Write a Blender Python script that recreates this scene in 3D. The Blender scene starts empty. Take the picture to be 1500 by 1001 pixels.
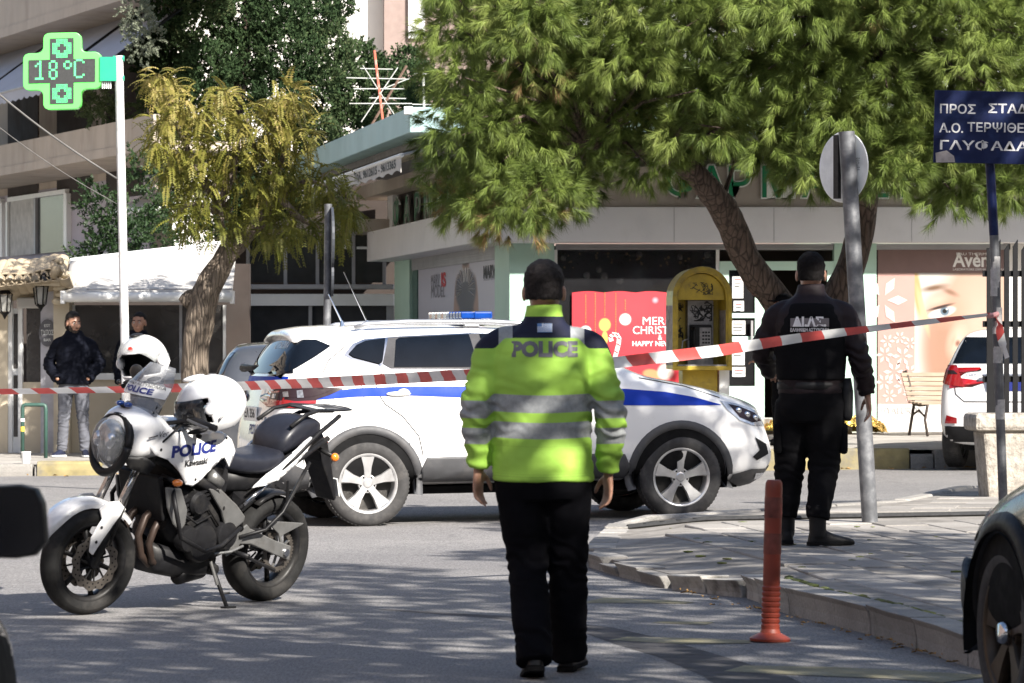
import bpy, bmesh, math, random
import numpy as np
from mathutils import Vector, Matrix, noise
from mathutils.bvhtree import BVHTree
R = math.radians
random.seed(7)
scn = bpy.context.scene
COL = scn.collection
# ---------------------------------------------------------------- camera, sky, sun, exposure
FPX, HC, YH = 5340.0, 1.42, 510.0          # focal length in photo pixels, camera height, horizon row
cd = bpy.data.cameras.new('camera')
cam = bpy.data.objects.new('camera', cd); COL.objects.link(cam)
cam.location = (0, 0, HC); cam.rotation_euler = (R(90), 0, 0)
cd.sensor_width = 36; cd.lens = FPX / 1500 * 36
cd.shift_y = (YH - 500.5) / 1500
cd.clip_start = 0.5; cd.clip_end = 3000
cd.dof.use_dof = True; cd.dof.focus_distance = 27.0; cd.dof.aperture_fstop = 10.0
scn.camera = cam
SUN_AZ, SUN_EL = R(143), R(35)              # azimuth clockwise from +Y
w = bpy.data.worlds.new('World'); scn.world = w; w.use_nodes = True
wn = w.node_tree.nodes; wl = w.node_tree.links
sky = wn.new('ShaderNodeTexSky'); sky.sky_type = 'NISHITA'; sky.sun_disc = False
sky.sun_elevation = SUN_EL; sky.sun_rotation = SUN_AZ
sky.air_density = 1.0; sky.dust_density = 1.5; sky.ozone_density = 1.0
wn['Background'].inputs[1].default_value = 0.082
wl.new(sky.outputs[0], wn['Background'].inputs[0])
sd = bpy.data.lights.new('sun', 'SUN'); sd.energy = 4.9; sd.angle = R(0.53); sd.color = (1.0, 0.94, 0.86)
so = bpy.data.objects.new('sun', sd); COL.objects.link(so)
sdir = Vector((math.sin(SUN_AZ) * math.cos(SUN_EL), math.cos(SUN_AZ) * math.cos(SUN_EL), math.sin(SUN_EL)))
so.rotation_euler = sdir.to_track_quat('Z', 'Y').to_euler(); so.location = (10, -10, 20)
scn.view_settings.view_transform = 'Standard'; scn.view_settings.look = 'None'
scn.view_settings.exposure = 1.42; scn.view_settings.gamma = 1.0
scn.view_settings.use_curve_mapping = False
scn.cycles.use_denoising = True
scn.cycles.max_bounces = 8; scn.cycles.transparent_max_bounces = 12
scn.cycles.sample_clamp_indirect = 6.0

# ---------------------------------------------------------------- helpers
def P(px, py, d):
    return Vector(((px - 750) / FPX * d, d, HC - (py - YH) / FPX * d))
def clamp(a, lo=0.0, hi=1.0): return max(lo, min(hi, a))
def sstep(a, b, x):
    t = clamp((x - a) / (b - a)); return t * t * (3 - 2 * t)
def lerp(a, b, t): return a + (b - a) * t
def gz(x, y):
    return 0.012 * clamp(x, -9, 9) * sstep(20, 28, y)
MATS = {}
def new_mat(name):
    m = bpy.data.materials.new(name); m.use_nodes = True
    nt = m.node_tree
    return m, nt, nt.nodes, nt.links, nt.nodes['Principled BSDF']
def setp(b, **k):
    for kk, v in k.items():
        b.inputs[kk].default_value = v
def coord(n, l, kind='Object', scale=(1, 1, 1)):
    t = n.new('ShaderNodeTexCoord'); mp = n.new('ShaderNodeMapping')
    mp.inputs['Scale'].default_value = scale
    l.new(t.outputs[kind], mp.inputs[0]); return mp.outputs[0]
def nnoise(n, l, vec, scale, detail=4, rough=.55):
    t = n.new('ShaderNodeTexNoise'); t.inputs['Scale'].default_value = scale
    t.inputs['Detail'].default_value = detail; t.inputs['Roughness'].default_value = rough
    l.new(vec, t.inputs['Vector']); return t.outputs['Fac']
def nramp(n, l, fac, stops):
    r = n.new('ShaderNodeValToRGB'); e = r.color_ramp.elements
    while len(e) < len(stops): e.new(0.5)
    for i, (p, c) in enumerate(stops):
        e[i].position = p; e[i].color = (c[0], c[1], c[2], 1) if hasattr(c, '__len__') else (c, c, c, 1)
    l.new(fac, r.inputs[0]); return r.outputs[0]
def nmix(n, l, fac, a, b, mode='MIX'):
    m = n.new('ShaderNodeMix'); m.data_type = 'RGBA'; m.blend_type = mode
    for s, v in ((0, fac), (6, a), (7, b)):
        if hasattr(v, 'is_output'): l.new(v, m.inputs[s])
        elif s == 0: m.inputs[0].default_value = v
        else: m.inputs[s].default_value = (v[0], v[1], v[2], 1)
    return m.outputs[2]
def nmath(n, l, op, a, b=None, cl=False):
    m = n.new('ShaderNodeMath'); m.operation = op; m.use_clamp = cl
    for i, v in enumerate((a, b)):
        if v is None: continue
        if hasattr(v, 'is_output'): l.new(v, m.inputs[i])
        else: m.inputs[i].default_value = v
    return m.outputs[0]
def nbump(n, l, b, h, strength=.3, dist=.01):
    u = n.new('ShaderNodeBump'); u.inputs['Strength'].default_value = strength; u.inputs['Distance'].default_value = dist
    l.new(h, u.inputs['Height']); l.new(u.outputs[0], b.inputs['Normal'])
def M(name, col, rough=.55, metal=0., var=.18, scale=6., fine=0., fscale=120., bump=0., bscale=60., bdist=.004, coat=0., spec=.5, dirt=None, dscale=2.5, damt=.5, sx=(1, 1, 1), rvar=.12):
    """plain surface: base colour broken up by two noises, optional patches of dirt or dappled light, bump and clear coat"""
    if name in MATS: return MATS[name]
    m, nt, n, l, b = new_mat(name)
    v = coord(n, l, 'Object', sx)
    f = nnoise(n, l, v, scale)
    lo = [c * (1 - var) for c in col]; hi = [min(1, c * (1 + var)) for c in col]
    c = nramp(n, l, f, [(.3, lo), (.7, hi)])
    if fine:
        g = nnoise(n, l, v, fscale, 2)
        c = nmix(n, l, 1.0, c, nramp(n, l, g, [(.3, (1 - fine,) * 3), (.7, (1 + fine * .0,) * 3)]), 'MULTIPLY')
    if dirt:
        g = nnoise(n, l, v, dscale, 7, .65)
        c = nmix(n, l, nramp(n, l, g, [(.5, 0), (.72, damt)]), c, dirt)
    l.new(c, b.inputs['Base Color'])
    rr = nramp(n, l, nnoise(n, l, v, scale * 2.3), [(.3, (max(0, rough - rvar * rough),) * 3), (.7, (min(1, rough + rvar * rough),) * 3)])
    l.new(rr, b.inputs['Roughness'])
    setp(b, Metallic=metal)
    b.inputs['Specular IOR Level'].default_value = spec
    if coat: b.inputs['Coat Weight'].default_value = coat; b.inputs['Coat Roughness'].default_value = .05
    if bump: nbump(n, l, b, nnoise(n, l, v, bscale, 5), bump, bdist)
    MATS[name] = m; return m
def glass_dark(name, col=(.012, .014, .016), rough=.04, alpha=1.0, spec=.5):
    if name in MATS: return MATS[name]
    m, nt, n, l, b = new_mat(name)
    v = coord(n, l); f = nnoise(n, l, v, 3)
    l.new(nramp(n, l, f, [(.3, [c * .8 for c in col]), (.7, [c * 1.3 for c in col])]), b.inputs['Base Color'])
    l.new(nramp(n, l, nnoise(n, l, v, 9), [(.3, rough), (.7, rough * 2.2)]), b.inputs['Roughness'])
    b.inputs['Specular IOR Level'].default_value = spec
    b.inputs['Alpha'].default_value = alpha
    MATS[name] = m; return m
def emis(name, col, strength):
    if name in MATS: return MATS[name]
    m, nt, n, l, b = new_mat(name)
    f = nnoise(n, l, coord(n, l), 30)
    setp(b, Roughness=.4)
    l.new(nramp(n, l, f, [(.3, [c * .85 for c in col]), (.7, col)]), b.inputs['Base Color'])
    b.inputs['Emission Color'].default_value = (*col, 1); b.inputs['Emission Strength'].default_value = strength
    MATS[name] = m; return m

def link(o, parent=None):
    COL.objects.link(o)
    if parent is not None: o.parent = parent
    return o
def tag(o, label=None, cat=None, group=None, kind=None):
    if label: o['label'] = label
    if cat: o['category'] = cat
    if group: o['group'] = group
    if kind: o['kind'] = kind
    return o
def empty(name, loc=(0, 0, 0), rz=0., label=None, cat=None, group=None, rot=None):
    o = bpy.data.objects.new(name, None); o.empty_display_size = .2
    o.location = loc; o.rotation_euler = rot if rot else (0, 0, rz)
    COL.objects.link(o); return tag(o, label, cat, group)
def frame(t):
    t = t.normalized()
    a = Vector((0, 0, 1)) if abs(t.z) < .9 else Vector((0, 1, 0))
    x = a.cross(t).normalized(); return x, t.cross(x).normalized()
class MB:
    """collects shapes and links them as one mesh object"""
    def __init__(s): s.v = []; s.f = []
    def add(s, vs, fs):
        k = len(s.v); s.v += [Vector(p) for p in vs]; s.f += [tuple(i + k for i in f) for f in fs]; return s
    def box(s, c, d, rot=None):
        x, y, z = [q / 2 for q in d]
        vs = [Vector((i, j, k)) for i in (-x, x) for j in (-y, y) for k in (-z, z)]
        if rot is not None: vs = [rot @ q for q in vs]
        c = Vector(c)
        return s.add([q + c for q in vs], [(0, 1, 3, 2), (4, 6, 7, 5), (0, 4, 5, 1), (2, 3, 7, 6), (0, 2, 6, 4), (1, 5, 7, 3)])
    def bb(s, a, b):
        return s.box([(a[i] + b[i]) / 2 for i in range(3)], [abs(b[i] - a[i]) for i in range(3)])
    def loft(s, rings, closed=True, caps=True):
        n = len(rings[0]); k = len(s.v)
        for r in rings: s.v += [Vector(p) for p in r]
        m = n if closed else n - 1
        for i in range(len(rings) - 1):
            for j in range(m):
                a = k + i * n + j; b = k + i * n + (j + 1) % n
                s.f.append((a, b, b + n, a + n))
        if caps and closed:
            s.f.append(tuple(k + j for j in reversed(range(n))))
            s.f.append(tuple(k + (len(rings) - 1) * n + j for j in range(n)))
        return s
    def tube(s, pts, r, n=8, caps=True, flat=1.0):
        pts = [Vector(p) for p in pts]
        rr = r if hasattr(r, '__len__') else [r] * len(pts)
        rings = []; px = None
        for i, p in enumerate(pts):
            t = (pts[min(i + 1, len(pts) - 1)] - pts[max(i - 1, 0)])
            if t.length < 1e-9: t = Vector((0, 0, 1))
            if px is None: x, y = frame(t)
            else:
                t = t.normalized(); x = (px - t * px.dot(t)).normalized(); y = t.cross(x)
            px = x
            rings.append([p + x * (math.cos(a) * rr[i]) + y * (math.sin(a) * rr[i] * flat) for a in [2 * math.pi * j / n for j in range(n)]])
        return s.loft(rings, True, caps)
    def lathe(s, prof, c=(0, 0, 0), axis='z', n=24, caps=True):
        rings = []
        c = Vector(c)
        for r, h in prof:
            ring = []
            for j in range(n):
                a = 2 * math.pi * j / n
                p = (r * math.cos(a), r * math.sin(a), h)
                if axis == 'y': p = (p[0], h, p[1])
                if axis == 'x': p = (h, p[0], p[1])
                ring.append(c + Vector(p))
            rings.append(ring)
        return s.loft(rings, True, caps)
    def ell(s, c, r, n=14, m=9, rot=None):
        c = Vector(c); rings = []
        for i in range(m + 1):
            t = math.pi * (i + .02) / (m + .04)
            ring = []
            for j in range(n):
                a = 2 * math.pi * j / n
                q = Vector((r[0] * math.sin(t) * math.cos(a), r[1] * math.sin(t) * math.sin(a), r[2] * math.cos(t)))
                if rot is not None: q = rot @ q
                ring.append(c + q)
            rings.append(ring)
        return s.loft(rings, True, True)
    def prism(s, poly, a, b, plane='xz'):
        """2D outline extruded between a and b along the axis normal to the plane"""
        def q(p, h):
            if plane == 'xz': return (p[0], h, p[1])
            if plane == 'yz': return (h, p[0], p[1])
            return (p[0], p[1], h)
        n = len(poly)
        vs = [q(p, a) for p in poly] + [q(p, b) for p in poly]
        fs = [tuple(range(n)), tuple(reversed(range(n, 2 * n)))] + [(i, i + n, (i + 1) % n + n, (i + 1) % n) for i in range(n)]
        return s.add(vs, fs)
    def quad(s, a, b, c, d): return s.add([a, b, c, d], [(0, 1, 2, 3)])
    def xf(s, m):
        s.v = [m @ p for p in s.v]; return s
    def mesh(s, name, fix=True):
        me = bpy.data.meshes.new(name); me.from_pydata([tuple(p) for p in s.v], [], s.f)
        if fix:
            bm = bmesh.new(); bm.from_mesh(me); bmesh.ops.recalc_face_normals(bm, faces=bm.faces); bm.to_mesh(me); bm.free()
        return me
    def build(s, name, mat, parent=None, smooth=False, bevel=0., loc=None, sub=0, auto=None, fix=True):
        me = s.mesh(name, fix); o = bpy.data.objects.new(name, me); link(o, parent)
        if mat: me.materials.append(mat)
        if smooth:
            me.polygons.foreach_set('use_smooth', [True] * len(me.polygons))
            if auto: me.set_sharp_from_angle(angle=R(auto))
        if loc is not None: o.location = loc
        if bevel:
            b = o.modifiers.new('bevel', 'BEVEL'); b.width = bevel; b.segments = 2; b.limit_method = 'ANGLE'
        if sub:
            b = o.modifiers.new('sub', 'SUBSURF'); b.levels = sub; b.render_levels = sub
        return o
def obox(name, a, b, mat, parent=None, bevel=0.):
    return MB().bb(a, b).build(name, mat, parent, bevel=bevel)
def inst(src, name, parent, loc=None, rot=None, scale=None):
    o = bpy.data.objects.new(name, src.data); link(o, parent)
    if loc is not None: o.location = loc
    if rot is not None: o.rotation_euler = rot
    if scale is not None: o.scale = scale
    for md in src.modifiers:
        if md.type == 'BEVEL':
            b = o.modifiers.new('bevel', 'BEVEL'); b.width = md.width; b.segments = md.segments; b.limit_method = 'ANGLE'
    return o
def text_verts(s, size=1., bold=0., shear=0., align='CENTER', spacing=1.):
    cu = bpy.data.curves.new('lettering', 'FONT'); cu.body = s; cu.size = size; cu.offset = bold
    cu.shear = shear; cu.align_x = align; cu.align_y = 'CENTER'; cu.space_character = spacing; cu.resolution_u = 3
    o = bpy.data.objects.new('lettering', cu); COL.objects.link(o)
    dg = bpy.context.evaluated_depsgraph_get()
    me = bpy.data.meshes.new_from_object(o.evaluated_get(dg))
    bpy.data.objects.remove(o); bpy.data.curves.remove(cu)
    vs = [v.co.copy() for v in me.vertices]; fs = [tuple(p.vertices) for p in me.polygons]
    bpy.data.meshes.remove(me)
    return vs, fs
def text(name, s, size, fn, mat, parent, bold=0., shear=0., align='CENTER', spacing=1., width=None, depth=0.):
    """lettering mapped by fn(u, v) -> point; width squeezes it to that length"""
    vs, fs = text_verts(s, size, bold, shear, align, spacing)
    if not vs: return None
    if width:
        x0 = min(v.x for v in vs); x1 = max(v.x for v in vs); k = width / (x1 - x0)
        for v in vs: v.x *= k
    mb = MB(); mb.add([fn(v.x, v.y) for v in vs], fs)
    o = mb.build(name, mat, parent, fix=False)
    if depth:
        sm = o.modifiers.new('thick', 'SOLIDIFY'); sm.thickness = depth; sm.offset = 1
    return o
def evaluated(o):
    bpy.context.view_layer.update()
    dg = bpy.context.evaluated_depsgraph_get()
    return bpy.data.meshes.new_from_object(o.evaluated_get(dg))
def bake(o):
    me = evaluated(o); mt = list(o.data.materials); o.modifiers.clear(); o.data = me
    if not me.materials:
        for q in mt: me.materials.append(q)
    return o
def fbm(p, s, o=3):
    return noise.fractal(Vector(p) * s, 1.0, 2.0, o)
# ---------------------------------------------------------------- ground materials
def mat_asphalt():
    m, nt, n, l, b = new_mat('asphalt')
    v = coord(n, l)
    big = nnoise(n, l, v, .35, 5, .6); mid = nnoise(n, l, v, 3.0, 6, .65); fin = nnoise(n, l, v, 95, 4, .75); st = nnoise(n, l, coord(n, l, 'Object', (1.0, .22, 1)), 5, 6, .7)
    c = nramp(n, l, big, [(.3, (.165, .160, .160)), (.7, (.235, .227, .22))])
    c = nmix(n, l, nramp(n, l, mid, [(.38, 0), (.75, .55)]), c, (.14, .136, .137))
    c = nmix(n, l, nramp(n, l, st, [(.60, 0), (.72, .55)]), c, (.07, .068, .07))
    c = nmix(n, l, 1.0, c, nramp(n, l, fin, [(.30, .45), (.5, .95), (.72, 1.5)]), 'MULTIPLY')
    gr = nnoise(n, l, coord(n, l, 'Object', (1, .14, 1)), 75, 3, .75)
    c = nmix(n, l, 1.0, c, nramp(n, l, gr, [(.32, .68), (.5, 1.0), (.68, 1.3)]), 'MULTIPLY')
    l.new(c, b.inputs['Base Color'])
    setp(b, Roughness=.8); b.inputs['Specular IOR Level'].default_value = .35
    nbump(n, l, b, fin, .55, .006)
    return m
def mat_slab(name, a, bcol, moss=.35):
    m, nt, n, l, b = new_mat(name)
    v = coord(n, l)
    oi = n.new('ShaderNodeObjectInfo')
    geo = n.new('ShaderNodeNewGeometry')
    f = nnoise(n, l, geo.outputs['Position'], 2.2, 6, .62); g = nnoise(n, l, geo.outputs['Position'], 70, 3)
    c = nramp(n, l, f, [(.3, a), (.7, bcol)])
    c = nmix(n, l, 1.0, c, nramp(n, l, oi.outputs['Random'], [(0, .72), (1, 1.12)]), 'MULTIPLY')
    c = nmix(n, l, 1.0, c, nramp(n, l, g, [(.3, .78), (.7, 1.1)]), 'MULTIPLY')
    h = nnoise(n, l, geo.outputs['Position'], 5.5, 8, .7)
    c = nmix(n, l, nramp(n, l, h, [(.56, 0), (.7, moss)]), c, (.06, .06, .045))
    l.new(c, b.inputs['Base Color']); setp(b, Roughness=.82)
    nbump(n, l, b, nmath(n, l, 'ADD', g, f), .35, .006)
    MATS[name] = m; return m
ASPH = mat_asphalt()
SLAB = mat_slab('paving_slab', (.24, .225, .205), (.33, .31, .285))
KERB = mat_slab('kerb_stone', (.22, .21, .195), (.33, .315, .29), .6)
CEM = M('cement', (.22, .205, .185), .85, var=.3, scale=3, bump=.6, bscale=40, bdist=.01, dirt=(.07, .062, .05), dscale=5, damt=.8)
YKERB = M('yellow_kerb', (.25, .21, .10), .85, var=.3, scale=4, dirt=(.14, .13, .11), dscale=3, damt=.98, bump=.5, bscale=30)
WKERB = M('whitewashed_kerb', (.36, .345, .315), .85, var=.25, scale=6, dirt=(.08, .072, .06), dscale=7, damt=1., bump=.7, bscale=25, bdist=.01)
TAR = M('tar_seal', (.088, .086, .088), .92, var=.3, scale=9, bump=.3, bscale=90, spec=.08)
YPAINT = M('worn_yellow_paint', (.25, .225, .13), .8, var=.3, scale=5, dirt=(.14, .138, .135), dscale=5, damt=1.0, fine=.4, fscale=90)
DARKM = M('dark_iron', (.03, .03, .03), .6, metal=.3, var=.3, scale=30)
MOSS = M('moss', (.09, .11, .03), .95, var=.5, scale=20, dirt=(.12, .10, .06), dscale=12, damt=.7, bump=.8, bscale=120)

# ---------------------------------------------------------------- road sheet
def axis(lo, hi, near_lo, near_hi, step, far):
    a = [lo]
    x = lo
    while x < hi - 1e-6:
        x += step if near_lo <= x < near_hi else far
        a.append(min(x, hi))
    return a
xs = axis(-600, 600, -16, 16, .8, 36.5); ys = axis(-60, 1200, 6, 50, .8, 22)
mb = MB(); mb.v = [Vector((x, y, gz(x, y))) for y in ys for x in xs]
nx = len(xs)
mb.f = [(j * nx + i, j * nx + i + 1, (j + 1) * nx + i + 1, (j + 1) * nx + i) for j in range(len(ys) - 1) for i in range(nx - 1)]
tag(mb.build('road', ASPH, smooth=True, fix=False), kind='structure')

def sheet(name, pts, z, mat, zf=gz, parent=None, step=.5):
    bm = bmesh.new(); f = bm.faces.new([bm.verts.new((p[0], p[1], 0)) for p in pts])
    x0, x1 = min(p[0] for p in pts), max(p[0] for p in pts); y0, y1 = min(p[1] for p in pts), max(p[1] for p in pts)
    bmesh.ops.triangulate(bm, faces=bm.faces[:])
    x = x0 + step
    while x < x1:
        bmesh.ops.bisect_plane(bm, geom=bm.verts[:] + bm.edges[:] + bm.faces[:], plane_co=(x, 0, 0), plane_no=(1, 0, 0)); x += step
    y = y0 + step
    while y < y1:
        bmesh.ops.bisect_plane(bm, geom=bm.verts[:] + bm.edges[:] + bm.faces[:], plane_co=(0, y, 0), plane_no=(0, 1, 0)); y += step
    for v in bm.verts: v.co.z = zf(v.co.x, v.co.y) + z
    bmesh.ops.recalc_face_normals(bm, faces=bm.faces)
    for f in bm.faces:
        if f.normal.z < 0: f.normal_flip()
    me = bpy.data.meshes.new(name); bm.to_mesh(me); bm.free(); me.materials.append(mat)
    o = bpy.data.objects.new(name, me); link(o, parent); return o
# tar seams and worn paint on the near road
def ribbon(pts, w):
    L, Rr = [], []
    for i, p in enumerate(pts):
        a = Vector(pts[max(i - 1, 0)]); b = Vector(pts[min(i + 1, len(pts) - 1)]); t = (b - a).normalized()
        q = Vector((-t.y, t.x)); ww = (w[i] if hasattr(w, '__len__') else w) / 2
        L.append((p[0] + q.x * ww, p[1] + q.y * ww)); Rr.append((p[0] - q.x * ww, p[1] - q.y * ww))
    return L + Rr[::-1]
def gp(px, py, z=0.): 
    d = (HC - z) * FPX / (py - YH); return ((px - 750) / FPX * d, d)
tag(sheet('tar_seam', ribbon([gp(560, 893), gp(740, 905), gp(870, 921), gp(930, 938), gp(1010, 962), gp(1090, 990), gp(1160, 1030)], [.06, .16, .22, .3, .3, .36, .4]), .0018, TAR), kind='structure')
for i, (pts, ww) in enumerate([([gp(868, 880), gp(960, 882), gp(1010, 884)], [.2, .12, .06]), ([gp(905, 936), gp(1010, 940), gp(1100, 941)], [.10, .16, .08]), ([gp(1075, 980), gp(1200, 984), gp(1330, 990), gp(1420, 996)], [.14, .2, .18, .2]), ([gp(960, 912), gp(1040, 914)], [.05, .09])]):
    tag(sheet('road_marking', ribbon(pts, [q * 2.2 for q in ww]), .003, YPAINT), kind='structure')

# ---------------------------------------------------------------- near pavement on the right
def xb(y):
    q = [(20.3, 1.46), (21.35, 1.0), (23.6, .52), (25.8, .62), (27.3, .78)]
    if y <= q[0][0]: return -9.
    for (a, b), (c, d) in zip(q[:-1], q[1:]):
        if y <= c: return lerp(b, d, (y - a) / (c - a))
    return .78 if y < 27.5 else -9.
def pz(x, y): return gz(x, y) + lerp(.085, .14, sstep(0, .8, x - xb(y)))
outline = [(3.2, 15.4), (2.35, 15.6), (2.14, 16.3), (1.90, 18.05), (1.60, 19.4), (1.46, 20.5), (1.0, 21.35), (.52, 23.6), (.62, 25.8), (.78, 27.3), (1.3, 27.5), (3.2, 29.6), (4.1, 32.3), (9, 34), (9, 15.4)]
_o = []
for _i, _a in enumerate(outline):
    _b = outline[(_i + 1) % len(outline)]; _o.append(_a)
    if False:
        _n = max(2, int(math.dist(_a, _b) / .22))
        for _k in range(1, _n): _o.append((lerp(_a[0], _b[0], _k / _n) + random.gauss(0, .035), lerp(_a[1], _b[1], _k / _n) + random.gauss(0, .09)))
outline = _o
pave = tag(sheet('pavement', outline, -.007, CEM, pz, step=.2), kind='structure')
side = MB()
loop = outline
for i in range(len(loop)):
    a, b = loop[i], loop[(i + 1) % len(loop)]
    n = max(1, int(math.dist(a, b) / .4))
    for k in range(n):
        p = [lerp(a[j], b[j], k / n) for j in (0, 1)]; q = [lerp(a[j], b[j], (k + 1) / n) for j in (0, 1)]
        side.quad((p[0], p[1], gz(*p) - .05), (q[0], q[1], gz(*q) - .05), (q[0], q[1], pz(*q) - .007), (p[0], p[1], pz(*p) - .007))
side.build('pavement_edge', CEM, pave)
def inside(p, poly):
    r = False; j = len(poly) - 1
    for i in range(len(poly)):
        if (poly[i][1] > p[1]) != (poly[j][1] > p[1]) and p[0] < (poly[j][0] - poly[i][0]) * (p[1] - poly[i][1]) / (poly[j][1] - poly[i][1]) + poly[i][0]: r = not r
        j = i
    return r
# individual slabs, laid in courses that follow the kerb
SW, SL = .33, .62
slab_meshes = []
for k in range(5):
    bm = bmesh.new(); bmesh.ops.create_cube(bm, size=1)
    for v in bm.verts:
        v.co = Vector((v.co.x * (SL - .016), v.co.y * (SW - .016), v.co.z * .03 - .015)) + Vector((random.uniform(-1, 1), random.uniform(-1, 1), 0)) * .004
    bmesh.ops.bevel(bm, geom=[e for e in bm.edges if all(v.co.z > -.01 for v in e.verts)], offset=.006, segments=1, affect='EDGES')
    me = bpy.data.meshes.new('paving_slab'); bm.to_mesh(me); bm.free(); me.materials.append(SLAB); slab_meshes.append(me)
ang = math.atan2(-1.78, .27) ; ca, sa = math.cos(ang), math.sin(ang)
cx0, cy0 = 2.0, 20.0
rows = 0
inner = [(3.4, 15.6), (2.5, 15.7), (2.27, 16.3), (2.03, 18.05), (1.73, 19.45), (1.6, 20.5), (1.2, 21.9), (1.02, 23.7), (1.05, 25.7), (1.12, 26.6), (9, 27.2), (9, 15.6)]
inner2 = [(1.2, 27.45), (1.35, 27.4), (3.25, 29.45), (4.15, 32.1), (9, 33.7), (9, 27.65), (1.6, 27.45)]
nslab = 0
for poly, aa in ((inner, ang), (inner2, R(-12))):
    ca, sa = math.cos(aa), math.sin(aa)
    for i in range(-40, 40):
        for j in range(-40, 40):
            u = i * SL + (j % 2) * SL * .5; v = j * SW
            x = cx0 + u * ca - v * sa; y = cy0 + u * sa + v * ca
            if x > (y * 690 / FPX) + .9 or y > 33: continue
            cs = [(x + ca * a * SL / 2 - sa * b * SW / 2, y + sa * a * SL / 2 + ca * b * SW / 2) for a in (-1, 1) for b in (-1, 1)]
            if not all(inside(c, poly) for c in cs): continue
            if random.random() < .035: continue
            e = .05
            nrm = Vector((-(pz(x + e, y) - pz(x - e, y)) / (2 * e), -(pz(x, y + e) - pz(x, y - e)) / (2 * e), 1)).normalized()
            nrm = (nrm + Vector((random.gauss(0, .004), random.gauss(0, .004), 0))).normalized()
            o = bpy.data.objects.new('paving_slab', random.choice(slab_meshes)); link(o, pave)
            o.rotation_mode = 'QUATERNION'
            o.rotation_quaternion = Vector((0, 0, 1)).rotation_difference(nrm) @ Matrix.Rotation(aa + random.gauss(0, .006), 3, 'Z').to_quaternion()
            o.location = (x, y, pz(x, y) + random.gauss(0, .0025)); nslab += 1
# kerb stones
def kerb_run(pts, zf, wdt, hgt, mat, parent, length=1.0, base=gz, jit=.006, cham=.03):
    seg = []
    for a, b in zip(pts[:-1], pts[1:]):
        n = max(1, round(math.dist(a, b) / length))
        for k in range(n): seg.append(([lerp(a[j], b[j], k / n) for j in (0, 1)], [lerp(a[j], b[j], (k + 1) / n) for j in (0, 1)]))
    for a, b in seg:
        t = Vector((b[0] - a[0], b[1] - a[1])).normalized(); q = Vector((-t.y, t.x))
        a2 = Vector(a) + t * .008; b2 = Vector(b) - t * .008
        off = random.gauss(0, jit)
        rings = []
        for p in (a2, lerp(a2, b2, .5), b2):
            zt = zf(p.x, p.y) + off + random.gauss(0, .002); zb = base(p.x, p.y) - .06
            prof = [(0, zb), (.0, lerp(zb, zt, .55)), (.012, zt - cham), (.012 + cham * .7, zt), (wdt, zt), (wdt, zb)]
            rings.append([(p.x + q.x * u, p.y + q.y * u, z) for u, z in prof])
        MB().loft(rings).build('kerb_stone', mat, parent, bevel=.008)
kerb_run([(2.22, 15.55), (2.03, 16.25), (1.775, 18.05), (1.475, 19.4), (1.37, 20.3)], lambda x, y: gz(x, y) + .145, -.15, .14, KERB, pave, 1.15)
kerb_run([(1.385, 20.3), (1.33, 20.66)], lambda x, y: gz(x, y) + .135, -.16, .14, WKERB, pave, .36, jit=.006, cham=.045)
kerb_run([(1.31, 20.72), (.93, 21.38)], lambda x, y: gz(x, y) + lerp(.095, .12, sstep(.9, 1.3, x)), -.17, .14, WKERB, pave, .4, jit=.012, cham=.04)
kerb_run([(.90, 21.5), (.66, 22.6), (.50, 23.55), (.56, 24.9), (.66, 26.2), (.76, 27.3)], lambda x, y: gz(x, y) + .088, -.16, .1, KERB, pave, .55, jit=.012, cham=.035)
kerb_run([(.80, 27.42), (1.32, 27.62), (3.25, 29.72), (4.12, 32.4), (9, 34.1)], pz, .14, .14, KERB, pave, .9)
# moss in the kerb joint
ms = MB()
for a, b in zip([(2.19, 16.3), (1.935, 18.07), (1.63, 19.45), (1.53, 20.3)][:-1], [(2.19, 16.3), (1.935, 18.07), (1.63, 19.45), (1.53, 20.3)][1:]):
    n = 60
    for k in range(n):
        if random.random() < .35: continue
        t = random.random(); x = lerp(a[0], b[0], t); y = lerp(a[1], b[1], t); r = random.uniform(.008, .03)
        ms.ell((x + random.gauss(0, .008), y, pz(x, y) + .002), (r, r * 1.6, r * .45), 6, 3)
for k in range(45):
    x = random.uniform(.9, 3.2); y = random.uniform(20, 26.5)
    if not inside((x, y), inner): continue
    r = random.uniform(.006, .022); ms.ell((x, y, pz(x, y)), (r * 2.2, r, r * .4), 5, 3)
tag(ms.build('moss', MOSS, pave, smooth=True), kind='stuff')
# drainage channel across the pavement
ch = MB(); pa = Vector((.85, 26.78)); pb = Vector((6.5, 27.5))
for k in range(46):
    t = (k + .5) / 46; p = pa.lerp(pb, t); z = pz(p.x, p.y)
    ch.box((p.x, p.y, z + .004), (.07, .16, .02), Matrix.Rotation(.5, 3, 'Z'))
ch2 = MB()
for s in (-1, 1):
    ch2.tube([(lerp(pa.x, pb.x, k / 10), lerp(pa.y, pb.y, k / 10) + s * .095, pz(lerp(pa.x, pb.x, k / 10), lerp(pa.y, pb.y, k / 10)) + .006) for k in range(11)], .016, 4)
dr = empty('drain_channel', (0, 0, 0), 0, 'long dark iron drain grating crossing the paving behind the black-clad officer', 'drain')
tag(ch.build('grating', DARKM, dr), kind='stuff'); ch2.build('grating_frame', DARKM, dr)

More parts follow.
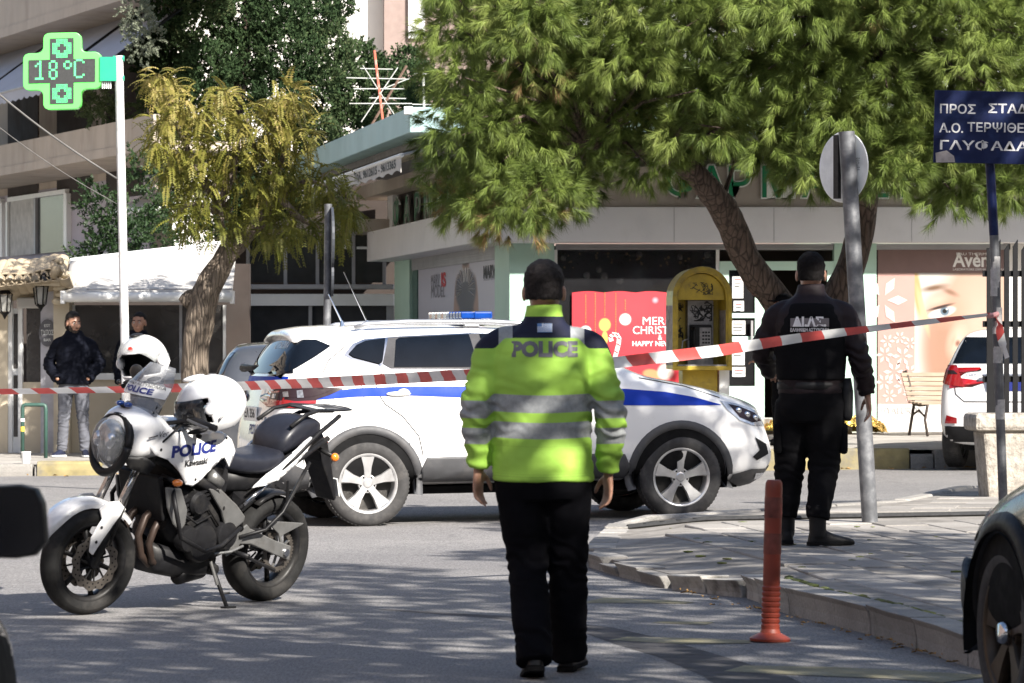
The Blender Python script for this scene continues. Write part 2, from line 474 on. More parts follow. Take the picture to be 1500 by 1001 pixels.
# ---------------------------------------------------------------- far pavement in front of the shops
def ky(x): return lerp(42.3, 41.2, sstep(-4, 2, x))
def fz(x, y): return lerp(.06, .27, sstep(-3, 2, x)) + .008 * max(0, y - 41.5)
PAVE2 = M('far_paving', (.36, .34, .31), .85, var=.22, scale=2, fine=.2, fscale=40, dirt=(.2, .185, .165), dscale=1.2, damt=.7, bump=.3, bscale=30)
fp = [(x, ky(x) + .16) for x in [-30, -16, -9, -7, -5.5, -4, -3.2, -2.4, -1.6, -.8, 0, .8, 1.6, 2.4, 4, 6, 8, 14, 30]]
fpave = tag(sheet('far_pavement', fp + [(30, 90), (-30, 90)], -.004, PAVE2, fz, step=1.5), kind='structure')
kerb_run([(-12, ky(-9.5)), (-5.56, ky(-6))], fz, .2, .14, KERB, fpave, 1.0)
kerb_run([(-5.55, ky(-6)), (-4.5, ky(-4.5)), (-3.0, ky(-3)), (-1.5, ky(-1.5)), (0, ky(0)), (1.4, ky(1.4))], fz, .2, .14, KERB, fpave, 1.0)
kerb_run([(1.4, ky(1.4)), (2.4, 41.2), (4.5, 41.2)], fz, .2, .22, YKERB, fpave, 1.1)
kerb_run([(4.5, 41.2), (5.05, 41.25)], fz, .2, .22, KERB, fpave, .25, jit=.03)
kerb_run([(5.05, 41.2), (10, 41.2)], fz, .2, .22, KERB, fpave, 1.0)
kerb_run([(-5.52, ky(-5.8) - .02), (-4.75, ky(-5.2) - .02)], lambda x, y: fz(x, y) + .03, .3, .16, YKERB, fpave, .8)
# dry leaves and scraps in the gutter
LEAFD = M('dry_leaf', (.30, .17, .05), .8, var=.5, scale=30)
lf = MB()
for k in range(90):
    x = random.uniform(.95, 2.0); y = lerp(21.5, 16.6, clamp((x - .95) / 1.1)) - abs(random.gauss(0, .35)) - .03
    a = random.uniform(0, 6.28); r = random.uniform(.008, .028); z = gz(x, y) + .012
    c, s = math.cos(a) * r, math.sin(a) * r
    lf.add([(x + c, y + s, z), (x - s * .5, y + c * .5, z + .012), (x - c, y - s, z + .004), (x + s * .5, y - c * .5, z + .01)], [(0, 1, 2, 3)])
for k in range(60):
    x = random.uniform(-6.5, 5.5); y = ky(x) - abs(random.gauss(0, .25)) - .05; a = random.uniform(0, 6.28); r = random.uniform(.02, .05); z = gz(x, y) + .012
    c, s = math.cos(a) * r, math.sin(a) * r
    lf.add([(x + c, y + s, z), (x - s * .5, y + c * .5, z + .02), (x - c, y - s, z + .006), (x + s * .5, y - c * .5, z + .016)], [(0, 1, 2, 3)])
tag(lf.build('leaf_litter', LEAFD, fix=False), 'dry brown leaves and scraps scattered in the gutters', 'leaves', kind='stuff')
# ================================================================ buildings
WHITEW = M('white_render', (.72, .70, .66), .85, var=.06, scale=2, bump=.2, bscale=80, dirt=(.5, .48, .44), dscale=1, damt=.4)
BEIGE = M('beige_render', (.42, .36, .30), .88, var=.1, scale=1.5, bump=.35, bscale=50, dirt=(.25, .2, .16), dscale=1.4, damt=.6, sx=(1, 1, .35))
LILAC = M('lilac_render', (.40, .37, .42), .88, var=.1, scale=2, bump=.2)
CREAM = M('cream_render', (.56, .49, .37), .85, var=.08, scale=2, bump=.25, bscale=60, dirt=(.4, .32, .2), dscale=2, damt=.4)
FASC = M('grey_fascia_panel', (.60, .60, .61), .45, var=.04, scale=1, spec=.5, dirt=(.4, .4, .42), dscale=1.3, damt=.35)
GREENP = M('pale_green_paint', (.40, .58, .49), .6, var=.06, scale=2, dirt=(.3, .42, .36), dscale=2, damt=.3, bump=.1)
TEAL = M('pale_teal_fascia', (.36, .52, .52), .55, var=.05, scale=1.2, dirt=(.25, .38, .38), dscale=1, damt=.4)
STONE = M('beige_sign_band', (.36, .32, .28), .6, var=.12, scale=3, dirt=(.2, .17, .14), dscale=2, damt=.5)
GREYMET = M('grey_shutter_metal', (.33, .33, .34), .5, metal=.4, var=.1, scale=3)
WHITEF = M('white_frame', (.74, .75, .74), .4, var=.05, scale=4)
DGLASS = glass_dark('shop_glass', (.02, .02, .022), .03, .5)
TGLASS = glass_dark('tinted_pane', (.03, .032, .035), .08, 1.0)
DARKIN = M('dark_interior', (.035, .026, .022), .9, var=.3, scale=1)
GREENL = M('green_letter', (.01, .20, .09), .35, var=.15, scale=5, coat=.3)
LETW = M('letter_edge_white', (.75, .77, .74), .4, var=.05)
MARB = M('marble_step', (.62, .60, .57), .5, var=.1, scale=3, dirt=(.4, .38, .35), dscale=3, damt=.4)
INK = M('black_print', (.02, .02, .022), .6, var=.2, scale=9)
FABC = M('cream_awning_cloth', (.55, .48, .34), .9, var=.1, scale=2, bump=.2, bscale=200)
FABW = M('white_awning_cloth', (.47, .455, .43), .85, var=.08, scale=2, dirt=(.34, .325, .30), dscale=1.5, damt=.35)
FABG = M('grey_awning_cloth', (.36, .37, .42), .9, var=.08, scale=1, sx=(1, 1, .3))
ROOFT = M('cream_roof_tile', (.36, .295, .205), .8, var=.2, scale=4, dirt=(.35, .28, .18), dscale=5, damt=.6)
BLACKM = M('black_metal', (.006, .006, .007), .55, var=.3, scale=20, spec=.2)

def mat_print(name, base, blobs, rough=.35):
    """flat print: soft-edged ellipses of ink on a base colour; (x, z, rx, rz, turn, colour, softness, strength) in metres"""
    m, nt, n, l, b = new_mat(name)
    tc = n.new('ShaderNodeTexCoord')
    c = nramp(n, l, nnoise(n, l, tc.outputs['Object'], 4), [(.3, [q * .97 for q in base]), (.7, base)])
    for (x, z, rx, rz, rot, col, soft, st) in blobs:
        mp = n.new('ShaderNodeMapping'); mp.vector_type = 'TEXTURE'
        mp.inputs['Location'].default_value = (x, 0, z); mp.inputs['Rotation'].default_value = (0, R(rot), 0); mp.inputs['Scale'].default_value = (rx, 1, rz)
        l.new(tc.outputs['Object'], mp.inputs[0])
        sp = n.new('ShaderNodeSeparateXYZ'); l.new(mp.outputs[0], sp.inputs[0])
        cb = n.new('ShaderNodeCombineXYZ'); l.new(sp.outputs[0], cb.inputs[0]); l.new(sp.outputs[2], cb.inputs[2])
        vl = n.new('ShaderNodeVectorMath'); vl.operation = 'LENGTH'; l.new(cb.outputs[0], vl.inputs[0])
        f = nramp(n, l, vl.outputs['Value'], [(max(0, 1 - soft) * .5, st), (.5 * (1 + soft * .0) + .001, 0)])
        f.node.inputs[0].links[0]  # keep
        sc = nmath(n, l, 'MULTIPLY', vl.outputs['Value'], .5); l.new(sc, f.node.inputs[0])
        c = nmix(n, l, f, c, col)
    l.new(c, b.inputs['Base Color']); setp(b, Roughness=rough)
    MATS[name] = m; return m

FY = 48.0; FS = FPX / FY
def fx(px): return (px - 750) / FS
def fzz(py): return HC + (YH - py) / FS
def fbox(name, x0, y0, x1, y1, mat, parent, front, back, bevel=0.):
    """box seen between photo columns/rows on the shop-front plane, from depth front to back"""
    return obox(name, (fx(x0), front, fzz(y1)), (fx(x1), back, fzz(y0)), mat, parent, bevel)
ph = empty('pharmacy_building', (0, 0, 0), 0, 'single storey corner pharmacy with grey fascia, green letters and pale green pillars', 'pharmacy')
# front
fbox('pillar', 747, 345, 812, 650, GREENP, ph, FY, FY + .55)
fbox('pillar', 1222, 345, 1284, 650, GREENP, ph, FY, FY + .5)
fbox('wall', 1476, 345, 1700, 650, WHITEW, ph, FY, FY + .5)
fbox('plinth', 812, 612, 1054, 655, MARB, ph, FY - .02, FY + .3)
fbox('plinth', 1284, 616, 1476, 655, MARB, ph, FY - .02, FY + .3)
fbox('step', 1030, 612, 1240, 655, MARB, ph, FY - .8, FY - .03)
fbox('side_panel_recess', 1258, 480, 1272, 500, WHITEF, ph, FY - .01, FY + .05)
fbox('intercom', 1262, 450, 1267, 458, BLACKM, ph, FY - .03, FY + .01)
fbox('intercom', 1262, 473, 1267, 480, BLACKM, ph, FY - .03, FY + .01)
# fascia wraps the corner
su = Vector((-.177, .984, 0)); sn = Vector((-.984, -.177, 0)); s0 = Vector((-.03, 48, 0))
def SP(s, z, off=0.): return s0 + su * s + sn * off + Vector((0, 0, z))
def s_at(px):
    y = 8.61 / (.18 + (px - 750) / FPX); return (y - 48) / .984
zf0, zf1 = fzz(357), fzz(305)
E_ = 10.4
fas = MB()
ring0 = [(fx(1700), FY - .40), (-.47, FY - .40)] + [tuple(SP(E_, 0, .45).xy)] + [tuple(SP(E_, 0, -.2).xy), (.1, FY - .02), (fx(1700), FY - .02)]
fas.prism(ring0, zf0, zf1, 'xy')
fas.build('fascia', FASC, ph, bevel=.01)
for px in (985, 1130, 1330):
    fbox('fascia_joint', px, 306, px + 1, 356, GREYMET, ph, FY - .4025, FY - .39)
jt = SP(4.2, 0, .452); obox('fascia_joint', (jt.x - .006, jt.y - .01, zf0 + .02), (jt.x + .0, jt.y + .01, zf1 - .02), GREYMET, ph)
# sign band with raised letters
fbox('sign_band', 818, 246, 1700, 304.5, STONE, ph, FY - .30, FY - .02)
fbox('wall', 690, 240, 880, 304.5, BEIGE, ph, FY - .54, FY - .03) if False else None
for ch, px in zip('ΦΑΡΜΑΚΕΙΟ', (998, 1040, 1080, 1137, 1192, 1238, 1282, 1320, 1358)):
    text('sign_letter', ch, .56, lambda u, v, px=px: Vector((fx(px) + u, FY - .325, fzz(272) + v)), LETW, ph, bold=.022, depth=.02)
    text('sign_letter', ch, .56, lambda u, v, px=px: Vector((fx(px) + u, FY - .35, fzz(272) + v)), GREENL, ph, bold=.004, depth=.015)
# side facade, running away to the left
def sbox(name, sa, sb, za, zb, oa, ob, mat):
    vs = [SP(s, z, o) for s in (sa, sb) for o in (oa, ob) for z in (za, zb)]
    return MB().add(vs, [(0, 1, 3, 2), (4, 6, 7, 5), (0, 4, 5, 1), (2, 3, 7, 6), (0, 2, 6, 4), (1, 5, 7, 3)]).build(name, mat, ph)
sbox('pillar', .004, s_at(725), .2, zf0 + .002, .003, -.4, GREENP)
sbox('pillar', s_at(600), s_at(578), .2, zf0 + .002, .003, -.4, GREENP)
sbox('wall', s_at(725), s_at(600), .2, .55, 0, -.3, GREENP)
sbox('shutter_box', s_at(725) + .02, s_at(601), 2.62, zf0 + .001, -.02, -.3, GREYMET)
for k in range(4):
    sbox('shutter_slat', s_at(725) + .03, s_at(602), 2.63 + k * .035, 2.655 + k * .035, -.008, -.03, GREYMET)
sbox('frame', s_at(608), s_at(601), .55, 2.62, -.03, -.2, M('dark_green_frame', (.05, .11, .09), .5))
sbox('sign_band', .3, s_at(577), zf1 + .004, 3.86, -.05, -.3, DARKIN)
sbox('sign_post', s_at(577), s_at(569), zf1 + .004, 3.95, .02, -.2, WHITEF)
sbox('soffit_beam', 1.0, s_at(548), 3.87, 4.08, .30, -.3, BEIGE)
for k, ch in enumerate('ΦΑΡΜΑΚΕΙΟ'):
    sc = s_at(584) - k * 1.06
    for off, mt, bd in ((.02, LETW, .02), (.04, GREENL, .004)):
        text('sign_letter', ch, .62, lambda u, v, sc=sc, off=off: SP(sc - u * 1.5, 3.52 + v, off), mt, ph, bold=bd)
# roof slab
rc = [(-1.29, 46.0), (14, 46.0), (14, 58)] + [tuple((Vector((-1.29, 46, 0)) + su * 12.2).xy)]
MB().prism(rc, 4.14, 4.46, 'xy').build('roof_canopy', TEAL, ph, bevel=.01)
MB().prism([(-1.0, 46.3), (13.7, 46.3), (13.7, 57), (-3.0, 57)], 4.05, 4.139, 'xy').build('soffit', M('grey_soffit', (.2, .19, .19), .8), ph)
obox('security_camera', (-1.36, 45.85, 4.36), (-1.25, 45.99, 4.46), WHITEF, ph, .01)
MB().tube([(SP(E_ - .05, zf0 + .22, .62)), (SP(E_ - .05, zf0 + .22, .45))], .02).tube([SP(E_ + .2, zf0 + .3, .75), SP(E_ - .25, zf0 + .26, .8)], .07).build('security_camera', WHITEF, ph)
obox('upper_wall', (.6, 51, 3.9), (14, 52, 9.5), WHITEW, ph)
# shop window left of the door: dark room behind the pane
fbox('shutter_box', 814, 357.5, 1221, 366, GREYMET, ph, FY + .02, FY + .3)
for k in range(3):
    fbox('shutter_slat', 816, 358.5 + k * 2.4, 1219, 360 + k * 2.4, GREYMET, ph, FY + .005, FY + .03)
for a, b in ((812, 816.5), (1049, 1054)):
    fbox('window_frame', a, 366, b, 612, WHITEF, ph, FY + .03, FY + .12)
fbox('window_pane', 816.5, 366, 1049, 612, DGLASS, ph, FY + .07, FY + .08)
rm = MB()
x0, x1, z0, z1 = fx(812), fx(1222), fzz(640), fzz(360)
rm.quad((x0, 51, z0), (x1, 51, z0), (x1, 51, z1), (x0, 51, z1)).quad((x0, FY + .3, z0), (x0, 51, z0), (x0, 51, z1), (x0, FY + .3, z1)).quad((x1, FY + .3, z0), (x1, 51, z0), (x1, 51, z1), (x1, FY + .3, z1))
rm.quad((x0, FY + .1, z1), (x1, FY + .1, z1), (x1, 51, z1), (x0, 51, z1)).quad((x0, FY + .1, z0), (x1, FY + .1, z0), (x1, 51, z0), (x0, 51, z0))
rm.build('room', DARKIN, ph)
SIL = M('silver_bauble', (.72, .72, .72), .25, metal=.7, var=.2, scale=20)
GLD = M('gold_bauble', (.62, .40, .14), .3, metal=.6, var=.2, scale=20)
GAR = M('dark_garland', (.02, .04, .015), .9)
g = MB()
for k in range(420):
    x = fx(random.uniform(818, 1046)); z = fzz(random.triangular(366, 392, 369)); a = random.uniform(0, 6.28); r = random.uniform(.03, .08)
    g.add([(x, FY + .2, z), (x + r * math.cos(a), FY + .2 + random.uniform(-.05, .05), z + r * math.sin(a)), (x + .02, FY + .22, z - .02)], [(0, 1, 2)])
tag(g.build('garland', GAR, ph), kind='stuff')
gar = empty('window_decorations', (0, 0, 0), 0, 'silver and gold baubles hanging in the dark pharmacy window above the red poster', 'christmas decorations')
for px, py, r in ((860, 403, .055), (878, 395, .05), (886, 404, .058), (908, 411, .05), (911, 410, .04), (937, 373, .05), (997, 376, .045), (1037, 373, .05), (826, 378, .045), (1030, 392, .03)):
    MB().ell((fx(px), FY + .2, fzz(py)), (r, r, r), 12, 8).build('bauble', SIL, gar, smooth=True)
for k in range(34):
    px, py = random.uniform(820, 1046), random.triangular(368, 400, 374); r = random.uniform(.01, .022)
    MB().ell((fx(px), FY + .17, fzz(py)), (r, r, r), 6, 4).build('small_bauble', GLD, gar, smooth=True)
# door
dm = M('pale_green_door', (.46, .64, .55), .45, var=.04, scale=3, dirt=(.34, .48, .42), dscale=3, damt=.3)
door = empty('door_leaf', (0, 0, 0)); door.parent = ph
def dbox(nm, a, b, c, d, mt=dm, f=FY + .02, k=FY + .08): return fbox(nm, a, b, c, d, mt, door, f, k)
dbox('rail', 1054, 383, 1222, 396, f=FY + .015); dbox('stile', 1054, 396, 1068, 612); dbox('stile', 1106, 396, 1120, 612)
dbox('rail', 1068, 459, 1106, 466); dbox('rail', 1068, 493, 1106, 501); dbox('door_panel', 1068, 566, 1106, 612)
dbox('stile', 1212, 396, 1222, 612)
dbox('glass_panel', 1068, 396, 1106, 566, DGLASS, FY + .045, FY + .05)
dbox('handle', 1100, 470, 1103, 500, GREYMET, FY - .03, FY + .0)
for a, b, c, d in ((1073, 405, 1089, 437), (1075, 441, 1090, 456), (1071, 470, 1092, 490), (1072, 506, 1091, 535), (1073, 538, 1092, 552)):
    dbox('notice_paper', a, b, c, d, WHITEF, FY + .038, FY + .04)
    for k in range(3): dbox('notice_print', a + 3, b + 4 + k * 5, c - 3 - k, b + 5.5 + k * 5, INK if k else M('red_print', (.4, .03, .03), .6), FY + .034, FY + .036)
# ---------------------------------------------------------------- red christmas poster
RED = (.56, .045, .06)
po = empty('christmas_poster', (fx(944), FY + .03, fzz(520)), 0, 'red christmas poster with ornaments and white lettering in the pharmacy window', 'poster')
def pl(px, py): return (fx(px) - fx(944), fzz(py) - fzz(520))
pm = mat_print('red_poster_print', RED, [(*pl(930, 450), .9, .7, 0, (.62, .07, .085), 1, .7), (*pl(858, 486), .085, .085, 0, (.8, .76, .72), .25, 1), (*pl(886, 476), .085, .095, 0, (.72, .5, .12), .25, 1), (*pl(886, 496), .045, .11, 0, (.72, .5, .12), .3, 1),
    (*pl(916, 468), .085, .085, 0, (.82, .74, .68), .25, 1), (*pl(914, 465), .04, .04, 0, (.9, .88, .85), .8, 1), (*pl(960, 440), .05, .05, 0, (.8, .5, .6), 1, .8), (*pl(955, 549), .14, .08, 10, (.7, .25, .12), .3, 1), (*pl(975, 545), .12, .13, 30, (.75, .6, .55), .4, 1), (*pl(1004, 556), .07, .12, 0, (.05, .25, .1), .3, 1)])
wv = [pl(838, 428)]
top = [(838 + (1046 - 838) * k / 40, 429 - 2.2 * abs(math.sin(k / 40 * math.pi * 4.5))) for k in range(41)]
MB().prism([pl(*p) for p in top] + [pl(1046, 612), pl(838, 612)], 0, .006).build('poster_sheet', pm, po)
PW = M('poster_white_ink', (.82, .80, .78), .5, var=.03)
def pt(s, px, py, h, wpx, bold=0.): text('lettering', s, h, lambda u, v: Vector((pl(px, py)[0] + u, -.004, pl(px, py)[1] + v)), PW, po, bold=bold, width=wpx / FS)
pt('MERRY', 968, 471, .15, 54); pt('CHRISTMAS', 968, 484.5, .15, 82); pt('&', 967, 495, .09, 6); pt('HAPPY NEW YEAR', 968, 504, .09, 84, .002)
for px, a, b in ((858, 432, 476), (886, 429, 466), (916, 440, 458), (872, 430, 492), (902, 430, 490)):
    q = MB()
    for k in range(int((b - a) / 2.4)):
        x, z = pl(px, a + k * 2.4); q.ell((x, -.003, z), (.008, .002, .008), 6, 3)
    q.build('bead_chain', GLD, po)
cane = [pl(896, 500), pl(894, 494), pl(898, 490), pl(904, 491), pl(907, 496), pl(906, 505), pl(903, 516), pl(900, 528)]
MB().tube([(p[0], -.004, p[1]) for p in cane], .028, 6, flat=.1).build('candy_cane', PW, po)
for k in range(1, 7):
    x, z = cane[k]; MB().box((x, -.0078, z), (.05, .002, .018), Matrix.Rotation(.6, 3, 'Y')).build('cane_stripe', M('cane_red', (.5, .04, .05), .5), po)
# ---------------------------------------------------------------- skin-care poster
ap = empty('skincare_poster', (fx(1380), FY + .01, fzz(490)), 0, 'large skin care poster with close-up face beside the pharmacy door', 'poster')
def al(px, py): return (fx(px) - fx(1380), fzz(py) - fzz(490))
def asheet(nm, a, b, c, d, mt, off, thick=.004):
    p, q = al(a, b), al(c, d); return MB().bb((p[0], off, q[1]), (q[0], off + thick, p[1])).build(nm, mt, ap)
fbox('shutter_box', 1284, 357.5, 1480, 366, GREYMET, ph, FY + .0, FY + .3)
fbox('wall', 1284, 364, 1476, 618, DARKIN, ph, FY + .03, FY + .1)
SK = (.28, .165, .115)
face = mat_print('face_print', (0.484, 0.468, 0.445), [
    (*al(1470, 500), 1.08, 1.5, 0, (0.36, 0.235, 0.18), .22, 1), (*al(1385, 520), .42, 1.05, -8, SK, .55, .9), (*al(1380, 560), .3, .75, -14, (0.296, 0.172, 0.121), .6, .65), (*al(1440, 470), .5, 1.0, 0, (0.42, 0.30, 0.24), .8, .85),
    (*al(1388, 455), .36, .28, -8, (0.39, 0.234, 0.172), .8, .75), (*al(1372, 440), .24, .10, -14, (0.484, 0.328, 0.265), .8, .8), (*al(1368, 422), .24, .055, -10, (0.125, 0.07, 0.039), .75, .95), (*al(1392, 428), .16, .05, 24, (0.156, 0.086, 0.055), .8, .8),
    (*al(1380, 458), .21, .075, -16, (0.53, 0.484, 0.468), .3, 1), (*al(1384, 456), .075, .075, 0, (0.094, 0.133, 0.172), .35, 1), (*al(1384, 456), .035, .035, 0, (0.008, 0.008, 0.008), .3, 1), (*al(1387, 453), .014, .014, 0, (0.702, 0.702, 0.702), .4, 1),
    (*al(1378, 450), .23, .028, -15, (0.039, 0.023, 0.02), .6, 1), (*al(1376, 467), .2, .018, -14, (0.195, 0.109, 0.086), .8, .8),
    (*al(1402, 500), .16, .30, 14, (0.562, 0.406, 0.328), .8, .7), (*al(1403, 503), .045, .06, 20, (0.172, 0.078, 0.055), .7, .95), (*al(1396, 500), .05, .14, 20, (0.39, 0.234, 0.172), .9, .8), (*al(1344, 428), .07, .45, -6, (0.39, 0.265, 0.125), .5, 1), (*al(1352, 455), .05, .4, -14, (0.484, 0.367, 0.211), .6, .9)])
asheet('face_print', 1286, 400, 1475, 592, face, .006)
PINKP = M('pink_print', (.38, .235, .21), .45, var=.05, scale=2)
asheet('pink_strip', 1286, 400, 1340, 592, PINKP, .002)
asheet('footer', 1286, 592, 1475, 618, M('pale_print', (.55, .54, .53), .45, var=.03), .004)
asheet('header', 1286, 364, 1475, 400, M('brown_print', (.19, .12, .11), .45, var=.06), .003)
PWS = M('poster_white', (.80, .78, .75), .45, var=.03)
def at_(s, px, py, h, wpx, mt=PWS, bold=0.): text('lettering', s, h, lambda u, v: Vector((al(px, py)[0] + u, -.004, al(px, py)[1] + v)), mt, ap, bold=bold, width=wpx / FS)
at_('EAU THERMALE', 1430, 372.5, .05, 58); at_('Avène', 1429, 382, .26, 66, bold=.006); at_('LABORATOIRE DERMATOLOGIQUE', 1434, 395, .04, 76)
at_('HYALURON', 1322, 602, .13, 62, M('grey_print', (.35, .34, .34), .5)); at_('ACTIVE', 1312, 612, .07, 40, M('pale_grey_print', (.55, .54, .53), .5))
def flower(px, py, r, mt):
    x, z = al(px, py); q = MB()
    for k in range(6):
        a = k * math.pi / 3; ca, sa = math.cos(a), math.sin(a)
        q.add([(x + ca * r * .2, -.003, z + sa * r * .2), (x + math.cos(a - .28) * r * .65, -.003, z + math.sin(a - .28) * r * .65), (x + ca * r, -.003, z + sa * r), (x + math.cos(a + .28) * r * .65, -.003, z + math.sin(a + .28) * r * .65)], [(0, 1, 2, 3)])
    q.build('flower_motif', mt, ap)
flower(1292, 440, .34, M('pale_pink_print', (.56, .44, .41), .45)); 
for px, py, r in ((1300, 500, .10), (1318, 495, .09), (1333, 503, .09), (1296, 520, .12), (1322, 522, .14), (1310, 545, .15), (1333, 545, .11), (1295, 560, .12), (1322, 566, .12), (1303, 580, .1), (1333, 578, .1)): flower(px, py, r, MATS['pale_pink_print'])
# ---------------------------------------------------------------- toothpaste poster in the side window
sp_rot = math.atan2(su.y, su.x) + math.pi
ya, yb = s_at(608), s_at(725)
mp_ = empty('side_window_poster', SP((ya + yb) / 2, 1.6, -.05), sp_rot, 'pale blue side window poster with woman in dark feathered dress', 'poster')
hw = (ya - yb) / 2
def mpl(px, py):
    s = s_at(px); y = 48 + s * .984
    return (hw + yb - s, HC + (YH - py) / FPX * y - 1.6)
wm = mpl(677, 430)
dress = [(*mpl(677, 390), .36, .12, 0, (.32, .2, .15), .3, 1), (*mpl(677, 384), .36, .07, 0, (.08, .05, .04), .3, 1), (*mpl(677, 402), .2, .1, 0, (.36, .24, .19), .3, 1),
         (*mpl(664, 450), .3, .5, 12, (.32, .2, .16), .25, 1), (*mpl(691, 450), .3, .5, -12, (.32, .2, .16), .25, 1), (*mpl(677, 425), 1.0, .34, 0, (.05, .055, .08), .2, 1), (*mpl(678, 455), .7, .4, 0, (.04, .045, .07), .25, 1)]
MB().bb((-hw, 0, -1.05), (hw, .01, 1.02)).build('poster_sheet', mat_print('side_poster_print', (.46, .47, .55), dress), mp_)
def mt_(s, px, py, h, wpx, mt, bold=0.):
    a = mpl(px - wpx / 2, py); b = mpl(px + wpx / 2, py); c = mpl(px, py)
    text('lettering', s, h, lambda u, v: Vector((c[0] + u, -.006, c[1] + v)), mt, mp_, bold=bold, width=abs(b[0] - a[0]))
GRYI = M('slate_print', (.16, .16, .19), .6); REDI = M('crimson_print', (.4, .01, .02), .6)
mt_('MARV', 633, 412, .26, 12.5, GRYI); mt_('IS', 645, 411, .28, 7, REDI, .012); mt_('MODEL', 637, 428, .28, 20, GRYI); mt_('MARVIS', 714, 399, .24, 22, INK, .008); mt_('THE LUXURY TOOTHPASTE', 714, 409, .05, 22, GRYI)
c = mpl(677, 418)
for sgn in (-1, 1):
    for k in range(8):
        a = R(-20 + k * 17); q = MB()
        p0 = Vector((c[0] + sgn * .12 * 1, -.004, c[1] - .05)); dr_ = Vector((sgn * math.cos(a) * 2.2, 0, math.sin(a)))
        q.tube([p0 + dr_ * .10, p0 + dr_ * .30], [.012, .022], 5, flat=.1); q.build('feather', PW, mp_)
# ---------------------------------------------------------------- scalloped awning on the side
aw = empty('scalloped_awning', (0, 0, 0), 0, 'cream shop awning with white scalloped lettered valance under the teal roof edge', 'awning')
A0 = Vector((-1.41, 46.5, 0)); LA = 10.6
def AP(s, z, off=0.): return A0 + su * s + sn * off + Vector((0, 0, z))
va = MB(); N = 80
tp = [AP(LA * k / N, 3.87) for k in range(N + 1)]; bt = [AP(LA * k / N, 3.66 + .04 * abs(math.sin(k / N * math.pi * 13))) for k in range(N + 1)]
va.v = tp + bt; va.f = [(k, k + 1, N + 2 + k, N + 1 + k) for k in range(N)]
vo = va.build('valance', FABW, aw); sm = vo.modifiers.new('t', 'SOLIDIFY'); sm.thickness = .01
MB().quad(AP(0, 3.875), AP(LA, 3.875), AP(LA, 4.12, -1.1), AP(0, 4.12, -1.1)).build('awning_cloth', FABC, aw).modifiers.new('t', 'SOLIDIFY').thickness = .01
MB().tube([AP(-.02, 3.88), AP(LA, 3.88)], .03).build('front_bar', WHITEF, aw)
for s_ in (.0, LA): MB().tube([AP(s_, 3.88), AP(s_, 4.13, -1.0)], .022).build('arm', GREYMET, aw)
text('lettering', 'ΚΥΠΡΟΥ & ΛΕΥΚΩΣΙΑΣ', .15, lambda u, v: AP(7.3 - u, 3.785 + v, .016), INK, aw, bold=.004, width=4.6)
text('lettering', 'Τηλ. 9612615 - 9613365', .15, lambda u, v: AP(2.4 - u, 3.785 + v, .016), INK, aw, bold=.004, width=4.0)
def slope(s, t): return AP(s, lerp(3.885, 4.12, t) - .02, lerp(0, -1.1, t))
text('lettering', 'Πάντα φρέσκο ψωμί', .5, lambda u, v: slope(4.4 - u, .55 + v) + sn * .004 + Vector((0, 0, .0)), INK, aw, shear=.3, width=5.0)
# ---------------------------------------------------------------- tv aerials on the roof
def aerial(loc, h, lean, bars, mats, label):
    e = empty('tv_aerial', loc, 0, label, 'aerial', 'aerials on the pharmacy roof')
    top = Vector((lean, 0, h)); MB().tube([(0, 0, 0), top], .018, 6).build('mast', mats[0], e)
    for (z, w, tilt, mt) in bars:
        c = top * (z / h); a = Vector((w * math.cos(tilt), w * .3, w * math.sin(tilt)))
        MB().tube([c - a, c + a], .0075, 5).build('crossbar', mt, e)
RMET = M('red_mast_paint', (.42, .10, .06), .6, dirt=(.5, .45, .4), dscale=9, damt=.8); WMET = M('pale_aerial_metal', (.36, .36, .34), .6); RUST = M('rusty_mast', (.12, .07, .05), .8)
aerial((-1.75, 49.5, 4.46), 1.0, -.12, [(.28, .42, .02, WMET), (.48, .34, .02, WMET), (.62, .42, 0, WMET), (.75, .22, 0, WMET), (.45, .4, -1.0, WMET), (.4, .45, 1.0, WMET)], (RMET,), 'red and white aerial mast with pale crossbars on teal roof')
aerial((-1.95, 50.2, 4.46), .85, .5, [(.4, .25, 0, WMET), (.6, .2, .4, WMET)], (RUST,), 'leaning rusty aerial mast beside the red one')
aerial((-1.2, 50.0, 4.46), .8, -.02, [(.3, .16, .0, WMET), (.72, .12, 0, WMET)], (WMET,), 'thin pale aerial pole partly behind the pine')
# ================================================================ restaurant and terrace on the left
LY = 46.2; LS = FPX / LY
def lx(px): return (px - 750) / LS
def lz(py): return HC + (YH - py) / LS
def lbox(nm, x0, y0, x1, y1, mt, par, f, k, bev=0.): return obox(nm, (lx(x0), f, lz(y1)), (lx(x1), k, lz(y0)), mt, par, bev)
rs = empty('restaurant', (0, 0, 0), 0, 'cream restaurant front with white awning, plastic windows and tiled eave', 'restaurant')
CLEARP = glass_dark('plastic_window', (.05, .047, .045), .12, .9)
lbox('lower_wall', 105, 556, 330, 690, CREAM, rs, LY, LY + .3)
lbox('window_sill', 105, 547, 330, 556.4, WHITEF, rs, LY - .04, LY + .3)
lbox('window_pane', 105, 447, 330, 547, CLEARP, rs, LY + .1, LY + .13)
for px in (105, 176, 262, 326): lbox('window_mullion', px, 447, px + 4, 547, GREYMET if px in (176, 262) else WHITEF, rs, LY + .06, LY + .15)
lbox('wall', 82, 398, 104.8, 690, CREAM, rs, LY - .25, LY + .3)
lbox('wall_panel', 61, 405, 81.8, 690, M('pale_grey_panel', (.42, .42, .46), .6), rs, LY - .1, LY + .3)
lbox('window_frame', 36, 448, 61, 690, WHITEF, rs, LY, LY + .2) if False else None
lbox('window_pane', 38, 452, 60.8, 560, CLEARP, rs, LY + .05, LY + .08)
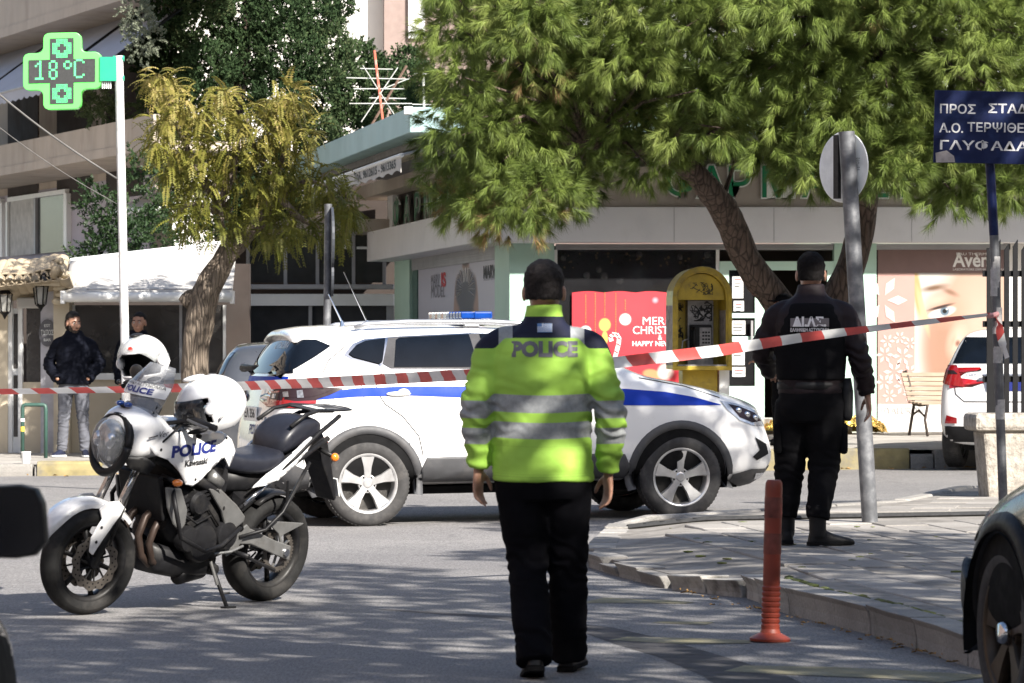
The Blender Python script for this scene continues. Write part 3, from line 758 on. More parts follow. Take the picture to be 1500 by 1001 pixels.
lbox('lower_wall', 33, 560, 60.8, 690, CREAM, rs, LY, LY + .2)
lbox('roller_blind', 26, 436, 61, 452, FABW, rs, LY - .12, LY + .1, .02)
lbox('door_frame', 12, 440, 18, 690, WHITEF, rs, LY - .02, LY + .1); lbox('door_frame', 27, 440, 33, 690, WHITEF, rs, LY - .02, LY + .1)
lbox('door', 18, 452, 27, 690, WHITEF, rs, LY + .03, LY + .08)
lbox('door_pane', 19.5, 460, 25.5, 540, CLEARP, rs, LY + .02, LY + .028); lbox('door_pane', 19.5, 550, 25.5, 640, CLEARP, rs, LY + .02, LY + .028)
lbox('wall', -80, 440, 12, 690, CREAM, rs, LY - .05, LY + .3)
lbox('wall', -80, 404, 82, 440, CREAM, rs, LY + .02, LY + .4)
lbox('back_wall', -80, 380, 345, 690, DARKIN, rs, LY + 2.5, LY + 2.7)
# oval sign
ov = empty('oval_sign', (lx(71), LY - .13, lz(488)), 0, 'dark oval sign with pale lettering on panel beside bearded man', 'sign')
MB().lathe([(0, .0), (.105, .0), (.105, .02), (0, .02)], axis='y', n=28).xf(Matrix.Diagonal((1, 1, 1.65, 1))).build('sign_plate', M('sign_dark', (.09, .09, .10), .5), ov)
text('lettering', 'ΤΥΠΟΣ', .09, lambda u, v: Vector((u, -.004, v)), LETW, ov, width=.16)
text('lettering', 'EST', .05, lambda u, v: Vector((u, -.004, v + .09)), LETW, ov); text('lettering', 'BAR', .05, lambda u, v: Vector((u, -.004, v - .09)), LETW, ov)
# roof tiles of the eave: one half-round tile per object
tm = MB(); ring = lambda y, z, r: [(r * math.cos(a), y, z + r * .75 * math.sin(a)) for a in [math.pi * k / 8 for k in range(9)]] + [((r - .02) * math.cos(a), y, z + (r - .02) * .75 * math.sin(a)) for a in [math.pi * k / 8 for k in reversed(range(9))]]
tme = MB().loft([ring(0, 0, .105), ring(.5, .2, .095)]).mesh('roof_tile'); tme.materials.append(ROOFT)
for k in range(12):
    px = 95 - k * 12.5
    for row in range(1):
        o = bpy.data.objects.new('roof_tile', tme); link(o, rs)
        o.location = (lx(px), LY - .75 + row * .42, lz(404 + (95 - px) * .11 - 9 * 0) + row * .18 + random.gauss(0, .008)); o.rotation_euler = (0, random.gauss(0, .03), random.gauss(0, .03))
        o = bpy.data.objects.new('roof_tile', tme); link(o, rs)
        o.location = (lx(px) + .054, LY - .73 + row * .42, lz(404 + (95 - px) * .11) + row * .18 - .02); o.rotation_euler = (0, math.pi, 0); o.scale = (.9, 1, .6)
lbox('eave_board', -80, 412, 95, 420, CREAM, rs, LY - .6, LY + .1)
MB().tube([(lx(88), LY - .7, lz(407)), (lx(93), LY - .75, lz(398)), (lx(86), LY - .5, lz(388)), (lx(98), LY - .6, lz(384))], [.05, .07, .06, .05], 8).build('eave_finial', ROOFT, rs, smooth=True)
for k in range(5): MB().ell((lx(92) + random.gauss(0, .02), LY - .3, lz(402 + k * 10)), (.09, .1, .05)).build('corner_tile', CREAM, rs, smooth=True)
# lanterns
def lantern(px, py, label):
    e = empty('wall_lantern', (lx(px), LY - .5, lz(py)), 0, label, 'lantern', 'wall lanterns of the restaurant')
    MB().lathe([(.02, .16), (.1, .1), (.02, .17)], n=6).build('lantern_cap', BLACKM, e); MB().lathe([(.07, -.13), (.03, -.17), (.005, -.22)], n=6).build('lantern_base', BLACKM, e)
    b = MB()
    for k in range(6):
        a = k * math.pi / 3; b.tube([(.095 * math.cos(a), .095 * math.sin(a), .1), (.065 * math.cos(a), .065 * math.sin(a), -.13)], .008, 4)
    b.build('lantern_bars', BLACKM, e)
    MB().lathe([(.085, .09), (.06, -.12)], n=6).build('lantern_glass', glass_dark('lantern_glass', (.3, .3, .28), .1, .6), e)
    MB().tube([(0, 0, .17), (0, .0, .24), (.03, .14, .26), (.05, .36, .2)], .014, 6).tube([(.05, .3, .1), (.05, .38, .3)], .02, 6).build('bracket', BLACKM, e)
lantern(15, 443, 'black wall lantern beside the white door at far left')
lantern(67, 432, 'black wall lantern above the oval sign')
# awning: sloping cloth between wall and roller bar
wa = empty('white_awning', (0, 0, 0), 0, 'white sloping awning above the plastic windows behind the bearded man', 'awning')
f0 = Vector((lx(100), LY - .55, lz(432))); f1 = Vector((lx(345), LY - .55, lz(432)))
b0 = Vector((lx(100) * 1.02, LY + 1.2, lz(382) + .03)); b1 = Vector((lx(345) * 1.02, LY + 1.2, lz(382) + .28))
mbw = MB(); K = 24
for j in range(9):
    for k in range(K + 1):
        p = f0.lerp(f1, k / K).lerp(b0.lerp(b1, k / K), j / 8); mbw.v.append(p + Vector((0, 0, -.03 * math.sin(math.pi * j / 8) - .004 * math.sin(k * 1.7) * math.sin(math.pi * j / 8))))
mbw.f = [(j * (K + 1) + k, j * (K + 1) + k + 1, (j + 1) * (K + 1) + k + 1, (j + 1) * (K + 1) + k) for j in range(8) for k in range(K)]
mbw.build('awning_cloth', FABW, wa, smooth=True).modifiers.new('t', 'SOLIDIFY').thickness = .008
MB().tube([f0 + Vector((0, -.02, -.04)), f1 + Vector((0, -.02, -.04))], .062, 12).build('roller_bar', WHITEF, wa, smooth=True)
MB().tube([f0 + Vector((.3, -.03, .06)), f1 + Vector((0, -.03, .06))], .014, 6).build('guide_rail', GREYMET, wa)
MB().tube([b0, b1], .03, 8).build('top_bar', WHITEF, wa)
for q in (f0, f1): MB().box(q + Vector((0, .02, -.04)), (.05, .16, .16)).build('end_bracket', WHITEF, wa)
# terrace further back, right of the young tree
TY = 59.0; TS = FPX / TY
tr = empty('glazed_terrace', (0, 0, 0), 0, 'shaded glazed terrace with white beams and cream pillar behind the police car', 'terrace')
def tbox(nm, x0, y0, x1, y1, mt, f=0., k=.25, bev=0.):
    return obox(nm, ((x0 - 750) / TS, TY + f, HC + (YH - y1) / TS), ((x1 - 750) / TS, TY + k, HC + (YH - y0) / TS), mt, tr, bev)
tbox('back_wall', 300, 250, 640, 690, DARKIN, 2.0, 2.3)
tbox('beam', 318, 431, 577, 448, WHITEF, -.1, .2); tbox('guide_rail', 318, 417, 577, 424, GREYMET, -.2, .1, .01)
tbox('pillar', 331, 440, 346, 690, CREAM, -.12, .2)
for a, b in ((319, 330), (347, 357), (452, 457), (566, 577)): tbox('window_frame', a, 448, b, 690, WHITEF if a < 400 else GREYMET, 0, .15)
tbox('window_pane', 357, 448, 566, 560, TGLASS, .06, .08); tbox('lower_wall', 357, 560, 566, 690, CREAM, 0, .2)
for a in (360, 415, 462, 515, 560): tbox('window_frame', a, 340, a + 5, 417, GREYMET, .1, .2)
tbox('window_pane', 365, 345, 560, 414, TGLASS, .12, .14)
tbox('roof_edge', 330, 322, 600, 340, BEIGE, -.3, 1.5)
MB().quad(((190 - 750) / TS, TY - 2.5, HC + (YH - 322) / TS), ((345 - 750) / TS, TY - 2.5, HC + (YH - 300) / TS), ((345 - 750) / TS, TY + 1, HC + (YH - 262) / TS), ((200 - 750) / TS, TY + 1, HC + (YH - 282) / TS)).build('sloping_canopy', FABW, tr).modifiers.new('t', 'SOLIDIFY').thickness = .08
MB().tube([((187 - 750) / TS, TY - 2.6, HC + (YH - 322) / TS), ((345 - 750) / TS, TY - 2.6, HC + (YH - 302) / TS)], .05, 8).build('gutter', WHITEF, tr)
# ================================================================ apartment block upper left
au = Vector((-.380, .925, 0)); an = Vector((-.925, -.380, 0)); a0 = Vector((-5.77, 56, 0))
def AB(s, z, off=0.): return a0 + au * s + an * off + Vector((0, 0, z))
ab = empty('apartment_building', (0, 0, 0), 0, 'beige apartment block with balconies and grey sun awnings at upper left', 'building')
def abox(nm, sa, sb, za, zb, oa, ob, mt, par=None):
    vs = [AB(s, z, o) for s in (sa, sb) for o in (oa, ob) for z in (za, zb)]
    return MB().add(vs, [(0, 1, 3, 2), (4, 6, 7, 5), (0, 4, 5, 1), (2, 3, 7, 6), (0, 2, 6, 4), (1, 5, 7, 3)]).build(nm, mt, par or ab)
def ray_s(px, py, off):
    """where the sight line through a photo point meets the facade plane set back by off: (s, z)"""
    d = Vector(((px - 750) / FPX, 1, -(py - YH) / FPX)); p0 = a0 + an * off
    t = (p0.x * an.x + p0.y * an.y) / (d.x * an.x + d.y * an.y); p = d * t
    return (p - p0).dot(au) if False else ((p.x - p0.x) * au.x + (p.y - p0.y) * au.y), HC + d.z * t
OFF = -1.4
abox('wall', 4.0, 24, 0, 14, OFF, OFF - .4, BEIGE)
abox('wall_band', 4.0, 24, 2.0, 4.3, OFF + .01, OFF - .1, LILAC)
s1, z1 = ray_s(60, 195, 0)
_, zt = ray_s(100, 193, 0); _, zb = ray_s(100, 228, 0)
abox('balcony_parapet', -.9, 18, zb, zt, 0, -.15, BEIGE); abox('balcony_slab', -.9, 18, zb - .14, zb, .02, OFF, BEIGE)
_, zt2 = ray_s(60, 24, 0)
abox('balcony_parapet', -2.2, 18, zt2, zt2 + 1.0, 0, -.15, BEIGE); abox('balcony_slab', -2.2, 18, zt2 - .16, zt2, .02, OFF, BEIGE)
# first-floor windows
for (pxa, pxb) in ((18, 103), (-80, 8)):
    sa, zA = ray_s(pxa, 296, OFF); sb, zB = ray_s(pxb, 366, OFF)
    zA = ray_s(60, 290, OFF)[1]; zB = ray_s(60, 372, OFF)[1]
    wnd = empty('window', (0, 0, 0)); wnd.parent = ab
    abox('pane', sa, sb, zB, zA, OFF + .05, OFF, TGLASS, wnd)
    for q, ww in ((sa, .12), ((sa + sb) / 2, .12), (sb - .1, .2)): abox('frame', q, q + ww, zB, zA, OFF + .1, OFF + .0, WHITEF if q != (sa + sb) / 2 else GREYMET, wnd)
    abox('frame', sa, sb, zA, zA + .08, OFF + .1, OFF, WHITEF, wnd); abox('curtain', lerp(sa, sb, .02), lerp(sa, sb, .45), zB, zA, OFF + .06, OFF + .05, M('pale_curtain', (.45, .44, .42), .9), wnd)
zB = ray_s(60, 384, OFF + .5)[1]
abox('window_ledge', 4.0, 12, zB - .12, zB + .05, OFF + .6, OFF, WHITEF)
# dark balcony doors
for sa in (4.3, 7.5, 11, 15): abox('balcony_door', sa, sa + 2.2, zt - 1.0, zt + 1.5, OFF + .02, OFF, DARKIN)
# sun awnings: cloth from the wall out over the parapet
for i, (sa, sb) in enumerate(((.1, 3.2), (3.5, 7.9), (8.3, 13))):
    wg = empty('sun_awning', (0, 0, 0), 0, ('grey sun awning nearest the cypress on the apartment block', 'grey sun awning behind the green pharmacy cross', 'grey sun awning at the left edge of the picture')[i], 'awning', 'sun awnings of the apartment block')
    zq = ray_s(100, 30, OFF)[1] - .15; zl = ray_s(100, 112, .5)[1]
    q = MB().quad(AB(sa, zq, OFF + .1), AB(sb, zq, OFF + .1), AB(sb, zl, .55), AB(sa, zl, .55)); o = q.build('awning_cloth', FABG, wg); o.modifiers.new('t', 'SOLIDIFY').thickness = .02
    nS = 40; v = MB(); v.v = [AB(lerp(sa, sb, k / nS), zl, .56) for k in range(nS + 1)] + [AB(lerp(sa, sb, k / nS), zl - .16 - .05 * abs(math.sin(k / nS * math.pi * 12)), .56) for k in range(nS + 1)]
    v.f = [(k, k + 1, nS + 2 + k, nS + 1 + k) for k in range(nS)]; v.build('valance', FABG, wg)
    for q in (sa, sb): MB().tube([AB(q, zq - .02, OFF + .1), AB(q, zl - .02, .55)], .03, 6).build('arm', BLACKM, wg)
    MB().tube([AB(sa, zl, .56), AB(sb, zl, .56)], .025, 6).build('front_bar', GREYMET, wg)
# white block further back and a shaded one to its right
wb = empty('white_building', (0, 0, 0), 0, 'sunlit white house wall showing behind the cypress', 'building')
MB().bb((-12, 78, 0), (-2.75, 80, 22)).build('wall', WHITEW, wb)
bb_ = empty('brown_building', (0, 0, 0), 0, 'shaded brown house wall beside the pine at top centre', 'building')
MB().bb((-2.72, 77.5, 0), (6, 80, 22)).build('wall', M('brown_render', (.25, .19, .17), .9, var=.1), bb_)
MB().bb((-2.2, 77.4, 8.0), (-1.85, 77.48, 8.9)).build('window', WHITEF, bb_)
# ================================================================ unseen houses added behind and beside the photographer (they close the street and keep the sky out)
def added_house(label, a, c, n_fl, mat, face):
    e = empty('added_house', ((a[0] + c[0]) / 2, (a[1] + c[1]) / 2, 0), 0, label, 'house', 'unseen houses added to block the sky')
    hx, hy, h = abs(c[0] - a[0]) / 2, abs(c[1] - a[1]) / 2, n_fl * 3.1
    MB().bb((-hx, -hy, -.1), (hx, hy, h)).build('wall', mat, e); MB().bb((-hx - .2, -hy - .2, h + .003), (hx + .2, hy + .2, h + .35)).build('roof', BEIGE, e)
    L = hx if face in 'NS' else hy; k = -L + 2
    while k < L - 1.5:
        for f in range(n_fl):
            z = f * 3.1 + .9
            if face == 'N': a_, b_ = (k, hy + .003, z), (k + 1.4, hy + .05, z + 1.5)
            elif face == 'E': a_, b_ = (hx + .003, k, z), (hx + .05, k + 1.4, z + 1.5)
            else: a_, b_ = (-hx - .05, k, z), (-hx - .003, k + 1.4, z + 1.5)
            obox('window', a_, b_, TGLASS, e)
        k += 3.4
added_house('unseen beige apartment house added behind the photographer to block the sky', (-26, -34), (30, -22), 4, BEIGE, 'N')
added_house('unseen brown apartment house added left of the photographer to block the sky', (-32, -20), (-14, 30), 4, MATS['brown_render'], 'E')
added_house('unseen low beige house added right of the photographer to block the sky', (15, -18), (28, 24), 3, BEIGE, 'W')
added_house('unseen pale house added at the far left of the crossing to block the sky', (-40, 34), (-20, 60), 4, BEIGE, 'E')
added_house('unseen pale house added at the far right of the crossing to block the sky', (20, 34), (40, 60), 4, BEIGE, 'W')
# ================================================================ trees
def mat_leaf(name, stops, trans=.3, rough=.55, spec=.3):
    m, nt, n, l, b = new_mat(name)
    at = n.new('ShaderNodeAttribute'); at.attribute_name = 'rnd'
    c = nramp(n, l, at.outputs['Fac'], stops)
    l.new(c, b.inputs['Base Color']); setp(b, Roughness=rough); b.inputs['Specular IOR Level'].default_value = spec
    tr = n.new('ShaderNodeBsdfTranslucent'); l.new(c, tr.inputs[0])
    mx = n.new('ShaderNodeMixShader'); mx.inputs[0].default_value = trans
    l.new(b.outputs[0], mx.inputs[1]); l.new(tr.outputs[0], mx.inputs[2]); l.new(mx.outputs[0], n['Material Output'].inputs[0])
    MATS[name] = m; return m
class LF:
    """many small leaf faces with one tone value for each"""
    def __init__(s): s.v = []; s.f = []; s.r = []
    def tri(s, a, b, c, r):
        k = len(s.v); s.v += [tuple(a), tuple(b), tuple(c)]; s.f.append((k, k + 1, k + 2)); s.r += [r] * 3
    def quad(s, a, b, c, d, r):
        k = len(s.v); s.v += [tuple(a), tuple(b), tuple(c), tuple(d)]; s.f.append((k, k + 1, k + 2, k + 3)); s.r += [r] * 4
    def build(s, name, mat, parent):
        me = bpy.data.meshes.new(name); me.from_pydata(s.v, [], s.f); me.materials.append(mat)
        a = me.attributes.new('rnd', 'FLOAT', 'POINT'); a.data.foreach_set('value', s.r)
        o = bpy.data.objects.new(name, me); link(o, parent); o['kind'] = 'stuff'; return o
def rvec():
    while True:
        v = Vector((random.uniform(-1, 1), random.uniform(-1, 1), random.uniform(-1, 1)))
        if .05 < v.length < 1: return v.normalized()
def mat_bark(name, a, b_, sx=(1, 1, .25), sc=14):
    m, nt, n, l, b = new_mat(name)
    v = coord(n, l, 'Object', sx); f = nnoise(n, l, v, sc, 8, .7)
    vo = n.new('ShaderNodeTexVoronoi'); vo.feature = 'DISTANCE_TO_EDGE'; vo.inputs['Scale'].default_value = sc * 1.1; l.new(v, vo.inputs['Vector'])
    c = nramp(n, l, f, [(.3, a), (.7, b_)])
    c = nmix(n, l, nramp(n, l, vo.outputs['Distance'], [(.0, .85), (.14, 0)]), c, [q * .25 for q in a])
    l.new(c, b.inputs['Base Color']); setp(b, Roughness=.9)
    nbump(n, l, b, nmath(n, l, 'ADD', nmath(n, l, 'MULTIPLY', vo.outputs['Distance'], 1.6), f), 1.0, .035)
    MATS[name] = m; return m
def rough_tube(pts, rr, n=16, amp=.12, fr=6., steps=5):
    P_, R_ = [], []
    for i in range(len(pts) - 1):
        for k in range(steps):
            t = k / steps
            p0 = pts[max(i - 1, 0)]; p1 = pts[i]; p2 = pts[i + 1]; p3 = pts[min(i + 2, len(pts) - 1)]
            P_.append(.5 * ((2 * p1) + (p2 - p0) * t + (2 * p0 - 5 * p1 + 4 * p2 - p3) * t * t + (3 * p1 - p0 - 3 * p2 + p3) * t ** 3)); R_.append(lerp(rr[i], rr[i + 1], t))
    P_.append(pts[-1]); R_.append(rr[-1])
    mb = MB().tube(P_, R_, n)
    idx = 0
    for i, p in enumerate(P_):
        for j in range(n):
            v = mb.v[idx]; q = v - p
            k = 1 + amp * noise.noise(Vector((v.x * fr, v.y * fr, v.z * fr * .35))) + amp * .5 * noise.noise(v * fr * 2.7)
            mb.v[idx] = p + q * k; idx += 1
    return mb
# ---------------------------------------------------------------- pine
PINEB = mat_bark('pine_bark', (.07, .045, .035), (.16, .115, .09))
PINEL = mat_leaf('pine_needles', [(0, (.07, .105, .02)), (.45, (.15, .205, .042)), (.85, (.24, .285, .075)), (.95, (.29, .31, .10)), (1, (.26, .16, .075))], .12)
pn = empty('pine_tree', P(1180, 640, 42.8), 0, 'big leaning pine with forked trunk and drooping needles in front of pharmacy', 'tree')
pb = Vector(pn.location); pb.z = fz(pb.x, pb.y) - .05; pn.location = pb
def PL(px, py, d=42.8): return P(px, py, d) - pb
t1 = rough_tube([PL(1178, 648), PL(1180, 590), PL(1172, 520), PL(1140, 445), PL(1105, 400, 42.6), PL(1075, 340, 42.4), PL(1056, 300, 42.1), PL(1020, 258, 41.8), PL(980, 228, 41.6), PL(930, 214, 41.3), PL(860, 212, 41.0), PL(810, 206, 40.8)], [.22, .20, .19, .185, .175, .17, .165, .14, .11, .075, .05, .03])
t1.build('trunk', PINEB, pn, smooth=True)
t2 = rough_tube([PL(1182, 600), PL(1196, 530), PL(1216, 470), PL(1246, 390), PL(1266, 310), PL(1268, 240, 42.4), PL(1250, 150, 41.8), PL(1240, 40, 41), PL(1235, -60, 40.6)], [.20, .185, .19, .17, .155, .15, .12, .1, .05])
t2.build('trunk', PINEB, pn, smooth=True)
random.seed(11)
bottom = [(560, 60), (600, 150), (625, 240), (640, 300), (690, 335), (745, 352), (800, 340), (850, 290), (880, 225), (925, 200), (955, 270), (985, 262), (1010, 236), (1050, 233), (1085, 240), (1120, 254), (1180, 282), (1240, 282), (1300, 280), (1345, 288), (1390, 318), (1440, 312), (1500, 300), (1560, 295), (1640, 290)]
def bot(px):
    for (a, b), (c, d) in zip(bottom[:-1], bottom[1:]):
        if a <= px <= c: return lerp(b, d, (px - a) / (c - a))
    return 300
lobes = []
for px in range(676, 1575, 40):
    b = bot(px); py = b - 40
    while py > -120:
        t = clamp((b - py) / (b + 150))
        for _ in range(2):
            if py < -60 and random.random() < .5: continue
            d = lerp(41.0, 39.6, t) + random.uniform(-1.0, 1.2)
            lobes.append((px + random.uniform(-24, 22), py + random.uniform(-22, 14), d, random.triangular(.22, .56 if px > 720 else .4, .36)))
        if py > -40: lobes.append((px + random.uniform(-20, 20), py + random.uniform(-15, 15), random.uniform(41.8, 42.6), random.uniform(.34, .5)))
        py -= random.uniform(36, 60)
twigs = MB(); SB, SD, SLn, SR = [], [], [], []
for (px, py, d, rad) in lobes:
    c = PL(px, py, d); shade_r = random.uniform(.1, .65) if random.random() > .03 else 1.
    for k in range(int(34 * (rad / .4) ** 2)):
        v = rvec()
        if v.z < -.8: continue
        p = c + Vector((v.x * rad, v.y * rad, v.z * rad * .72)) * random.uniform(.6, 1.0)
        dr = (v * 1.0 + Vector((0, -.1, -.25)) + rvec() * .4).normalized()
        SB.append(tuple(p)); SD.append(tuple(dr)); SLn.append(random.uniform(.06, .16)); SR.append(clamp(shade_r + random.gauss(0, .07)))
    tc = [PL(1268, 240, 42.4), PL(1240, 40, 41), PL(980, 228, 41.6), PL(860, 212, 41.0), PL(1056, 300, 42.1)]
    if random.random() < .5:
        q = min(tc, key=lambda t: (t - c).length)
        if (q - c).length < 3.2: twigs.tube([q, q.lerp(c, .5) + rvec() * .15 + Vector((0, 0, .15)), c], [.035, .02, .007], 5)
rg = np.random.default_rng(4); NN = 84
SB, SD, SLn, SR = np.array(SB), np.array(SD), np.array(SLn), np.array(SR); m_ = len(SB)
ref = np.where(np.abs(SD[:, 2:3]) < .9, np.array([[0, 0, 1.]]), np.array([[0, 1., 0]])); ax_ = np.cross(ref, SD); ax_ /= np.linalg.norm(ax_, axis=1)[:, None]; ay_ = np.cross(SD, ax_)
t_ = rg.random((m_, NN, 1)) ** .8; an_ = rg.uniform(0, 6.283, (m_, NN, 1)); spd = rg.uniform(.25, .95, (m_, NN, 1))
base_ = SB[:, None] + SD[:, None] * SLn[:, None, None] * t_
nd = SD[:, None] * rg.uniform(.6, 1., (m_, NN, 1)) + (ax_[:, None] * np.cos(an_) + ay_[:, None] * np.sin(an_)) * spd; nd[..., 2] -= .3; nd /= np.linalg.norm(nd, axis=2)[..., None]
ln_ = rg.uniform(.10, .185, (m_, NN, 1)); rv = rg.normal(size=(m_, NN, 3)); wv = np.cross(nd, rv); wv = wv / np.linalg.norm(wv, axis=2)[..., None] * .0029
tip = base_ + nd * ln_; tip[..., 2] -= .018
vv = np.stack([base_ - wv, base_ + wv, tip], 2).reshape(-1, 3); nt_ = m_ * NN
rr_ = np.repeat(np.clip(SR[:, None] + rg.normal(0, .08, (m_, NN)), 0, 1).reshape(-1), 3)
me = bpy.data.meshes.new('crown'); me.vertices.add(nt_ * 3); me.vertices.foreach_set('co', vv.astype(np.float32).ravel()); me.loops.add(nt_ * 3); me.loops.foreach_set('vertex_index', np.arange(nt_ * 3, dtype=np.int32))
me.polygons.add(nt_); me.polygons.foreach_set('loop_start', np.arange(0, nt_ * 3, 3, dtype=np.int32)); me.update(calc_edges=True); me.materials.append(PINEL)
a_ = me.attributes.new('rnd', 'FLOAT', 'POINT'); a_.data.foreach_set('value', rr_.astype(np.float32))
o = bpy.data.objects.new('crown', me); link(o, pn); o['kind'] = 'stuff'

twigs.build('branches', PINEB, pn, smooth=True); 
# ---------------------------------------------------------------- young street tree with yellowing leaves
YB = mat_bark('grey_bark', (.13, .10, .075), (.27, .22, .17), (1, 1, .12), 22)
YLEAF = mat_leaf('yellowing_leaflets', [(0, (.09, .105, .018)), (.4, (.16, .16, .028)), (.75, (.26, .22, .06)), (1, (.38, .29, .13))], .3)
yt = empty('young_tree', (0, 0, 0), 0, 'young street tree with yellowing feathery leaves behind the police motorcycle', 'tree')
yb = P(283, 672, 43.2); yb.z = fz(yb.x, yb.y) - .03; yt.location = yb
def YL(px, py, d=43.2): return P(px, py, d) - yb
rough_tube([YL(283, 690), YL(285, 590), YL(288, 500), YL(300, 435), YL(325, 385), YL(352, 350), YL(378, 322), YL(395, 290)], [.19, .155, .16, .175, .14, .12, .11, .085], 18, .16, 7).build('trunk', YB, yt, smooth=True)
rough_tube([YL(300, 440), YL(282, 436), YL(268, 446)], [.11, .10, .085], 14, .25, 8).build('pruned_stub', YB, yt, smooth=True)
for br in ([(338, 368), (325, 335), (322, 300), (310, 250)], [(392, 295), (405, 260), (420, 210), (432, 160)], [(380, 320), (410, 290), (450, 265), (490, 280)], [(322, 300), (290, 250), (262, 190), (240, 130)], [(322, 300), (345, 240), (350, 190)], [(405, 265), (375, 220), (360, 170)], [(322, 310), (280, 300), (260, 310)], [(410, 290), (440, 320), (470, 335)]):
    n_ = len(br); rough_tube([YL(a, b, 43.2 + random.uniform(-.5, .3)) for a, b in br], [lerp(.055, .012, k / (n_ - 1)) for k in range(n_)], 8, .15, 8, 4).build('branch', YB, yt, smooth=True)
yl = LF()
def pinnate(p, d, L, r):
    d = d.normalized(); side = d.cross(Vector((0, 0, 1)) + rvec() * .3).normalized(); n_ = 9; q = p; dd = d.copy()
    for k in range(n_):
        dd = (dd + Vector((0, 0, -.13))).normalized(); q = q + dd * (L / n_)
        for s in (-1, 1):
            o = (side * s + dd * .35 + Vector((0, 0, -.35))).normalized(); ln = random.uniform(.05, .075) * (1 - .4 * k / n_); w_ = dd * ln * .30
            yl.quad(q, q + o * ln * .5 + w_, q + o * ln, q + o * ln * .5 - w_, clamp(r + random.gauss(0, .09)))
for (px, py, rp) in ((235, 120, 22), (262, 142, 26), (295, 172, 28), (240, 178, 20), (226, 210, 13), (280, 212, 38), (330, 138, 16), (350, 172, 24), (330, 215, 42), (390, 190, 38), (430, 138, 22), (415, 168, 28), (440, 200, 28), (360, 258, 52), (292, 268, 42), (272, 315, 30), (420, 258, 42), (470, 268, 32), (500, 296, 24), (440, 325, 36), (400, 345, 26), (330, 325, 32), (490, 335, 20), (514, 312, 13), (380, 300, 38), (255, 250, 24), (400, 110 + 40, 14)):
    rad = rp / 124; hi = clamp((330 - py) / 260)  # higher leaves turn paler tan; their sunlit look is put into the colour
    for k in range(int(20 + rp * 1.5)):
        v = rvec() * random.uniform(.3, 1) * rad; c = YL(px, py, 43.2 + random.uniform(-.9, .7)) + v
        dr = rvec() * .8 + Vector((0, 0, -.25)) + v.normalized() * .5
        pinnate(c, dr, random.uniform(.2, .32), lerp(.15, .8, hi) + random.gauss(0, .1))
yl.build('crown', YLEAF, yt)
# ---------------------------------------------------------------- cypress and shrubs
CYL = mat_leaf('cypress_scales', [(0, (.018, .034, .014)), (.5, (.035, .062, .026)), (.85, (.065, .095, .04)), (1, (.10, .11, .055))], .1, .9, .1)
GBARK = MATS['pine_bark']
def scaly_tree(name, label, base, blobs, n, size, mat, parts=None, cat='tree', upright=.7):
    e = empty(name, base, 0, label, cat); b = Vector(base); lf = LF()
    tw = sum(q[3] ** 2 for q in blobs)
    for (px, py, d, rad) in blobs:
        c = P(px, py, d) - b; tone = random.uniform(.2, .8)
        for k in range(int(n * rad * rad / tw)):
            v = rvec() * random.uniform(.45, 1) ** .5; p = c + v * rad
            d0 = (v * .6 + Vector((0, 0, upright)) + rvec() * .45).normalized(); x, y = frame(d0)
            for j in range(15):
                a = random.uniform(0, 6.28); t = random.random(); q = p + d0 * size * 2.2 * t
                o = (d0 + (x * math.cos(a) + y * math.sin(a)) * random.uniform(.4, 1.1)).normalized() * size * random.uniform(.6, 1.2) * (1.2 - .6 * t); w_ = o.cross(rvec()).normalized() * size * .2
                lf.quad(q - w_ * .5, q + o * .5 - w_, q + o, q + o * .5 + w_, clamp(tone + random.gauss(0, .15)))
    lf.build('crown', mat, e); return e
random.seed(5)
blobs = []
for (px, py, rp) in ((225, 30, 38), (215, 90, 26), (250, 90, 40), (240, 150, 30), (290, 40, 48), (300, 110, 42), (290, 160, 36), (350, 30, 48), (360, 90, 45), (350, 140, 42), (410, 20, 45), (420, 80, 48), (410, 150, 42), (470, 30, 40), (480, 90, 46), (460, 150, 46), (530, 100, 34), (520, 150, 40), (560, 120, 30), (560, 160, 36), (600, 130, 36), (495, 10, 22), (300, -30, 60), (400, -40, 60), (520, 195, 36), (470, 205, 32), (590, 95, 20), (430, 215, 34), (245, 0, 40), (620, 150, 30), (230, 60, 34), (265, 120, 36), (255, 190, 22), (300, 225, 34), (350, 245, 36), (400, 262, 36), (330, 285, 34), (380, 300, 34), (435, 275, 30), (280, 262, 28), (310, 320, 26), (360, 335, 26)):
    blobs.append((px + random.uniform(-8, 8), py, random.uniform(56.5, 60), rp / 91.))
ct = scaly_tree('cypress_tree', 'tall dense dark cypress rising behind the young tree', P(400, 640, 58.5), blobs, 11500, .078, CYL)
b = Vector(ct.location)
rough_tube([P(318, 650, 58.5) - b, P(330, 300, 58.5) - b, P(360, 60, 58.5) - b, P(370, -80, 58.5) - b], [.16, .14, .1, .05], 10).build('trunk', GBARK, ct, smooth=True)
sh = [(135, 290, 52, .22), (150, 310, 52, .28), (165, 340, 52, .33), (190, 330, 52, .35), (140, 372, 52, .25), (175, 372, 52, .4), (215, 350, 53, .4), (120, 375, 52, .16), (210, 255, 53, .22), (200, 240, 53, .2), (235, 265, 53, .25), (225, 300, 53.5, .3), (250, 330, 54, .4), (290, 345, 54.5, .35)]
scaly_tree('dark_shrub', 'dark evergreen shrub growing above the restaurant awning', P(180, 640, 52.5), sh, 900, .07, mat_leaf('dark_shrub_leaf', [(0, (.012, .03, .01)), (.6, (.03, .06, .02)), (1, (.06, .10, .03))], .2), cat='shrub', upright=.2)
bal = [(140, 150, 58.5, .25), (155, 140, 58.5, .22), (165, 165, 58.5, .25), (148, 172, 58.5, .2), (130, 155, 58.5, .18)]
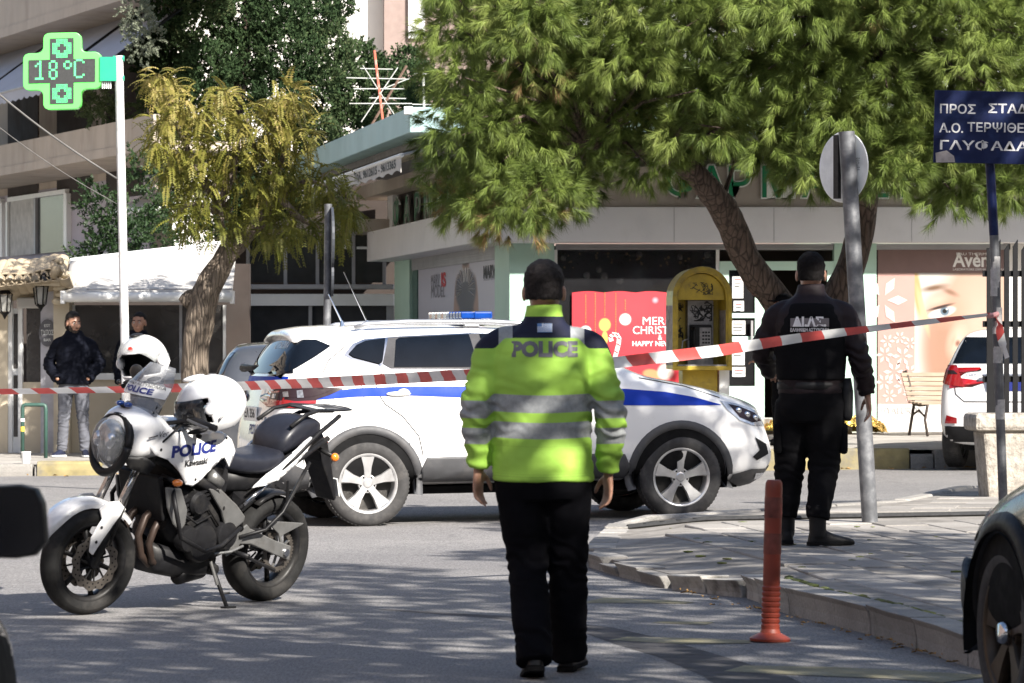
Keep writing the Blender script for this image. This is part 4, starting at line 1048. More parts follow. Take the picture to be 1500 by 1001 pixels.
scaly_tree('balcony_plant', 'leafy green plant hanging over the apartment balcony beside the white pole', P(148, 180, 58.5), bal, 260, .06, mat_leaf('balcony_leaf', [(0, (.05, .08, .03)), (1, (.16, .2, .09))], .3), cat='plant', upright=-.1)
ap2 = [(205, 30, 55, .22), (195, 15, 55, .2), (215, 55, 55, .22), (190, 45, 55, .12), (208, 80, 55, .18)]
scaly_tree('grey_green_shrub', 'pale grey green branches beside the cypress at top left', P(200, 110, 55.3), ap2, 200, .06, mat_leaf('grey_leaf', [(0, (.10, .12, .08)), (1, (.25, .27, .2))], .3), cat='plant', upright=.2)
# ---------------------------------------------------------------- street trees beside the photographer that shade the foreground
SHL = mat_leaf('street_tree_leaf', [(0, (.05, .09, .02)), (1, (.10, .16, .04))], .25)
def shade_tree(loc, lobes_, n, label, leaf=.13):
    e = empty('street_tree', loc, 0, label, 'tree', 'street trees beside the photographer'); lf = LF(); b = Vector(loc)
    tot = sum(q[3] ** 2 for q in lobes_)
    for (x, y, z, r) in lobes_:
        c = Vector((x, y, z)) - b
        for k in range(int(n * r * r / tot)):
            v = rvec() * random.random() ** .4; p = c + Vector((v.x * r, v.y * r, v.z * r * .7)); d0 = rvec(); x_, y_ = frame(d0); s = leaf * random.uniform(.6, 1.3)
            lf.quad(p - x_ * s, p - y_ * s * .5, p + x_ * s, p + y_ * s * .5, random.random())
    lf.build('crown', SHL, e)
    rough_tube([Vector((0, 0, -.1)), Vector((.1, 0, 1.5)), Vector((0, .1, 3.2)), Vector((0, 0, 5)), Vector((.2, 0, 7))], [.2, .16, .14, .1, .04], 12).build('trunk', YB, e, smooth=True)
    return e
SHADE_H = Vector((sdir.x, sdir.y, 0)) / sdir.z
def blk(x, y, h): q = Vector((x, y, 0)) + SHADE_H * h; return (q.x, q.y, h)
random.seed(21)
L1 = []; L2 = []
for (x, y, h, r) in ((-2.5, 14.5, 6.2, 1.5), (-1, 16, 6.6, 1.5), (.6, 15.3, 5.8, 1.5), (1.8, 16.8, 6.4, 1.5), (-2.6, 17.6, 6.8, 1.3), (-.6, 18.8, 6.4, 1.3), (1.4, 19.2, 6.8, 1.5), (2.6, 21, 7, 1.4), (1.5, 22.8, 7.2, 1.3), (-3.4, 20.0, 6.6, 1.1), (-4.6, 16.5, 6.2, 1.6), (2.3, 24, 7.6, 1.2), (-.2, 21.2, 6.9, 1.1), (-1.2, 23.2, 7.3, .8), (.4, 24.8, 7.4, .8), (3.2, 17.5, 6.0, 1.6), (2.5, 14, 5.6, 1.6), (3.6, 13.2, 5.6, 1.6), (1.8, 12.4, 5.4, 1.4), (-1.4, 10, 5.4, 1.6), (-2.4, 8.5, 5.2, 1.4), (.7, 28.6, 7.6, .9), (1.5, 29.2, 7.9, .8), (.2, 30.4, 7.9, .9), (.9, 31.0, 8.1, .95), (.55, 30.0, 8.4, .7)):
    (L1 if x < .5 else L2).append((*blk(x, y, h), r))
shade_tree((4.6, 4.0, 0), L1, 9000, 'leafy street tree just right of the photographer, outside the picture')
shade_tree((6.4, 10.5, .13), L2, 8600, 'leafy street tree on the right pavement, outside the picture')
# ================================================================ cars
def mat_paint(name, col, dirt=(.3, .28, .25), damt=.25, rough=.28, coat=1.0, metal=0.):
    m, nt, n, l, b = new_mat(name)
    v = coord(n, l); f = nnoise(n, l, v, 1.5, 5, .6); g = nnoise(n, l, v, 9, 6, .7)
    sx = n.new('ShaderNodeSeparateXYZ'); l.new(v, sx.inputs[0])
    c = nramp(n, l, f, [(.3, [q * .97 for q in col]), (.7, col)])
    low = nmath(n, l, 'MULTIPLY', nmath(n, l, 'SUBTRACT', .75, sx.outputs[2], True), 1.3, True)     # road dust settles on the lower panels
    c = nmix(n, l, nmath(n, l, 'MULTIPLY', low, nramp(n, l, g, [(.35, 0), (.75, damt * 1.6)])), c, dirt)
    l.new(c, b.inputs['Base Color'])
    l.new(nramp(n, l, g, [(.3, rough * .8), (.75, rough * 1.5)]), b.inputs['Roughness'])
    setp(b, Metallic=metal); b.inputs['Coat Weight'].default_value = coat; b.inputs['Coat Roughness'].default_value = .04
    MATS[name] = m; return m
WHITEP = mat_paint('white_car_paint', (.78, .78, .77))
CLAD = M('grey_plastic_cladding', (.055, .056, .06), .6, var=.15, scale=8, bump=.15, bscale=300, dirt=(.14, .13, .12), dscale=3, damt=.5)
CARGL = glass_dark('car_glass', (.004, .006, .010), .03, spec=.2)
CHROME = M('chrome', (.62, .63, .65), .12, metal=1., var=.08, scale=20)
SEAM = M('panel_gap', (.02, .02, .022), .8)
TYRE = M('tyre_rubber', (.035, .034, .034), .85, var=.2, scale=12, bump=.3, bscale=90, dirt=(.12, .11, .10), dscale=6, damt=.45)
RIMM = M('alloy', (.60, .60, .60), .32, metal=.75, var=.1, scale=10, dirt=(.25, .23, .2), dscale=8, damt=.35)
RIMD = M('dark_wheel_well', (.008, .008, .0085), .8, var=.3, scale=9, spec=.1)
BLUE = M('blue_stripe', (.003, .035, .36), .5, var=.05, scale=3, spec=.12)
REDL = M('red_lens', (.24, .005, .008), .12, var=.1, scale=9, coat=1.)
DLENS = glass_dark('smoked_lens', (.022, .012, .014), .12, spec=.3)
CLENS = M('clear_lens', (.55, .56, .58), .08, metal=.5, var=.25, scale=25, coat=1.)
BLUEL = M('blue_lens', (.006, .045, .24), .1, var=.2, scale=18, coat=1.)
BLKP = M('black_plastic', (.009, .009, .010), .55, var=.25, scale=14, spec=.25, bump=.1, bscale=200)
PLATE = M('number_plate', (.72, .72, .70), .4, var=.05)
BINK = M('dark_blue_ink', (.015, .025, .17), .5, var=.1)

QASH = [
 [(-1.80, 0, 1.575), (-1.80, .35, 1.565), (-1.79, .56, 1.53), (-1.91, .64, 1.38), (-2.0, .72, 1.17), (-2.03, .76, 1.0), (-2.09, .78, .72), (-2.09, .78, .48), (-2.06, .72, .30), (-2.0, .45, .28), (-2.0, 0, .28)],
 [(-1.73, 0, 1.60), (-1.73, .35, 1.593), (-1.72, .585, 1.552), (-1.79, .67, 1.42), (-1.88, .79, 1.17), (-1.91, .845, 1.0), (-1.96, .865, .72), (-1.96, .865, .48), (-1.94, .80, .29), (-1.9, .5, .25), (-1.9, 0, .25)],
 [(-1.58, 0, 1.615), (-1.58, .35, 1.608), (-1.58, .60, 1.565), (-1.61, .69, 1.44), (-1.66, .81, 1.19), (-1.68, .872, 1.02), (-1.7, .892, .72), (-1.7, .89, .48), (-1.7, .84, .32), (-1.7, .5, .28), (-1.7, 0, .28)],
 [(-1.2, 0, 1.63), (-1.2, .35, 1.622), (-1.2, .61, 1.58), (-1.2, .70, 1.45), (-1.2, .83, 1.2), (-1.2, .885, 1.03), (-1.2, .905, .72), (-1.2, .90, .48), (-1.2, .85, .345), (-1.2, .5, .30), (-1.2, 0, .30)],
 [(-.6, 0, 1.635), (-.6, .35, 1.627), (-.6, .615, 1.585), (-.6, .705, 1.45), (-.6, .835, 1.19), (-.6, .89, 1.03), (-.6, .905, .72), (-.6, .90, .48), (-.6, .85, .345), (-.6, .5, .30), (-.6, 0, .30)],
 [(0, 0, 1.625), (0, .35, 1.617), (0, .61, 1.575), (0, .705, 1.44), (0, .84, 1.18), (0, .89, 1.03), (0, .905, .72), (0, .90, .48), (0, .85, .345), (0, .5, .30), (0, 0, .30)],
 [(.45, 0, 1.565), (.42, .35, 1.555), (.38, .60, 1.52), (.40, .70, 1.41), (.42, .84, 1.17), (.45, .89, 1.02), (.45, .905, .72), (.45, .90, .48), (.45, .85, .345), (.45, .5, .30), (.45, 0, .30)],
 [(.78, 0, 1.40), (.76, .35, 1.39), (.72, .62, 1.355), (.72, .72, 1.29), (.74, .845, 1.14), (.75, .89, 1.0), (.75, .905, .72), (.75, .90, .48), (.75, .85, .345), (.75, .5, .30), (.75, 0, .30)],
 [(1.08, 0, 1.225), (1.05, .35, 1.22), (1.0, .66, 1.20), (1.0, .75, 1.18), (1.0, .845, 1.10), (1.0, .89, .97), (1.0, .905, .72), (1.0, .90, .48), (1.0, .85, .345), (1.0, .5, .30), (1.0, 0, .30)],
 [(1.22, 0, 1.175), (1.2, .35, 1.17), (1.18, .68, 1.155), (1.18, .77, 1.13), (1.18, .85, 1.06), (1.18, .89, .94), (1.18, .905, .70), (1.18, .90, .48), (1.18, .85, .345), (1.18, .5, .30), (1.18, 0, .30)],
 [(1.62, 0, 1.10), (1.62, .35, 1.095), (1.6, .68, 1.075), (1.6, .77, 1.045), (1.6, .85, .97), (1.6, .89, .87), (1.6, .90, .68), (1.6, .895, .47), (1.6, .85, .345), (1.6, .5, .30), (1.6, 0, .30)],
 [(2.0, 0, 1.0), (1.98, .35, .995), (1.92, .64, .975), (1.93, .73, .94), (1.94, .79, .87), (1.95, .835, .78), (1.96, .85, .62), (1.96, .85, .45), (1.93, .80, .28), (1.9, .5, .23), (1.9, 0, .23)],
 [(2.19, 0, .93), (2.17, .35, .925), (2.08, .60, .90), (2.11, .66, .85), (2.13, .70, .77), (2.16, .74, .67), (2.20, .76, .54), (2.19, .76, .42), (2.06, .68, .28), (2.04, .4, .24), (2.04, 0, .24)],
]
def cage(rings, bulge=(-.05, .07), sub=3):
    """closed body cage from half rings, mirrored, with gridded ends; returns the smoothed mesh"""
    M_ = len(rings[0]); full = []
    for r in rings:
        full.append([(x, y, z) for x, y, z in r] + [(x, -y, z) for x, y, z in r[-2:0:-1]])
    n = len(full[0]); mb = MB()
    for r in full: mb.v += [Vector(p) for p in r]
    for i in range(len(full) - 1):
        for j in range(n): mb.f.append((i * n + j, i * n + (j + 1) % n, (i + 1) * n + (j + 1) % n, (i + 1) * n + j))
    for end, bu in ((0, bulge[0]), (len(full) - 1, bulge[1])):
        base = end * n; L = lambda k: base + k; Rr = lambda k: base + ((n - k) % n)
        rows = [[L(2), L(1), L(0), Rr(1), Rr(2)]]
        for k in range(3, M_ - 3):
            p = Vector(full[end][k]); row = [L(k)]
            for q, bb in ((.5, .75), (0, 1), (-.5, .75)):
                mb.v.append(Vector((p.x + bu * bb, p.y * q, p.z))); row.append(len(mb.v) - 1)
            row.append(Rr(k)); rows.append(row)
        rows.append([L(M_ - 3), L(M_ - 2), L(M_ - 1), Rr(M_ - 2), Rr(M_ - 3)])
        for a, b in zip(rows[:-1], rows[1:]):
            for q in range(4): mb.f.append((a[q], a[q + 1], b[q + 1], b[q]))
    o = mb.build('tmp', None, None, smooth=True, sub=sub); me = evaluated(o); bpy.data.objects.remove(o); return me
class Car:
    def __init__(s, root, rings, paint, sub=3, axles=(-1.323, 1.323), arch_r=.40, wheel_z=.345, bulge=(-.05, .07), cut=True):
        s.root = root; me = cage(rings, bulge, sub)
        bm = bmesh.new(); bm.from_mesh(me); s.bvh = BVHTree.FromBMesh(bm); bm.free()
        me.materials.append(paint)
        o = bpy.data.objects.new('body', me); link(o, root); me.polygons.foreach_set('use_smooth', [True] * len(me.polygons))
        s.body = o
        if cut:
            cy = MB()
            for ax in axles:
                for sd_ in (-1, 1): cy.lathe([(arch_r, sd_ * .52), (arch_r, sd_ * 1.2)], (ax, 0, wheel_z), 'y', 40)
            co = cy.build('tmp_cut', None); bo = o.modifiers.new('b', 'BOOLEAN'); bo.object = co; bo.solver = 'EXACT'; bo.operation = 'DIFFERENCE'
            m2 = evaluated(o); o.modifiers.clear(); o.data = m2
            if not m2.materials: m2.materials.append(paint)
            bpy.data.objects.remove(co)
            m2.materials.append(RIMD)
            for f in m2.polygons:
                c = f.center
                if abs(c.y) > .45 and any((c.x - ax) ** 2 + (c.z - wheel_z) ** 2 < (arch_r + .04) ** 2 for ax in axles): f.material_index = 1
        s.axles = axles; s.arch_r = arch_r; s.wz = wheel_z
    def hit(s, p, d):
        h = s.bvh.ray_cast(Vector(p), Vector(d)); return h
    def patch(s, name, poly, mat, off=.004, view='R', step=.05, parent=None, thick=0.):
        """a panel cut to a 2D outline and laid on the body; view R/L side (x,z), B rear / F front (y,z), T top (x,y)"""
        bm = bmesh.new(); bm.faces.new([bm.verts.new((p[0], p[1], 0)) for p in poly])
        bmesh.ops.triangulate(bm, faces=bm.faces[:])
        for ax in (0, 1):
            lo = min(p[ax] for p in poly); hi = max(p[ax] for p in poly); q = lo + step * .5
            no = (1, 0, 0) if ax == 0 else (0, 1, 0)
            while q < hi:
                bmesh.ops.bisect_plane(bm, geom=bm.verts[:] + bm.edges[:] + bm.faces[:], plane_co=(q if ax == 0 else 0, q if ax == 1 else 0, 0), plane_no=no); q += step
        last = None
        for v in bm.verts:
            a, b = v.co.x, v.co.y
            o, d = {'R': ((a, -3, b), (0, 1, 0)), 'L': ((a, 3, b), (0, -1, 0)), 'B': ((-4, a, b), (1, 0, 0)), 'F': ((4, a, b), (-1, 0, 0)), 'T': ((a, b, 4), (0, 0, -1)), 'RB': None, 'D': None}[view]
            h = s.hit(o, d)
            if h[0] is None: h = s.bvh.find_nearest(Vector(o) + Vector(d) * (3 - .7))
            v.co = h[0] + h[1] * off
        me = bpy.data.meshes.new(name); bmesh.ops.recalc_face_normals(bm, faces=bm.faces); bm.to_mesh(me); bm.free(); me.materials.append(mat)
        o = bpy.data.objects.new(name, me); link(o, parent or s.root); me.polygons.foreach_set('use_smooth', [True] * len(me.polygons))
        if thick: md = o.modifiers.new('t', 'SOLIDIFY'); md.thickness = thick; md.offset = 0
        return o
    def both(s, name, poly, mat, off=.004, step=.05, thick=0.):
        for v in 'RL': s.patch(name, poly, mat, off, v, step, None, thick)
    def line(s, name, pts, w, mat, off=.003, view='R'):
        return s.patch(name, ribbon(pts, w), mat, off, view, .08)
    def arches(s, mat, r0=.395, r1=.475, zmin=.24, off=.012):
        for ax in s.axles:
            a0_ = math.asin((s.wz - zmin) / r1) if r1 > s.wz - zmin else 0
            N = 26; ang = [-a0_ + (math.pi + 2 * a0_) * k / N for k in range(N + 1)]
            poly = [(ax + r1 * math.cos(t) * 1.02, max(zmin, s.wz + r1 * math.sin(t))) for t in ang] + [(ax + r0 * math.cos(t), max(zmin, s.wz + r0 * math.sin(t))) for t in reversed(ang)]
            for v in 'RL':
                q = MB(); sg = -1 if v == 'R' else 1; rings = []
                for t in ang:
                    c_, s_ = math.cos(t), math.sin(t); pts = []
                    for rr, oo in ((r0, -.06), (r0, off), (lerp(r0, r1, .5), off + .005), (r1, off), (r1 + .004, -.01)):
                        x = ax + rr * c_; z = max(zmin, s.wz + rr * s_)
                        h = s.hit((x if rr > r0 + .001 else ax + (r0 + .03) * c_, sg * 3, z), (0, -sg, 0)); y = h[0].y if h[0] is not None else sg * .88
                        if abs(y) < .6: y = sg * .84
                        pts.append((x, y + sg * oo, z))
                    rings.append(pts)
                q.loft(rings, False).build('wheel_arch_trim', mat, s.root, smooth=True)
                MB().loft([[(ax + (s.arch_r + .005) * math.cos(t), sg * yy, s.wz + (s.arch_r + .005) * math.sin(t)) for t in ang] for yy in (.45, .88)], False).add([(ax + (s.arch_r + .005) * math.cos(t), sg * .45, s.wz + (s.arch_r + .005) * math.sin(t)) for t in ang], [tuple(range(len(ang)))]).build('wheel_well', RIMD, s.root)
def make_wheel(root, loc, side, R_=.345, rim=.235, w=.225, spokes=5, rimm=None, style='five', steer=0., tyre=None, dirty=None):
    rimm = rimm or RIMM
    e = empty('wheel', loc); e.parent = root; e.rotation_euler = (0, 0, (math.pi if side > 0 else 0) + steer)
    h = w / 2      # outer face towards -y
    prof = [(rim - .005, h * .8), (rim + .01, h), (R_ - .05, h * 1.06), (R_ - .018, h * .95), (R_, h * .72), (R_ + .001, 0), (R_, -h * .72), (R_ - .018, -h * .95), (R_ - .05, -h * 1.06), (rim + .01, -h), (rim - .005, -h * .8)]
    t = MB().lathe(prof, axis='y', n=56, caps=False).build('tyre', tyre or TYRE, e, smooth=True)
    tr = MB()
    for k in range(64):
        a = 2 * math.pi * k / 64
        for j, yy in enumerate((-h * .62, -h * .25, h * .25, h * .62)):
            a2 = a + (j % 2) * .05; tr.box((math.cos(a2) * (R_ + .0005), yy, math.sin(a2) * (R_ + .0005)), (.005, h * .28, .018), Matrix.Rotation(-a2, 3, 'Y'))
    tag(tr.build('tread', tyre or TYRE, e), kind='stuff')
    MB().lathe([(rim + .008, -h * .99), (rim - .002, -h * 1.0), (rim - .014, -h * .92), (rim - .02, -h * .5), (rim - .02, h * .8)], axis='y', n=56, caps=False).build('rim', rimm, e, smooth=True)
    MB().lathe([(0.001, -h * .0), (rim - .02, -h * .0)], axis='y', n=40).build('brake_disc', M('brake_disc', (.10, .095, .09), .5, metal=.6), e)
    for k in range(spokes):
        a = 2 * math.pi * k / spokes + math.pi / 2
        if style == 'five': outl = [(.03, .033), (.075, .030), (.13, .036), (rim - .018, .062), (rim - .018, -.062), (.13, -.036), (.075, -.030), (.03, -.033)]
        elif style == 'moto': outl = [(.03, .016), (rim - .01, .012), (rim - .01, -.012), (.03, -.016)]
        else: outl = [(.03, .03), (rim - .02, .026), (rim - .02, -.026), (.03, -.03)]
        ca, sa = math.cos(a), math.sin(a); q = MB(); n_ = len(outl)
        def yf(r): return -h * lerp(.72, .93, clamp(r / rim)) if style != 'moto' else -.02
        fr = [(ca * r - sa * t_ * .86, yf(r), sa * r + ca * t_ * .86) for r, t_ in outl]; md = [(ca * r - sa * t_, yf(r) + .012, sa * r + ca * t_) for r, t_ in outl]; bk = [(ca * r - sa * t_, yf(r) + .035, sa * r + ca * t_) for r, t_ in outl]
        q.loft([fr, md, bk]); q.build('spoke', rimm, e, smooth=True, auto=25)
    MB().lathe([(.0, -h * .80), (.03, -h * .80), (.036, -h * .76), (.075, -h * .70), (.08, -h * .5), (.0, -h * .5)], axis='y', n=24).build('hub', rimm, e, smooth=True, auto=30)
    for k in range(5):
        a = 2 * math.pi * (k + .5) / 5 + math.pi / 2; MB().lathe([(0, -h * .74), (.011, -h * .74), (.011, -h * .5)], (.055 * math.cos(a), 0, .055 * math.sin(a)), 'y', 8).build('lug_nut', RIMD, e)
    return e
# ---------------------------------------------------------------- the white police car
ca_ = R(15.3); cf = Vector((math.cos(ca_), math.sin(ca_), 0)); cl = Vector((-cf.y, cf.x, 0))
cpos = Vector((-1.152, 29.3, 0)) + cf * 1.323 + cl * .9
pc = empty('police_car', (cpos.x, cpos.y, gz(cpos.x, cpos.y) + .0), ca_, 'white police car with blue side stripe and roof light bar', 'car', rot=(0, R(-.6), ca_))
C = Car(pc, QASH, WHITEP)
C.arches(CLAD, .398, .466, .24, .006)
qg = [(-1.435, 1.385), (-1.36, 1.455), (-1.28, 1.487), (-1.115, 1.505), (-1.165, 1.32), (-1.20, 1.302), (-1.40, 1.358)]
C.both('window_trim', [(-1.475, 1.38), (-1.39, 1.468), (-1.29, 1.505), (-1.0, 1.525), (-.35, 1.548), (.1, 1.54), (.35, 1.50), (.80, 1.225), (.55, 1.222), (-.4, 1.245), (-1.08, 1.255), (-1.2, 1.285), (-1.42, 1.345)], CHROME, .004, .03)
C.both('window_pillar', [(-1.165, 1.305), (-1.09, 1.51), (-1.02, 1.515), (-.33, 1.535), (.1, 1.528), (.33, 1.49), (.74, 1.24), (-.35, 1.255), (-1.1, 1.266)], M('dark_pillar_film', (.07, .07, .075), .75, fine=.3, fscale=200, spec=.1), .009, .03)
C.both('side_window', qg, CARGL, .014, .03)
C.both('side_window', [(-1.075, 1.275), (-1.03, 1.49), (-1.0, 1.508), (-.41, 1.53), (-.375, 1.268)], CARGL, .014, .03)
C.both('side_window', [(-.30, 1.266), (-.32, 1.53), (.08, 1.52), (.3, 1.48), (.66, 1.26), (.5, 1.25)], CARGL, .014, .03)
C.both('blue_stripe', [(-1.74, 1.078), (-1.4, 1.112), (-.97, 1.122), (0, 1.11), (.87, 1.075), (1.2, 1.045), (1.45, 1.0), (1.70, .93), (1.4, .932), (.87, .942), (0, 1.0), (-.97, 1.048), (-1.4, 1.044), (-1.78, 1.02)], BLUE, .006)
# blue band that carries round the tailgate
C.patch('blue_stripe', [(-.73, 1.165), (-.72, 1.21), (.72, 1.21), (.73, 1.165)], BLUE, .0035, 'B')
C.both('sill_cladding', [(-.86, .355), (-.88, .45), (-.835, .545), (0, .56), (.835, .545), (.88, .45), (.86, .355)], CLAD, .010, thick=.01)
C.both('front_lower_cladding', [(1.79, .25), (1.79, .36), (1.95, .40), (2.12, .40), (2.13, .27), (1.95, .25)], CLAD, .010)
C.patch('front_lower_cladding', [(-.70, .26), (-.70, .42), (.70, .42), (.70, .26)], CLAD, .008, 'F')
C.both('rear_lower_cladding', [(-1.79, .25), (-1.79, .45), (-1.95, .52), (-2.1, .52), (-2.1, .3), (-1.9, .25)], CLAD, .010)
C.patch('rear_lower_cladding', [(-.76, .31), (-.76, .52), (.76, .52), (.76, .31)], CLAD, .008, 'B')
C.line('panel_gap', [(-1.165, 1.25), (-1.235, 1.17), (-1.235, 1.08), (-1.17, .98), (-1.03, .88), (-.90, .72), (-.865, .56)], .008, SEAM)
C.line('panel_gap', [(-.335, 1.245), (-.33, .9), (-.345, .56)], .008, SEAM)
C.line('panel_gap', [(.80, 1.18), (.815, 1.0), (.80, .8), (.79, .56)], .008, SEAM)
C.line('panel_gap', [(1.0, 1.165), (1.4, 1.09), (1.7, .99)], .008, SEAM)
C.line('panel_gap', [(-1.72, .97), (-1.80, .90), (-1.86, .70), (-1.84, .5)], .006, SEAM)
C.line('panel_gap', [(-1.66, 1.24), (-1.60, 1.34), (-1.45, 1.45)], .008, SEAM)
fl = [(-1.47 + .125 * math.copysign(abs(math.cos(t)) ** .35, math.cos(t)), 1.052 + .092 * math.copysign(abs(math.sin(t)) ** .35, math.sin(t))) for t in [2 * math.pi * k / 32 for k in range(33)]]
C.line('fuel_flap_gap', fl[:-1] + [fl[0]], .006, M('fine_gap', (.3, .3, .3), .8))
for x in (-1.06, -.12):
    h = C.hit((x, -3, 1.063), (0, 1, 0))[0]
    MB().ell(h + Vector((0, -.012, 0)), (.105, .02, .019), 14, 8).build('door_handle', WHITEP, pc, smooth=True)
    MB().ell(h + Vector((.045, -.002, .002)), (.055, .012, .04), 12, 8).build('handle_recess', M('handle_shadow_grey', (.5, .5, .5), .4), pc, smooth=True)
# tail: lamps, glass, spoiler, plate
C.both('tail_lamp', [(-1.50, 1.112), (-1.62, 1.06), (-1.73, 1.025), (-1.752, .962), (-1.9, .955), (-2.06, .965), (-2.08, 1.09), (-1.95, 1.125), (-1.7, 1.122)], DLENS, .010, .04)
C.both('tail_lamp_red', [(-1.745, .968), (-1.9, .958), (-2.06, .968), (-2.08, 1.085), (-2.03, 1.095), (-2.0, 1.03), (-1.9, 1.012), (-1.73, 1.018)], REDL, .013, .03)
C.both('lamp_lens', [(-1.60, 1.098), (-1.70, 1.062), (-1.78, 1.045), (-1.95, 1.04), (-2.0, 1.05), (-1.99, 1.098), (-1.8, 1.108)], DLENS, .0135, .04)
C.both('lamp_reflector', [(-1.83, 1.04), (-1.88, 1.038), (-1.88, 1.095), (-1.835, 1.10)], M('dim_reflector', (.22, .22, .23), .2, metal=.6, var=.4, scale=40), .016, .03)
C.both('lamp_reflector', [(-1.94, 1.045), (-1.975, 1.045), (-1.975, 1.085), (-1.94, 1.09)], MATS['dim_reflector'], .016, .03)
for s in (-1, 1):
    C.patch('tail_lamp', [(s * .50, .985), (s * .47, 1.085), (s * .77, 1.10), (s * .77, .965)], REDL, .011, 'B', .04)
    C.patch('lamp_lens', [(s * .56, 1.03), (s * .56, 1.075), (s * .76, 1.085), (s * .76, 1.02)], DLENS, .014, 'B', .04)
    C.patch('lamp_reflector', [(s * .60, 1.035), (s * .60, 1.07), (s * .67, 1.07), (s * .67, 1.035)], CLENS, .016, 'B', .03)
C.patch('rear_window', [(-.58, 1.50), (.58, 1.50), (.73, 1.235), (-.73, 1.235)], CARGL, .006, 'B')
C.both('window_garnish', [(-1.80, 1.50), (-1.68, 1.50), (-1.57, 1.45), (-1.70, 1.37), (-1.85, 1.285), (-1.97, 1.222), (-2.05, 1.222)], CARGL, .012, .03)
sp = MB(); rows = []
for x, hw_, zt_, zb_ in ((-1.875, .53, 1.555, 1.545), (-1.85, .575, 1.575, 1.535), (-1.70, .612, 1.60, 1.54), (-1.5, .628, 1.61, 1.55), (-1.42, .62, 1.605, 1.56)):
    ring = [(x, hw_ * k / 6, zt_ - .045 * (abs(k) / 6) ** 3 + .018 * (1 - (k / 6) ** 2)) for k in range(-6, 7)] + [(x, hw_ * k / 6 * .99, zb_ - .05 * (abs(k) / 6) ** 3) for k in range(6, -7, -1)]
    rows.append(ring)
sp.loft(rows).build('spoiler', WHITEP, pc, smooth=True, auto=50)
text('lettering', 'ΑΣΤΥΝΟΜΙΑ', .075, lambda u, v: (lambda h: h[0] + h[1] * .009)(C.hit((-4, -.25 - u, 1.455 + v), (1, 0, 0))), LETW, pc, width=.42)
wp = MB().tube([(-2.10, -.05, 1.26), (-2.16, -.02, 1.28), (-2.13, -.3, 1.285), (-2.12, -.42, 1.30)], [.03, .035, .02, .008], 8); wp.build('rear_wiper', BLKP, pc, smooth=True)
plp = C.hit((-4, -.05, .93), (1, 0, 0))[0]
pl_ = MB().box((plp.x - .012, 0.0, .905), (.012, .52, .12)).build('number_plate', PLATE, pc, bevel=.003)
text('plate_lettering', 'ΕΑ 356', .10, lambda u, v: Vector((plp.x - .0195, -u, .905 + v)), INK, pl_, bold=.003, width=.42)
def rear_pt(u, v, y0, z0, off=.006): return (lambda h: h[0] + h[1] * off)(C.hit((-4, y0 - u, z0 + v), (1, 0, 0)))
text('lettering', 'POLICE', .11, lambda u, v: rear_pt(u, v, -.28, .775), BINK, pc, bold=.003, width=.46)
text('lettering', '100', .12, lambda u, v: rear_pt(u, v, .35, 1.1), BINK, pc)
for k in range(3):
    C.patch('small_sticker', [(-.62 + k * .09, .86), (-.62 + k * .09, .885), (-.58 + k * .09, .885), (-.58 + k * .09, .86)], GRYI, .004, 'B')
# roof: rails, light bar, aerials
for s in (-1, 1):
    MB().tube([(-1.35, s * .575, 1.60), (-1.25, s * .57, 1.628), (-.9, s * .57, 1.643), (-.2, s * .57, 1.638), (.25, s * .565, 1.612), (.4, s * .56, 1.585)], [.018, .022, .022, .022, .02, .016], 8).build('roof_rail', M('rail_grey', (.35, .36, .38), .35, metal=.6), pc, smooth=True)
lb = empty('light_bar', (-.34, 0, 1.668)); lb.parent = pc
MB().box((0, 0, -.025), (.16, 1.02, .03)).build('bar_base', BLKP, lb, bevel=.008)
MB().box((.09, -.28, .025), (.16, .48, .062)).build('blue_dome', BLUEL, lb, bevel=.014); MB().box((.09, .28, .025), (.16, .48, .062)).build('blue_dome', BLUEL, lb, bevel=.014)
AMB = M('dull_amber_lens', (.30, .10, .04), .2, coat=1.)
for k in range(11):
    y = -.5 + .1 * k
    MB().box((-.05, y, .026), (.11, .082, .056)).build('lens_block', BLUEL if k < 5 else (CLENS if k % 2 else AMB), lb, bevel=.01)
    MB().box((-.05, y + .05, .026), (.112, .012, .062)).build('lens_divider', PLATE if k > 3 else BLUEL, lb)
for s in (-1, 1): MB().box((-.0, s * .46, -.05), (.12, .06, .05)).build('bar_foot', PLATE, lb, bevel=.006)
for (x, y, tip) in ((-1.16, -.25, (-1.36, -.25, 2.06)), (-1.34, -.1, (-1.46, -.1, 1.88))):
    MB().tube([(x, y, 1.60), (x - .01, y, 1.66)], [.03, .012], 8).tube([(x - .01, y, 1.655), tip], [.008, .005], 6).build('whip_aerial', CHROME, pc)
# front: lamps, intake
C.both('headlamp', [(1.69, .965), (1.85, .935), (2.04, .875), (2.12, .80), (2.12, .745), (1.98, .755), (1.85, .80), (1.74, .89)], CLENS, .008, .04)
C.both('headlamp_bezel', [(1.76, .935), (1.86, .915), (2.02, .855), (2.08, .79), (1.97, .78), (1.85, .825)], DLENS, .010, .04)
for x, z in ((1.85, .88), (1.93, .845), (2.01, .815)):
    for s in (-1, 1):
        h = C.hit((x, s * 3, z), (0, -s, 0))
        if h[0] is not None: MB().ell(h[0] + h[1] * .004, (.032, .02, .03), 12, 7).build('headlamp_reflector', CHROME, pc, smooth=True)
C.both('fog_recess', [(1.985, .66), (2.10, .60), (2.12, .52), (2.0, .47), (1.96, .50), (2.03, .555)], BLKP, .008, .03)
C.both('fog_lamp', [(2.0, .37), (2.09, .37), (2.09, .32), (2.0, .32)], CLENS, .016, .03)
C.patch('grille', [(-.5, .62), (-.42, .84), (.42, .84), (.5, .62)], BLKP, .008, 'F')
